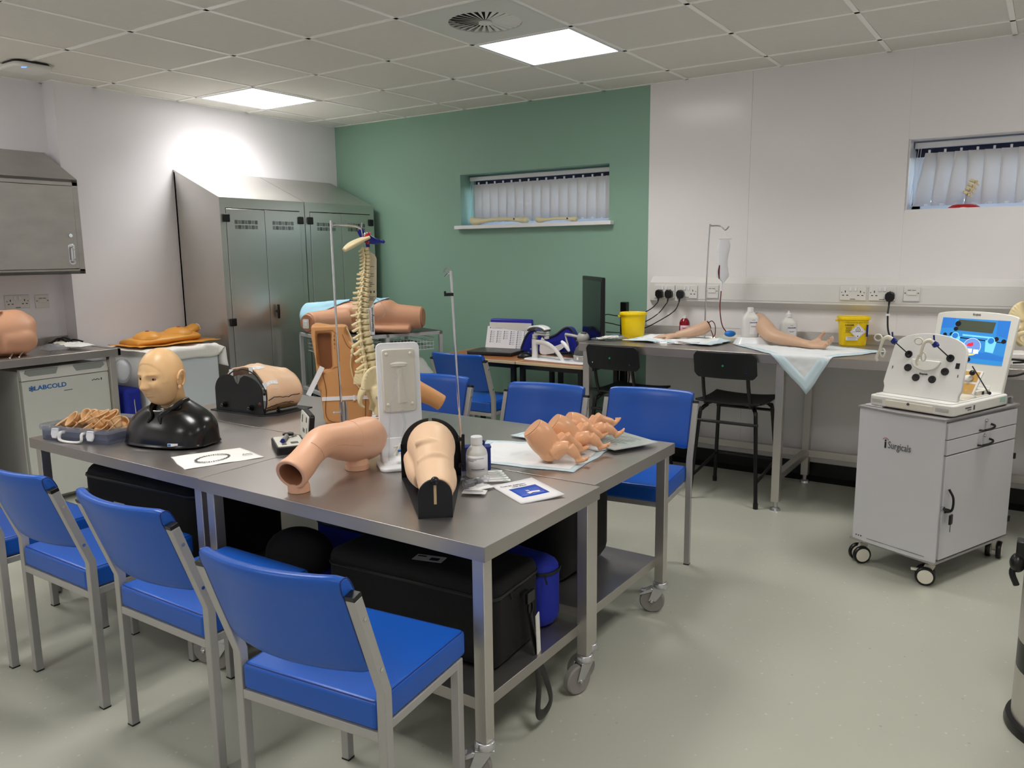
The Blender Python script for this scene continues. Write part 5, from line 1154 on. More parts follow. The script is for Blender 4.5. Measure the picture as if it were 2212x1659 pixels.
# right arm model
t = thing('arm_model', 'bent arm model with open palm on a pad at the right of the bench', 'arm model', (4.05, -.42, BZ+.004), 0)
b = MB(); limb(b, [(-.24, .21, .125), (-.17, .10, .10), (-.115, .045, .065), (-.06, .01, .050), (.02, -.01, .038), (.09, -.03, .028), (.125, -.04, .025)], [(.052, .050), (.052, .050), (.050, .046), (.044, .038), (.036, .031), (.028, .024), (.027, .021)], 24)
hand(b, frame_to(Vector((.13, -.042, .024)), (.93, -.22, .05), (0, -.45, .9)), .06, (.55, .65, .7, .6), .95, 1, .6)
obj('arm_skin', b, ARM, t, smooth=180, fuse=.0034, fsm=4)
b = MB(); rings(b, [((-.243, .214, .1265), (-.55, .75, .2), .050, .048), ((-.252, .226, .1295), (-.55, .75, .2), .047, .045)], 24); obj('end_cap', b, BLACKP, t)
def drape(x, y, z):
    over = (BY-.004)-y
    return (x, y, z) if over <= 0 else (x, BY-.006-.02*over, z-over*.9)
sheet('absorbent_pad', 'white pad with blue border hanging over the bench edge under the right arm', 'pad', [(3.72, -.42), (4.26, -1.02), (4.58, -.40), (4.10, -.20)], BZ+.0015, PAD, .005, 14, 56, 44, 'absorbent pads', edge=PADB, seed=21, fn=drape, esz=.016)
def sharps_bin(label, loc, rz, labelled):
    t = thing('sharps_bin', label, 'sharps bin', loc, rz, 'yellow sharps bins'); L = [((0, 0, z), (0, 0, 1), r, r*.8) for z, r in ((0, .068), (.003, .071), (.09, .077), (.152, .081), (.153, .084), (.158, .084))]
    b = MB(); rings(b, L, 40, (0, 1, 0), .62 if labelled else .9); bd = obj('bin_body', b, YEL, t, smooth=40)
    b = MB(); rings(b, [((0, 0, z), (0, 0, 1), r, r*.8) for z, r in ((.152, .089), (.160, .090), (.168, .087), (.170, .083), (.165, .079))], 40, (0, 1, 0), .62 if labelled else .9); b.box((-.088, 0, .145), (.02, .02, .012)); obj('lid', b, YEL, t, smooth=40, bevel=.001)
    return t, bd
sharps_bin('plain yellow sharps bin without a label at the left end of the bench', (3.045, -.375, BZ), 30, False)
t, bd = sharps_bin('yellow sharps bin with danger label and biohazard diamond, right on the bench', (4.345, -.125, BZ), 24, True)
yf = -.0665
b = MB(); b.box((-.02, yf, .045), (.065, .002, .022)); lb = obj('white_label', b, PAPER, bd)
b = MB(); b.at((.012, yf-.0015, .085), ry=45); b.box((0, 0, 0), (.062, .002, .062)); dm = obj('white_diamond', b, PAPER, bd)
b = MB(); b.at((.012, yf-.0028, .085), ry=45); b.sweep([(x, 0, z) for x, z in ((-.028, -.028), (.028, -.028), (.028, .028), (-.028, .028))], .0007, 4, closed=True)
for k in range(3):
    b.at((.012, yf-.003, .098), 0, 0, 120*k); b.sweep([(.0068*math.cos(a), 0, .0065+.0068*math.sin(a)) for a in np.linspace(-.2, PI+.2, 14)], .0012, 5)
b.at((.012, yf-.003, .098)); b.sweep([(.0045*math.cos(a), 0, .0045*math.sin(a)) for a in np.linspace(0, 2*PI, 16)[:-1]], .0008, 5, closed=True); b.at((.012, yf-.003, .058)); b.ball((0, 0, 0), (.003, .001, .004)); obj('biohazard_mark', b, INK, dm)
b = MB(); b.sweep([(-.020+.006*q, yf-.003, .082+.005*(q % 2)) for q in range(11)], .0009, 5); obj('handwriting', b, INKG, dm)
text('lettering', 'WARNING DO NOT FILL ABOVE THE LINE', .0072, INK, bd, (0, yf-.002, .137), 90, 0, 0); text('lettering', 'DANGER', .0125, INK, bd, (-.036, yf-.0016, .122), 90, 0, 0, bold=.0004)
b = MB()
for q in range(7): b.box((-.04, yf-.001, .110-.005*q), (.036-.003*(q % 3), .001, .0016))
for q in range(3): b.box((-.02, yf-.0022, .052-.006*q), (.05, .0006, .001))
obj('small_print', b, INK, bd, smooth=None); b = MB(); b.box((.064, yf+.004, .09), (.010, .003, .07), 12); obj('blue_strip', b, NAVY, bd)
# red bottle, two gel bottles, upturned white tray
t, bo = bottle('red_bottle', 'small bottle of red liquid with white cap against the white wall', 'bottle', (3.29, -.10, BZ), 30, [(0, 0), (.032, 0), (.034, .004), (.034, .088), (.028, .105), (.014, .118), (.013, .122)], REDL, [(0, .118), (.014, .118), (.014, .136), (0, .138)])
b = MB(); cyl_label(b, .0346, .022, .072, -60, 60); lb = obj('paper_label', b, mat('pink_label', (226, 190, 204), .6), bo, solid=.0004, smooth=180); text('lettering', 'form.', .017, mat('crimson_ink', (190, 30, 60), .5), lb, (0, -.0355, .055), 90, 0, 0)
PB = [(.048, 0), (.050, .004), (.050, .105), (.046, .12), (.022, .148), (.015, .152), (.015, .158)]
for k, (lc, rz, lab, cap) in enumerate((((3.80, -.335, BZ+.042), 32, 'milky square gel bottle standing on the upturned white tray', [(0, .150), (.018, .150), (.018, .176), (0, .178)]),
                                       ((3.97, -.12, BZ), 30, 'milky square gel bottle with nozzle cap behind the right arm', [(0, .150), (.020, .150), (.019, .174), (.008, .178), (.006, .188), (0, .19)]))):
    t, bo = bottle('gel_bottle', lab, 'bottle', lc, rz, [(r, z) for r, z in PB], MILKY, cap, group='gel bottles', square=.72)
    b = MB(); b.box((.012, -.0372, .062), (.048, .0008, .088)); lb = obj('paper_label', b, PAPER, bo); text('lettering', 'Adam,Rouilly', .0088, INKD, lb, (.012, -.0382, .088), 90, 0, 0, bold=.0002)
    b = MB(); b.box((.012, -.0378, .102), (.018, .0006, .0016)); b.box((.012, -.0378, .066), (.034, .0006, .0018)); b.box((.012, -.0378, .061), (.024, .0006, .0018)); obj('small_print', b, INKG, lb)
t = thing('white_tray', 'upturned white plastic tray supporting a gel bottle on the bench', 'tray', (3.835, -.335, BZ), 32)
b = MB(); rings(b, [((0, 0, z), (0, 0, 1), rx, ry) for z, rx, ry in ((0, .125, .07), (.004, .122, .068), (.036, .105, .055), (.041, .10, .05))], 36, (0, 1, 0), .4); obj('tray', b, UPVC, t, smooth=50)
# syringe packets at the left end
random.seed(9)
pk = ['left end', 'middle', 'right side', 'top']
for q in range(4):
    t = thing('syringe_packet', 'clear syringe packet in the heap beside the plain yellow bin, %s of heap' % pk[q], 'syringe packet', (2.94+.045*q if q < 3 else 2.98, -.60+.01*q, BZ+.002+(.012 if q == 3 else .004*q)), 25+15*q, 'syringe packets on the bench')
    b = MB(); crumpled(b, (0, 0, .008), (.15, .055, .012), 40+q, 18, 10, .008); o = obj('film', b, MILKY if q % 2 else CLEAR, t, smooth=60)
    b = MB(); b.lathe([(0, -.04), (.007, -.04), (.007, .02), (.002, .024), (.002, .035), (0, .036)], (0, 0, .010), 12, 'x'); obj('syringe', b, WHITEP, o); b = MB(); b.box((.03, 0, .0185), (.035, .02, .001)); obj('blue_print', b, mat('pale_blue_print', (120, 150, 200), .6), o)
# ================================================================== DESK ITEMS
DZ = .7225
t = thing('laptop', 'closed black laptop lying on the left laminate desk', 'laptop', (1.99, -.43, DZ), 8)
b = MB(); b.prism(rrect(.36, .25, .012), .003, .016); obj('base', b, BLACKP, t, bevel=.002); b = MB(); b.prism(rrect(.36, .25, .012), .017, .027); l_ = obj('lid', b, mat('laptop_lid', (46, 46, 48), .35), t, bevel=.002); b = MB(); b.box((.02, -.01, .0272), (.05, .008, .0008)); obj('maker_mark', b, CHROME, l_)
t = thing('instruction_card', 'white card printed with columns of small grey icons propped behind the laptop', 'card', (1.965, -.245, DZ), 10)
M0 = Matrix.Translation((0, 0, 0)) @ Euler((R(-18), 0, 0)).to_matrix().to_4x4()
b = MB(); b.T = M0; b.bb((-.19, 0, 0), (.19, .003, .185)); cd = obj('card', b, PAPER, t)
b = MB(); b.T = M0
for c_, n_ in enumerate((7, 7, 5, 8, 10, 4)):
    for r_ in range(n_): b.box((-.155+.055*c_, -.0008, .145-.0135*r_), (.008, .001, .008))
b.box((-.165, -.0008, .172), (.008, .001, .008)); o1 = obj('icon_print', b, mat('icon_grey', (100, 100, 120), .6), cd, smooth=None)
b = MB(); b.T = M0
for c_, n_ in enumerate((7, 7, 5, 8, 10, 4)):
    for r_ in range(n_): b.box((-.134+.055*c_, -.0006, .145-.0135*r_), (.022, .0008, .003))
b.box((-.11, -.0006, .170), (.09, .0008, .004)); obj('line_print', b, mat('line_grey', (160, 160, 168), .6), cd, smooth=None)
t = thing('blue_padded_folder', 'blue padded case standing behind the printed card', 'case', (1.965, -.175, DZ), 8)
b = MB(); b.bb((-.185, -.012, 0), (.16, .03, .232)); obj('case_body', b, mat('royal_blue_pvc', (40, 44, 160), .35), t, bevel=.012, bseg=3); b = MB(); b.bb((-.185, -.020, .15), (.16, -.012, .205)); obj('paper_pocket', b, CREAM, t)
t = thing('pvc_carry_bag', 'open blue and clear PVC carry bag with grey zip behind the white arm', 'bag', (2.33, -.245, DZ), 12)
b = MB(); poly = sp2([(-.20, 0), (-.19, .09), (-.15, .155), (-.10, .17), (-.03, .12), (.05, .14), (.12, .19), (.17, .185), (.21, .10), (.22, .02), (.15, 0), (.0, -.0)], 4); b.prism(poly, -.02, .06, 'y'); obj('bag_back', b, mat('royal_blue_pvc', (40, 44, 160), .35), t, bevel=.006)
b = MB(); b.sweep([(x, -.024, max(.006, z)) for x, z in poly], .007, 8, closed=True); obj('zip_border', b, mat('charcoal_zip', (52, 56, 66), .6), t)
b = MB(); b.prism(sp2([(-.18, .01), (-.17, .085), (-.13, .14), (-.07, .12), (.0, .09), (.10, .11), (.16, .15), (.19, .08), (.19, .015), (.0, .006)], 4), -.05, -.046, 'y'); obj('clear_front', b, mat('blue_clear_film', (70, 84, 190), .08, trans=.7, alpha=.5), t)
b = MB(); b.prism(sp2([(-.05, .01), (-.04, .12), (-.01, .10), (.04, .06), (.13, .09), (.14, .07), (.09, .03), (.04, .01)], 4), -.066, -.062, 'y'); obj('white_sheet', b, PAPER, t)
t = thing('white_rolled_tube', 'small white plastic tube in front of the blue carry bag', 'tube', (2.22, -.30, DZ+.03), 0); b = MB(); b.sweep([(-.02, 0, 0), (.035, .01, .003)], .009, 12); obj('tube', b, UPVC, t)
# haptic arm rest device
t = thing('haptic_arm_stand', 'white plastic arm stand with curved strut on white base, on the desk', 'haptic device', (2.60, -.55, DZ), -5)
b = MB(); b.prism(rrect(.50, .20, .03, 5, .0, .0), 0, .012); obj('base_plate', b, UPVC, t, bevel=.004)
b = MB(); b.sweep([(-.19, -.035, .012), (-.19, -.035, .14)], (.020, .018), 14, sq=.7); b.sweep([(-.19, -.035, .14), (-.19, -.035, .175)], (.018, .017), 14); po = obj('column', b, WHITEP, t)
b = MB(); b.sweep([(-.19, -.035, .144), (-.19, -.035, .148)], (.021, .0195), 14); obj('collar', b, GREYP, po)
b = MB(); q_ = smoothpath([(-.18, -.035, .122), (-.10, -.035, .118), (-.03, -.035, .085), (.02, -.035, .04), (.045, -.035, .008)], 5); b.sweep(q_, lerpl([(.014, .016), (.013, .016), (.012, .014), (.011, .012), (.012, .010)], len(q_)), 14, sq=.6); obj('curved_strut', b, WHITEP, t)
b = MB(); b.at((-.135, -.035, .178)); b.bb((-.05, -.02, -.006), (.055, .02, .004)); b.bb((-.03, -.014, .008), (.055, .014, .020)); b.cyl((-.045, 0, 0), .016, .024, 16); b.box((.045, 0, -.02), (.02, .03, .02)); ar = obj('hinge_arm', b, WHITEP, t, bevel=.002)
b = MB()
def rest(u, v): a = PI*(.08+.84*u); return (-.155-.075*math.cos(a)+.0, -.035+(v-.5)*.07, .200+.032*math.sin(a))
b.grid(rest, 20, 6); obj('arm_rest', b, UPVC, t, solid=.010, smooth=180)
b = MB(); b.grid(lambda u, v: Vector(rest(u, v))-Vector((0, 0, .009)), 20, 6); obj('rest_padding', b, GREYD, ar, solid=.008, smooth=180)
t = thing('haptic_stylus_robot', 'grey domed haptic robot with round head and stylus arm beside the bench end', 'haptic device', (2.775, -.535, DZ+.0125), 0)
b = MB(); b.lathe([(0, 0), (.072, 0), (.075, .006), (.075, .036), (.070, .040), (0, .040)], n=36); obj('base', b, mat('warm_grey', (168, 166, 162), .4), t, smooth=40)
b = MB(); b.lathe([(.070, .040), (.070, .055), (.060, .085), (.042, .105), (.030, .112), (.0, .114)], n=36); dmh = obj('dome', b, GREYD, t, smooth=60); b = MB(); b.sweep([(.060, -.03, .07), (.085, -.045, .07)], .014, 14); obj('side_knob', b, BLACKP, dmh)
b = MB(); b.ball((-.012, 0, .150), (.042, .042, .042), 28, 18); b.lathe([(.028, .105), (.034, .125), (.034, .14)], (-.006, 0, 0), 24); hd = obj('round_head', b, MATS['warm_grey'], t, smooth=60); b = MB(); b.ball((-.005, -.01, .184), (.022, .02, .009)); b.ball((-.04, -.026, .132), (.012, .007, .006)); obj('dark_cap', b, GREYD, hd)
b = MB(); q_ = smoothpath([(-.03, -.01, .155), (-.08, -.02, .165), (-.13, -.03, .172)], 6); b.sweep(q_, (.014, .010), 12); b.sweep(smoothpath([(-.13, -.03, .172), (-.12, -.035, .14), (-.10, -.045, .10), (-.092, -.05, .06)], 5), (.006, .006), 10); obj('linkage', b, MATS['warm_grey'], t)
b = MB(); b.sweep([(-.15, -.045, .125), (-.13, -.05, .112), (-.10, -.055, .085), (-.085, -.058, .065)], [.009, .014, .013, .008], 14); obj('stylus', b, UPVC, t)
b = MB(); b.box((-.012, -.0758, .022), (.014, .001, .018)); b.box((.03, -.069, .022), (.014, .001, .018), 24); obj('label', b, UPVC, t)
t = thing('computer_mouse', 'black computer mouse on the desk left of the white arm stand', 'mouse', (2.30, -.52, DZ), 30)
b = MB(); b.ball((0, 0, .004), (.058, .034, .034), 24, 14); b.bb((-.04, -.03, 0), (.04, .03, .004)); obj('shell', b, BLACKP, t, smooth=60); b = MB(); b.ball((.02, .0, .036), .006); obj('blue_light', b, BLUEB, t)
t = thing('monitor', 'black computer monitor seen nearly edge-on behind the haptic robot', 'monitor', (2.765, -.40, DZ), 133)
b = MB(); b.at((0, 0, 0), rx=0); b.prism(rrect(.50, .008, .002), .10, .56); b.prism(rrect(.50, .46, .01, 3, 0, .33), -.012, .012, 'y'); mo = obj('housing', b, BLACKP, t, bevel=.003)
b = MB(); b.bb((-.235, .0125, .125), (.235, .014, .535)); obj('screen', b, mat('dark_screen', (10, 16, 18), .12), mo)
b = MB(); b.bb((-.03, -.045, .0), (.03, -.02, .36)); b.bb((-.11, -.10, 0), (.11, .08, .012)); b.bb((-.05, -.03, .28), (.05, -.01, .38)); obj('stand', b, BLACKP, t, bevel=.002)
t = thing('cable_pole', 'black upright cable column behind the monitor', 'cable column', (2.86, -.11, 0), 0); b = MB(); b.bb((-.03, -.02, 0), (.02, .02, 1.10)); obj('column', b, BLACKP, t, bevel=.004)
t = thing('desk_cable_tangle', 'tangle of thin black cables on the desk behind the haptic robot', 'cables', (2.62, -.36, DZ), 0)
random.seed(3); b = MB()
for q in range(6):
    pts = [(random.uniform(-.22, .16), random.uniform(-.10, .10), random.uniform(.004, .035)) for _ in range(6)]; b.sweep(smoothpath(pts, 6), .0028, 6)
obj('cables', b, CABLE, t)
for k, (x0, lab) in enumerate(((2.895, 'black cable hanging below the desk end beside the bench leg'), (2.80, 'second black cable hanging in a loop below the desk'))):
    cable('hanging_cable', lab, [(x0, -.20, .74), (x0+.005, -.12, .6), (x0-.02, -.12, .42), (x0-.05, -.16, .36), (x0-.08, -.18, .33)], r=.004, grp='cables under the desk')
# window sill bones, small spine on the window ledge
def bone(name, label, x0, x1, y, z, r):
    t = thing(name, label, 'bone', ((x0+x1)/2, y, z), 0, 'long bones on the sill'); L_ = (x1-x0)/2; b = MB()
    limb(b, [(-L_, 0, r*1.9), (-L_+.03, 0, r*1.7), (-L_*.5, 0, r*1.9), (0, 0, r*2.3), (L_*.6, 0, r*1.9), (L_-.04, 0, r*1.6), (L_, 0, r*1.7)], [(r*1.2, r*1.5), (r*1.7, r*1.6), (r*.9, r*.95), (r*.8, r*.85), (r*.85, r*.9), (r*1.6, r*1.3), (r*1.4, r*1.3)], 18)
    b.ball((L_-.005, .6*r, r*1.5), r*1.25); b.ball((L_-.005, -.8*r, r*1.5), r*1.3); b.ball((-L_+.008, -.5*r, r*2.2), r*1.5); b.ball((-L_+.02, .5*r, r*1.2), r*1.1)
    bo = obj('shaft', b, BONEY, t, smooth=180, fuse=.004, fsm=5); b = MB(); b.cyl((L_*.6, -r*1.0, r*2.1), .006, .003, 10, 'y'); obj('drill_hole', b, INK, bo); return t
bone('leg_bone', 'large yellowish leg bone at the left of the green window sill', 1.445, 1.955, .04, WZ[0]+.001, .018)
bone('arm_bone', 'smaller yellowish long bone at the right of the green window sill', 2.05, 2.385, .04, WZ[0]+.001, .013)
t = thing('vertebrae_on_base', 'small vertebrae model on a steel rod with glossy red base on window ledge', 'vertebrae model', (4.855, .045, WZ[0]+.002), 200)
b = MB(); rings(b, [((0, 0, z), (0, 0, 1), rx, rx*.55) for z, rx in ((0, .082), (.006, .08), (.018, .06), (.022, .04))], 32, (0, 1, 0)); obj('red_base', b, RED, t, smooth=60)
b = MB(); b.sweep([(0, 0, .02), (-.012, 0, .10)], .003, 8); obj('rod', b, CHROME, t)
for q in range(4):
    o = bpy.data.objects.new('vertebra', vmesh[0]); COL.objects.link(o); o.parent = t; o.location = (-.0-.0105*q, 0, .085+.021*q); o.scale = (.027, .027, .019); o.rotation_euler = (0, R(-25), 0)
# second spine at the right end of the bench
t = thing('spine_model', 'partly cropped spine and pelvis model at the far right edge of the picture', 'spine model', (5.30, -.42, 0), 215)
spine_model(t, [(.085, 1.62), (.09, 1.55), (.10, 1.45), (.105, 1.36), (.10, 1.28), (.085, 1.20), (.085, 1.13)], flip=1)
t = thing('spine_stand', 'bench-top stand of the cropped right-hand spine model', 'stand', (5.30, -.42, BZ), 215)
b = MB(); b.sweep(smoothpath([(-.06, 0, .01), (-.06, 0, .5), (-.05, 0, .82), (.0, 0, .84), (.07, 0, .83)], 6), .005, 10); b.lathe([(0, 0), (.10, 0), (.10, .006), (0, .02)], (-.06, 0, 0), 28); obj('bent_rod', b, CHROME, t)
t = thing('bench_tray', 'metal and clear plastic tray behind the simulator screen on the bench', 'tray', (5.20, -.60, BZ), 10); b = MB(); b.prism(rrect(.30, .22, .02), 0, .004); b.sweep([(x, y, .045) for x, y in rrect(.30, .22, .03)], .004, 8, closed=True); b.sweep([(-.15, -.05, .0), (-.15, -.05, .045)], .003, 6); b.sweep([(.15, -.05, .0), (.15, -.05, .045)], .003, 6); obj('tray', b, STEEL, t); b = MB(); b.bb((-.12, -.08, .005), (.02, .08, .06)); obj('plastic_tub', b, MILKY, t, bevel=.004)
# ================================================================== CART AND SIMULATOR
t = thing('instrument_cart', 'pale grey lockable cart on white castors carrying the surgical simulator', 'cart', (4.916, -1.094, 0), 66.7)
X, Y, z0, z1 = .302, .194, .112, .735
b = MB()
b.bb((-X, -Y+.016, z0+.006), (X, Y, z1))
obj('carcass', b, WGREY, t, bevel=.002)
b = MB(); b.prism([(-X-.004+(-.012)*(1-((q-6)/6)**2), -Y-.002+(2*Y+.002)*q/12) for q in range(13)]+[(-X+.004, Y), (-X+.004, -Y-.002)], z0+.004, z1); sp_ = obj('side_panel', b, WGREY, t)
b = MB(); b.prism([(X+.003, -Y-.006), (X+.003, Y+.006), (-X-.012, Y+.006), (-X-.026, .05), (-X-.028, 0), (-X-.026, -.05), (-X-.014, -Y-.006)], z1, z1+.009); obj('top', b, mat('cart_top_grey', (150, 146, 146), .4), t, bevel=.002)
b = MB(); b.bb((-X-.01, -Y-.004, z0-.004), (X+.01, Y+.01, z0+.005)); obj('base_plate', b, mat('cart_top_grey', (150, 146, 146), .4), t)
text('lettering', 'Surgicals', .045, INKG, sp_, (-X-.0185, -.012, .590), 90, 0, -90, sx=.68); text('lettering', 'i', .055, INK, sp_, (-X-.0165, .054, .592), 90, 0, -90, sx=.9, bold=.0015)
b = MB(); b.sweep([(-X-.0165, .054+.014*math.cos(a), .607+.012*math.sin(a)) for a in np.linspace(.3, PI-.3, 10)], .0012, 5); obj('arc_mark', b, mat('logo_red', (190, 50, 40), .5), sp_)
b = MB(); b.box((-X-.0155, -.02, .135+.0), (.001, .27, .0015))
for q in range(3): b.box((-X-.0105, .172-.012*q, .137), (.001, .005, .005))
obj('line_mark', b, INK, sp_)
def front(name, za, zb, zs_=None, par=None):
    b = MB(); b.bb((-X+.02, -Y-.004, za), (X-.012, -Y+.016, zb)); return obj(name, b, WGREY, t, bevel=.0015)
def pull(par, x, z):
    b = MB(); b.sweep(smoothpath([(x-.048, -Y-.004, z-.006), (x-.035, -Y-.022, z-.004), (x+.02, -Y-.026, z-.002), (x+.045, -Y-.022, z+.006), (x+.05, -Y-.004, z+.01)], 5), .005, 10); obj('handle', b, BLACKP, par)
    b = MB(); b.cyl((x+.0, -Y-.007, z+.032), .009, .008, 18, 'y'); b.cyl((x, -Y-.012, z+.032), .006, .004, 14, 'y'); obj('lock', b, CHROME, par)
d1 = front('drawer', .652, .722); pull(d1, .015, .668); d2 = front('drawer', .585, .648); pull(d2, .01, .602)
dr = front('door', z0+.012, .579)
b = MB(); b.sweep(smoothpath([(-.262, -Y-.004, .335), (-.255, -Y-.03, .35), (-.25, -Y-.03, .40), (-.258, -Y-.014, .438)], 6), (.006, .005), 10); b.sweep([(-.282, -Y-.005, .355), (-.255, -Y-.022, .345)], .007, 10); obj('handle', b, BLACKP, dr)
b = MB(); b.cyl((-.283, -Y-.008, .356), .010, .009, 16, 'y'); obj('lock', b, CHROME, dr)
b = MB(); b.at((-.248, -Y-.025, .305), 10); b.bb((-.014, -.004, -.02), (.014, .004, .022)); b.prism(rrect(.02, .03, .008, 4, -.012, -.003), -.007, -.004, 'y'); b.bb((-.0025, -.001, -.055), (.0025, .001, -.02)); obj('keys', b, BLACKP, dr, bevel=.002)
b = MB()
for z in (.50, .20): b.box((X-.008, -Y-.006, z), (.012, .008, .026))
obj('hinge', b, BLACKP, dr)
for k, (sx, sy, a) in enumerate(((-1, -1, 120), (1, -1, 20), (-1, 1, 150), (1, 1, 60))):
    e = MB(); e.at((sx*(X-.035), sy*(Y-.035), 0), a); e.prism([(-.02, .09), (.02, .09), (.034, .05), (.02, .03), (-.004, .05)], -.009, .009, 'y'); e.cyl((0, 0, .10), .012, .02, 16)
    if k == 0: e.bb((.04, -.01, .055), (.075, .01, .063))
    f_ = obj('caster', e, IVORYP, t, bevel=.002)
    for s in (-1, 1):
        e = MB(); e.at((sx*(X-.035), sy*(Y-.035), 0), a); e.lathe([(.030, -.0105), (.038, -.0105), (.041, -.006), (.041, .006), (.038, .0105), (.030, .0105)], (.018, s*.022, .041), 28, 'y'); w_ = obj('tyre', e, BLACKP, f_)
        e = MB(); e.at((sx*(X-.035), sy*(Y-.035), 0), a); e.lathe([(0, -.012), (.031, -.0115), (.032, -.008), (.032, .008), (.031, .0115), (0, .012)], (.018, s*.022, .041), 24, 'y'); obj('hub_disc', e, IVORYP, w_)
# simulator in the same frame
SZ = z1+.0095
t = thing('surgical_simulator', 'cream keyhole-surgery simulator with port panel and open lid screen on the cart', 'simulator', (4.916, -1.094, SZ), 68.5)
x0, x1, y0, y1 = -.285, .205, -.20, .175
b = MB(); b.prism(rrect(x1-x0, y1-y0, .025, 4, (x0+x1)/2, (y0+y1)/2), .006, .052); bs = obj('base', b, CREAM, t, bevel=.006, bseg=3)
b = MB(); b.prism(rrect(x1-x0-.03, y1-y0-.03, .02, 4, (x0+x1)/2, (y0+y1)/2), .050, .056); obj('inner_deck', b, WHITEP, bs)
b = MB(); b.bb((x0-.003, -.115, .010), (x0+.01, .095, .040)); dw = obj('front_drawer', b, IVORYP, t, bevel=.003); b = MB(); b.cyl((x0-.004, -.01, .034), .006, .004, 14, 'x'); obj('lock', b, GREYD, dw)
b = MB()
for q in range(3):
    b.box((x0-.001, .135, .022+.006*q), (.002, .05, .001)); b.box((x0-.001, -.155, .022+.006*q), (.002, .055, .001))
obj('vent_lines', b, GREYP, bs)
b = MB(); b.box((-.16, y0-.0006, .032), (.05, .001, .006)); b.box((-.15, y0-.0006, .022), (.03, .001, .004)); b.box((-.11, y0-.0006, .028), (.012, .001, .02)); obj('marking', b, INKG, bs); b = MB(); b.box((.14, y0-.0006, .034), (.04, .001, .022)); b.box((.165, y0-.001, .034), (.012, .001, .024)); obj('green_sticker', b, mat('pale_green_label', (170, 205, 190), .5), bs)
b = MB()
for x, y in ((x0+.04, y0+.04), (x0+.04, y1-.04), (x1-.04, y0+.04), (x1-.04, y1-.04)): b.cyl((x, y, .003), .012, .006, 14)
obj('rubber_foot', b, BLACKP, bs)
# front panel, leaning back (towards +x)
PL = Matrix.Translation((-.205, -.012, .054)) @ Euler((0, R(17), 0)).to_matrix().to_4x4()
b = MB(); b.T = PL
out = [(-.165, 0), (.165, 0), (.165, .03), (.172, .05)]+[(.172, .05)]+[(.16, .22)]+[(.155*math.cos(a), .225+.062*math.sin(a)) for a in np.linspace(.15, PI-.15, 14)]+[(-.16, .22), (-.172, .05), (-.165, .03)]
b.prism(out, -.009, .009, 'x'); pn = obj('port_panel', b, WHITEP, t, bevel=.003)
ports = [(.085, .185), (.075, .125), (.03, .085), (-.042, .085), (-.088, .125), (-.098, .185)]
for y, z in ports:
    b = MB(); b.T = PL; b.lathe([(.006, -.013), (.010, -.015), (.0155, -.014), (.017, -.009), (.0, -.009)], (0, y, z), 22, 'x'); b2 = obj('port_ring', b, BLACKP, pn, smooth=50)
b = MB(); b.T = PL; b.prism([(-.062*math.cos(a), .165-.046*math.sin(a)**.8) for a in np.linspace(0, PI, 18)], -.018, -.009, 'x'); b.bb((-.016, -.064, .160), (-.009, .064, .166)); obj('face_pad', b, CREAM, pn, bevel=.003)
b = MB(); b.T = PL; b.box((-.0098, -.135, .155), (.002, .016, .024)); obj('square_port', b, INK, pn); b = MB(); b.T = PL; b.box((-.0096, .145, .12), (.001, .004, .012)); b.box((-.0096, -.145, .112), (.001, .004, .012)); b.box((-.0096, 0, .104), (.001, .036, .005)); obj('marking', b, INKG, pn)
# instruments through the two top ports
for k, (y, z) in enumerate((ports[0], ports[5])):
    ii = thing('laparoscopic_instrument', ('white-handled scissor grip with dark blue hub at the left port of the simulator', 'white-handled scissor grip with dark blue hub at the right port of the simulator')[k], 'surgical instrument', (4.916, -1.094, SZ), 68.5, 'instruments in the simulator ports')
    p = PL @ Vector((-.012, y, z)); p = Vector(p); d = Vector((-.075, .020, .055)); q = p+d
    b = MB(); b.sweep([p-d*.5, q], .0026, 10); obj('shaft', b, BLACKP, ii)
    b = MB(); b.sweep([q, q+d*.12, q+d*.30], [.004, .014, .010], 14); b.ball(q+d*.2+Vector((0, -.012, -.004)), .008); obj('hub', b, NAVY, ii); b = MB(); b.sweep([q+d*.25+Vector((0, 0, .012)), q+d*.3+Vector((0, 0, .032))], .0035, 8); obj('pin', b, NAVY, ii)
    e = q+d*.30; b = MB(); limb(b, [e, e+Vector((-.008, .012, .008)), e+Vector((-.02, .026, .0)), e+Vector((-.024, .034, -.03)), e+Vector((-.026, .040, -.058))], [(.008, .010), (.007, .010), (.005, .007), (.004, .006), (.0035, .005)], 12)
    def ring(c, r1, r2, rr=.0036): b.sweep([Vector(c)+Vector((0, r1*math.cos(a), r2*math.sin(a))) for a in np.linspace(0, 2*PI, 18)[:-1]], rr, 8, closed=True)
    ring(e+Vector((-.02, .052, .004)), .017, .014); ring(e+Vector((-.022, .026, -.060)), .010, .018); limb(b, [e+Vector((-.02, .045, -.055)), e+Vector((-.02, .055, -.085)), e+Vector((-.02, .048, -.10))], [(.004, .006)]*3, 10)
    obj('scissor_grip', b, IVORYP, ii, smooth=60)
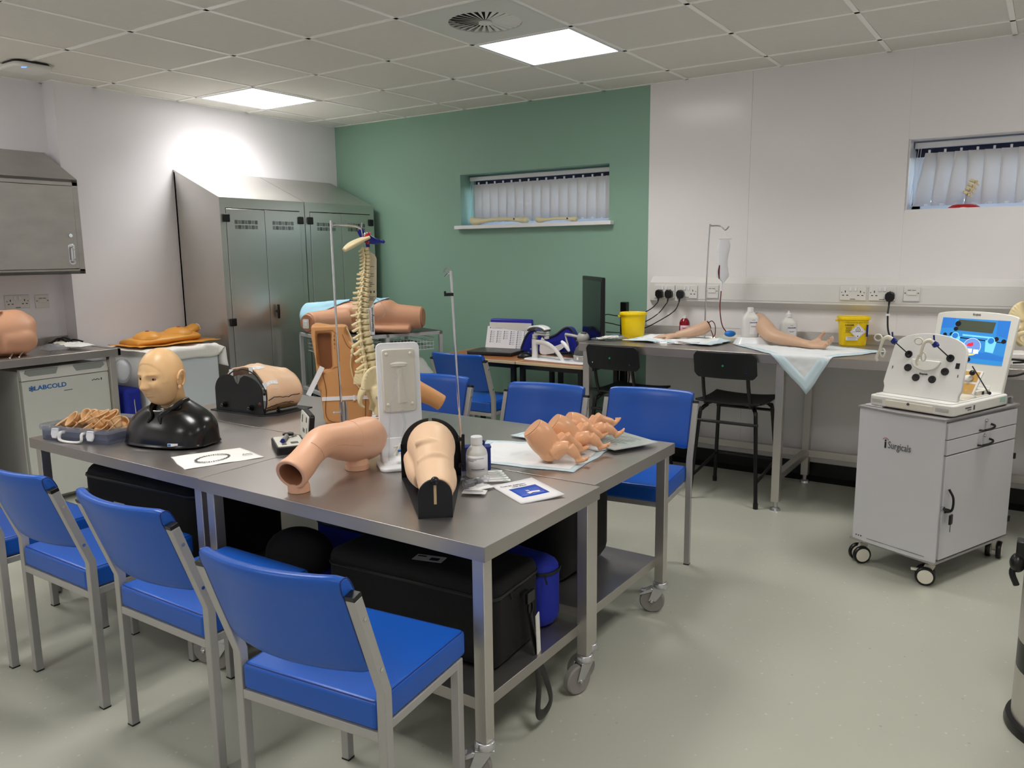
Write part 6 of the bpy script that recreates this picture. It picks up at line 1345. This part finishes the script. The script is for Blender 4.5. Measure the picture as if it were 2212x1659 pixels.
# lid with screen, hinged at the back, tilted back
LD = Matrix.Translation((x1-.03, -.012, .050)) @ Euler((0, R(14), 0)).to_matrix().to_4x4()
b = MB(); b.T = LD; out = [(-.172, .0), (.172, .0), (.180, .34)]+[(.18*math.cos(a), .345+.022*math.sin(a)) for a in np.linspace(.1, PI-.1, 14)]+[(-.18, .34)]
b.prism(out, -.010, .012, 'x'); ld = obj('lid', b, CREAM, t, bevel=.004, bseg=3)
b = MB(); b.T = LD; b.bb((-.014, .03, -.01), (.02, .12, .03)); b.bb((-.014, -.12, -.01), (.02, -.03, .03)); obj('hinge_block', b, WHITEP, t, bevel=.002)
b = MB(); b.T = LD
SX0, SX1, SZ0, SZ1 = -.150, .150, .125, .330
b.bb((-.0112, SX0, SZ0), (-.0100, SX1, SZ1)); sc_ = obj('screen', b, SCREEN, ld)
def onscreen(name, m_, fn):
    b = MB(); b.T = LD @ Matrix.Translation((-.0115, 0, 0)); fn(b); return obj(name, b, m_, sc_, smooth=None)
def sy(u): return SX1-(SX1-SX0)*u      # screen left is +y
def szv(v): return SZ1-(SZ1-SZ0)*v
def poly(b, pts, d=-.0003): b.prism([(sy(u), szv(v)) for u, v in pts], d, 0, 'x')
dkg = mat('picture_olive', (70, 76, 62), .4, emit=.35); dkn = mat('picture_black', (16, 18, 26), .3, emit=.2); lbl = mat('picture_pale_blue', (120, 200, 240), .3, emit=.5); mbl = mat('picture_mid_blue', (36, 110, 190), .3, emit=.5); wht = mat('picture_white', (222, 240, 246), .3, emit=.9)
onscreen('picture_dark_bar', dkg, lambda b: (poly(b, [(.25, .03), (.8, .05), (.78, .30), (.24, .28)])))
onscreen('picture_dark_bar', mbl, lambda b: (poly(b, [(0, .72), (.4, .78), (.75, .74), (1, .8), (1, .9), (0, .86)]), poly(b, [(0, .0), (.2, .0), (.2, .22), (0, .25)]), poly(b, [(.82, .0), (1, .0), (1, .4), (.84, .34)])))
def circ(u, v, r, n=20, k=.68): return [(u+r*math.cos(2*PI*q/n)*k, v+r*math.sin(2*PI*q/n)) for q in range(n)]
onscreen('picture_black_ports', dkn, lambda b: [poly(b, circ(u, v, r), -.0006) for u, v, r in ((.25, .13, .065), (.23, .25, .05), (.08, .40, .045), (.18, .38, .045), (.85, .42, .05), (.96, .46, .05), (.5, .93, .055))]+[poly(b, [(.28, .43), (.95, .48), (.95, .50), (.28, .455)], -.0006)])
onscreen('picture_cups', lbl, lambda b: [poly(b, p, -.0007) for p in ([(.16, .42), (.32, .42), (.31, .66), (.19, .64)], [(.70, .46), (.86, .48), (.84, .74), (.72, .72)], circ(.24, .41, .085), circ(.78, .47, .085), [(.35, .36), (.8, .38), (.8, .42), (.35, .40)])])
onscreen('picture_cup_insides', mbl, lambda b: [poly(b, p, -.0009) for p in (circ(.24, .41, .065), circ(.78, .47, .065))])
onscreen('picture_bowl', mat('picture_mauve', (104, 140, 206), .3, emit=.5), lambda b: poly(b, circ(.52, .63, .19, 28), -.0008)); onscreen('picture_bowl_rim', wht, lambda b: b.sweep([(-.0006, sy(u), szv(v)) for u, v in circ(.52, .63, .19, 28)], .0007, 5, closed=True))
onscreen('picture_cubes', wht, lambda b: [poly(b, [(u, v), (u+.07, v), (u+.075, v+.09), (u, v+.09)], -.0012) for u, v in ((.46, .68), (.555, .69))]); onscreen('picture_red_piece', mat('picture_red', (214, 40, 60), .3, emit=.6), lambda b: poly(b, [(.44, .62), (.46, .56), (.53, .53), (.54, .60), (.50, .63)], -.0012)); onscreen('picture_yellow_piece', mat('picture_yellow', (220, 200, 90), .3, emit=.6), lambda b: poly(b, [(.48, .79), (.57, .79), (.57, .82), (.5, .84)], -.0012))
b = MB(); b.T = LD
for y, z in ((.165, .345), (-.165, .345), (-.165, .22), (-.155, .02)): b.cyl((-.0105, y, z), .003, .002, 12, 'x')
obj('lid_screw', b, UPVC, ld)
for par, TT_, zz, yy in ((ld, LD, .352, .0), (pn, PL, .1045, -.0)):
    text('lettering', 'iSurgicals', .013, INKG, par, None, M=TT_ @ Matrix.Translation((-.0112, yy, zz)) @ Euler((R(90), 0, R(-90))).to_matrix().to_4x4(), sx=.75)
b = MB(); b.T = Matrix.Translation((-.02, -.12, .056)) @ Euler((0, R(38), 0)).to_matrix().to_4x4(); b.bb((-.006, -.03, 0), (.006, .08, .13)); tb = obj('practice_board', b, WHITEP, t, bevel=.003)
b = MB(); b.T = Matrix.Translation((-.02, -.12, .056)) @ Euler((0, R(38), 0)).to_matrix().to_4x4(); b.bb((-.0075, -.022, .072), (-.0055, .072, .122)); b.bb((-.0075, -.022, .008), (-.0055, .072, .060)); obj('cork_window', b, mat('cork_gold', (196, 152, 78), .6), tb); b = MB(); b.T = Matrix.Translation((-.02, -.12, .056)) @ Euler((0, R(38), 0)).to_matrix().to_4x4(); b.ball((-.009, .02, .085), (.006, .022, .016)); obj('wound_pad', b, CREAM, tb)
b = MB(); b.sweep([(-.10, -.175, .20), (.09, -.165, .06)], .0028, 8); b.sweep([(.085, -.17, .064), (.10, -.16, .06)], .007, 10); obj('gas_strut', b, BLACKP, t); b = MB(); b.sweep([(-.125, -.168, .10), (-.03, -.17, .058)], .002, 8); obj('thin_strut', b, WHITEP, t)
b = MB(); b.cyl((.045, -.150, .066), .014, .018, 16); obj('black_knob', b, BLACKP, t); b = MB(); b.ball((.02, -.12, .155), (.014, .012, .012)); obj('black_cap', b, BLACKP, t); b = MB(); b.bb((-.15, -.17, .055), (.08, .14, .061)); b.bb((.0, -.16, .06), (.11, -.06, .08)); obj('deck_parts', b, IVORYP, t, bevel=.003)
b = MB(); b.sweep(smoothpath([(.22, -.10, .12), (.26, -.20, .13), (.34, -.25, .17), (.42, -.22, .18), (.45, -.1, .16)], 6), .005, 8); b.sweep(smoothpath([(.25, -.02, .19), (.33, -.12, .19), (.42, -.2, .18)], 6), .005, 8); obj('rear_cable', b, CABLE, t)
t = thing('paper_note', 'small folded white paper under the front edge of the simulator', 'paper', (4.70, -1.262, SZ+.0008), 70); b = MB(); b.bb((-.05, -.03, 0), (.02, .05, .004)); obj('paper', b, PAPER, t)
t = thing('push_rail', 'small grey metal rail at the back of the cart top', 'rail', (5.172, -.945, SZ), 66.7); b = MB(); b.bb((-.03, -.004, .028), (.035, .004, .034)); b.bb((-.03, -.008, 0), (-.015, .008, .03)); b.bb((.02, -.008, 0), (.035, .008, .03)); obj('rail', b, GREYP, t, bevel=.002)
# ================================================================== LEFT SIDE
t = thing('pelvis_torso_model', 'brown flesh torso section lying on the left steel worktop, cropped', 'torso model', (.24, -3.02, WZT-.003), 0)
b = MB(); limb(b, [(0, -.30, .13), (0, -.14, .14), (0, .02, .135), (0, .13, .125), (0, .20, .12), (0, .225, .115)], [(.12, .10), (.14, .125), (.15, .135), (.145, .135), (.12, .12), (.08, .09)], 30)
limb(b, [(.0, .05, .18), (.02, .14, .21), (.03, .20, .20)], [(.09, .07), (.08, .06), (.05, .04)], 18); limb(b, [(.09, .02, .10), (.10, .14, .09), (.08, .20, .09)], [(.07, .08), (.065, .075), (.04, .05)], 18)
obj('torso_skin', b, SKIND, t, smooth=180, fuse=.009, fsm=8); b = MB(); b.ball((0.03, -.06, .262), (.09, .13, .018), 28, 10); obj('belly_insert', b, SKIND, t, smooth=180)
b = MB(); b.sweep([(.14, .06, .03), (.18, .02, .0045)], .004, 8); b.sweep([(.14, .11, .03), (.18, .07, .0045)], .004, 8); obj('steel_pins', b, CHROME, t)
for k, (x, y, d_, m_, lab) in enumerate(((.33, -2.72, (.16, .12, .05), CLEAR, 'crumpled clear plastic bag beside the brown torso on the worktop'), (.28, -2.56, (.2, .12, .03), MILKY, 'flat clear tray packet at the middle of the left worktop'), (.10, -2.56, (.08, .06, .03), IVORYP, 'small cream plastic block near black clamps on the worktop'))):
    t = thing('plastic_packet', lab, 'packet', (x, y, WZT+.012), 20*k, 'packets on the left worktop'); b = MB(); crumpled(b, (0, 0, .008), d_, 60+k, 18, 14, .014 if k < 2 else .004); obj('film', b, m_, t, smooth=60)
t = thing('black_clamps', 'pair of black plastic clamps with cable at the back of the left worktop', 'clamps', (.04, -2.52, WZT), 25)
b = MB()
for s in (0, 1): b.at((-.03+.0*s, .06*s, .0), 20*s); b.bb((-.05, -.012, 0), (.03, .012, .025)); limb(b, [(.02, 0, .02), (.06, .02, .03), (.11, .03, .015)], [(.008, .006)]*3, 8); limb(b, [(-.04, 0, .02), (-.01, .03, .045), (.03, .04, .03)], [(.007, .006)]*3, 8)
obj('clamp_body', b, BLACKP, t)
# towel + ochre breast model on the freezer
def tow(x, y, z):
    yr = -1.752
    if y > yr: d = y-yr; return (x, yr+.004+.10*d, z-d*.95)
    if x > .585: d = x-.585; return (.585+.012, y, z-d)
    return (x, y, z)
sheet('towel', 'white cotton towel draped over the freezer top and hanging at its right corner', 'towel', [(.05, -2.30), (.65, -2.28), (.66, -1.60), (.05, -1.62)], .846, CLOTHW, .012, 9, 40, 40, fn=tow, seed=31, solid=.004)
t = thing('breast_model', 'ochre latex breast examination model lying on the white towel', 'breast model', (.32, -1.97, .868), 0)
b = MB()
limb(b, [(0, -.26, .018), (0, -.1, .03), (0, .05, .035), (0, .16, .035), (-.01, .22, .03)], [(.11, .022), (.15, .034), (.15, .036), (.12, .034), (.07, .02)], 28)
b.ball((.03, -.14, .035), (.098, .095, .055), 24, 14); b.ball((.03, .075, .038), (.105, .105, .062), 24, 14)
limb(b, [(-.01, .14, .045), (-.01, .20, .065), (-.01, .245, .085)], [(.06, .03), (.055, .032), (.05, .028)], 18, (0, -.5, 1))
b.grid(lambda u, v: (-.18+.37*u, -.30+.60*v, .006+.012*nz(u*4, v*5, 2)*(abs(2*u-1))), 24, 34)
bo = obj('latex_skin', b, SKINY, t, smooth=180, solid=.004)
b = MB()
for cy_, hh in ((-.15, .088), (.08, .098)): b.ball((.04, cy_, hh), (.015, .015, .008)); 
obj('nipple', b, mat('dark_rose', (150, 50, 50), .5), bo, smooth=180)
b = MB(); b.sweep([(.30*0+x, y, z) for x, y, z in ((-.055, .246, .072), (-.03, .252, .098), (-.01, .256, .105), (.02, .252, .098), (.04, .246, .072))], .006, 8); obj('cut_edge', b, CREAM, bo)
# prone torso, drapes and suction tube on the frame trolley
t = thing('prone_torso_model', 'brown lower-body training torso lying across the grey trolley', 'torso model', (1.09, -.84, .876), 26)
b = MB(); limb(b, [(-.46, .0, .12), (-.38, 0, .125), (-.25, 0, .125), (-.12, 0, .12), (-.02, 0, .125)], [(.085, .085), (.088, .088), (.10, .10), (.115, .11), (.10, .10)], 28); limb(b, [(-.02, 0, .115), (.06, 0, .12), (.16, .0, .13), (.24, .0, .115), (.36, 0, .11), (.44, 0, .108)], [(.12, .09), (.13, .11), (.12, .115), (.095, .095), (.08, .085), (.078, .080)], 28)
limb(b, [(-.10, -.06, .10), (-.20, -.12, .095), (-.30, -.21, .09), (-.33, -.26, .09)], [(.10, .09), (.09, .085), (.078, .078), (.074, .075)], 24); limb(b, [(-.1, -.03, .04), (.1, -.05, .035), (.36, -.04, .03)], [(.10, .04), (.12, .04), (.08, .03)], 20)
obj('torso_skin', b, SKIND, t, smooth=180, fuse=.008, fsm=6)
b = MB(); rings(b, [((.441, 0, .108), (1, 0, 0), .066, .068), ((.447, 0, .108), (1, 0, 0), .062, .064)], 24); obj('end_disc', b, mat('end_brown', (176, 122, 92), .5), t); b = MB(); rings(b, [((-.334, -.266, .09), (-.3, -.95, 0), .062, .064), ((-.338, -.278, .09), (-.3, -.95, 0), .056, .058)], 24); obj('end_disc', b, mat('end_brown', (176, 122, 92), .5), t)
b = MB(); b.at((-.341, -.284, .085), -18); b.prism([(x, z) for x, z in rrect(.052, .066, .008)], -.004, 0, 'y'); pt = obj('white_patch', b, MILKY, t); b = MB(); b.at((-.3415, -.288, .085), -18); b.bb((-.012, -.006, -.02), (.012, 0, .02)); obj('patch_button', b, UPVC, pt, bevel=.002)
def dr_(x0, x1, r0, r1, s, a1f):
    b = MB()
    def f(u, v):
        a = R(35+(a1f(u)-35)*v); r = r0+(r1-r0)*u+.006*nz(u*5, v*6, s)+.004; x = x0+(x1-x0)*u+.02*math.sin(v*5+s)
        return (x, r*math.cos(a)-.03*max(0, math.radians(a1f(u)*v)-2.4), .122+r*math.sin(a))
    b.grid(f, 26, 26); return b
tt = thing('surgical_drape', 'pale blue paper drape over the left thigh of the trolley torso', 'drape', (1.09, -.84, .876), 26, 'pale blue drapes'); obj('paper', dr_(-.44, -.09, .090, .116, 1, lambda u: 205-95*u), MASKB, tt, solid=.002, smooth=180)
tt = thing('surgical_drape', 'pale blue paper drape over the right half of the trolley torso', 'drape', (1.09, -.84, .876), 26, 'pale blue drapes'); obj('paper', dr_(.01, .17, .122, .126, 4, lambda u: 165-60*u), MASKB, tt, solid=.002, smooth=180)
t = thing('suction_tube_unit', 'tall white and clear plastic tube with printed web address on the trolley', 'tube', (1.42, -1.045, .876), 50)
t.location = (1.285, -.985, .876)
b = MB(); b.bb((-.045, -.01, 0), (-.0, .03, .19)); b.bb((.0, -.014, 0), (.028, .02, .26)); wt = obj('white_housing', b, UPVC, t, bevel=.003)
text('lettering', 'limbsandthings.com', .021, INK, wt, (.0155, -.0152, .105), None, M=Matrix.Translation((.0155, -.0155, .105)) @ Euler((R(90), R(-90), 0)).to_matrix().to_4x4(), bold=.0003) if 0 else text('lettering', 'limbsandthings.com', .022, INK, wt, None, M=Matrix(((0, -1, 0, .0145), (0, 0, -1, -.0152), (1, 0, 0, .11), (0, 0, 0, 1))), bold=.0003)
b = MB(); b.lathe([(.012, .18), (.012, .40), (.004, .41), (.004, .43)], (-.005, .03, 0), 16); b.lathe([(.014, .255), (.018, .26), (.010, .30)], (.02, .01, 0), 14); obj('clear_cylinder', b, CLEAR, t); b = MB(); b.sweep(smoothpath([(.015, 0, .27), (.06, -.01, .25), (.10, -.01, .20), (.10, -.01, .14), (.05, -.01, .11)], 6), .004, 8); obj('clear_tube', b, CLEAR, t)
# ================================================================== BAGS UNDER THE TABLES
SHZ = .236
def softbag(name, label, cat, loc, rz, d, m_, strap=False, zipc=True, r=.03, grp=None):
    t = thing(name, label, cat, loc, rz, grp); b = MB(); b.bb((-d[0]/2, -d[1]/2, 0), (d[0]/2, d[1]/2, d[2])); bd = obj('bag_body', b, m_, t, bevel=r, bseg=4, smooth=60)
    if zipc: b = MB(); b.sweep([(x, y, d[2]-.045) for x, y in rrect(d[0]+.004, d[1]+.004, r, 4)], (.003, .006), 6, up=(0, 0, 1), closed=True); b.sweep([(d[0]/2, -.05, d[2]-.045), (d[0]/2+.008, -.05, d[2]-.07)], .003, 6); obj('zip', b, BLACKP, bd)
    return t, bd
t, bd = softbag('black_cool_bag', 'large black zipped bag with hanging strap on the front right table shelf', 'bag', (3.715, -3.27, SHZ), 4, (.64, .27, .27), FABRIC)
b = MB(); b.box((.03, -.05, .2705), (.10, .045, .001), 10); lb = obj('white_label', b, mat('dim_label', (190, 190, 190), .6), bd); b = MB(); b.box((.05, -.05, .2713), (.03, .02, .0008), 10); b.box((.0, -.045, .2713), (.03, .008, .0008), 10); obj('print', b, INK, lb)
b = MB(); x_ = .345
for pts in ([(x_-.02, .02, .20), (x_, .02, .19), (x_+.004, .02, .12), (x_+.02, .03, -.02)], [(x_+.02, .03, -.02), (x_+.035, .015, -.10), (x_+.045, -.01, -.165), (x_+.045, .03, -.19), (x_+.045, .075, -.165), (x_+.03, .06, -.08), (x_+.02, .035, -.02)]):
    b.sweep(smoothpath(pts, 7), (.018, .0016) if 0 else (.0018, .016), 8, up=(0, 1, 0) if 1 else None)
obj('strap', b, BLACKP, t)
b = MB(); b.box((x_+.004, .02, .185), (.010, .045, .035)); b.box((x_+.018, .03, -.025), (.012, .04, .03)); b.sweep([(x_+.006, .02+.014*math.cos(a), .15+.02*math.sin(a)) for a in np.linspace(0, 2*PI, 14)[:-1]], .003, 6, closed=True); obj('buckle', b, BLACKP, t, bevel=.003)
b = MB(); b.at((x_+.022, .035, .065), 10, 6); b.bb((-.001, -.015, -.085), (.002, .015, .065)); obj('paper_tag', b, CREAM, t)
t, bd = softbag('blue_soft_bag', 'royal blue soft bag behind the black bag on the front right shelf', 'bag', (3.90, -3.03, SHZ), -6, (.28, .12, .24), FABRICB, r=.05)
softbag('blue_soft_bag', 'dark blue soft bag deep under the middle of the front right table', 'bag', (3.18, -3.05, SHZ), 0, (.3, .2, .26), FABRICB, r=.05)
t, bd = softbag('black_rucksack', 'black rucksack with buckle on the back right table shelf', 'bag', (3.62, -2.58, SHZ), 0, (.58, .42, .34), FABRIC, r=.07)
b = MB(); b.box((.29, -.02, .10), (.05, .05, .06), 20); b.sweep(smoothpath([(.26, -.05, .02), (.31, -.02, .07), (.30, .03, .12), (.26, .08, .2)], 6), (.006, .016), 8); obj('buckle_strap', b, BLACKP, t, bevel=.006)
t, bd = softbag('black_holdall', 'large black holdall with white tag under the front left table', 'bag', (2.33, -3.22, SHZ), 3, (.72, .44, .36), FABRIC, r=.05)
b = MB(); b.at((-.10, -.224, .20)); b.bb((-.04, -.003, -.03), (.03, 0, .03)); b.sweep(smoothpath([(.04, -.004, -.05), (.05, -.02, .0), (.07, -.024, .02), (.085, -.004, -.05)], 5), (.003, .006), 6); tg = obj('white_tag', b, mat('dim_label', (190, 190, 190), .6), t)
b = MB(); b.sweep(smoothpath([(-.36, -.18, .22), (-.375, -.16, .26), (-.37, -.05, .3), (-.36, 0, .22)], 5), .006, 8); obj('side_handle', b, BLACKP, t)
# blue drawstring sack with black cover hanging low between the tables
t, bd = softbag('blue_bag_with_black_cover', 'blue bag with black top slumped under the table joint', 'bag', (3.14, -3.33, SHZ), 8, (.26, .2, .13), FABRICB, r=.05, zipc=False)
b = MB(); b.ball((.02, 0, .17), (.13, .10, .09), 24, 14); obj('black_top', b, FABRIC, t, smooth=180)
# ================================================================== PEDAL BIN AT THE RIGHT EDGE
t = thing('pedal_bin', 'round stainless pedal bin with black base at the lower right edge', 'bin', (5.465, -2.385, 0), 0)
b = MB(); b.lathe([(.172, .02), (.172, .19), (.168, .192)], n=48); b.lathe([(.172, .28), (.172, .55), (.168, .56)], n=48); bo = obj('steel_shell', b, STEEL, t, smooth=50)
b = MB(); b.lathe([(.171, .19), (.171, .28)], n=48); b.lathe([(0, 0), (.188, 0), (.190, .012), (.186, .028), (.174, .034), (0, .034)], n=48); obj('base_ring', b, BLACKP, t, smooth=40)
b = MB(); b.lathe([(.174, .55), (.180, .56), (.180, .59), (.15, .625), (0, .64)], n=48); obj('lid', b, mat('smoked_lid', (60, 62, 62), .2), t, smooth=50)
b = MB(); b.at((-.182, .02, .54)); b.box((0, 0, 0), (.03, .05, .06)); b.ball((-.008, -.01, -.04), (.022, .03, .03)); b.sweep(smoothpath([(0, 0, -.03), (-.02, -.01, -.07), (-.005, -.02, -.11)], 5), (.012, .009), 8); obj('hinge_knot', b, BLACKP, t, bevel=.004)
t = thing('green_bin_liner', 'bright green plastic liner bag poking out behind the pedal bin', 'bag', (5.385, -2.16, .60), 0)
b = MB(); rings(b, [((0, 0, 0), (0, 0, 1), .02, .02), ((-.03, .02, .06), (-.2, 0, 1), .045, .03), ((-.04, .03, .11), (-.2, 0, 1), .07, .04)], 14, (0, 1, 0), cap1=False); obj('liner', b, GREENB, t)
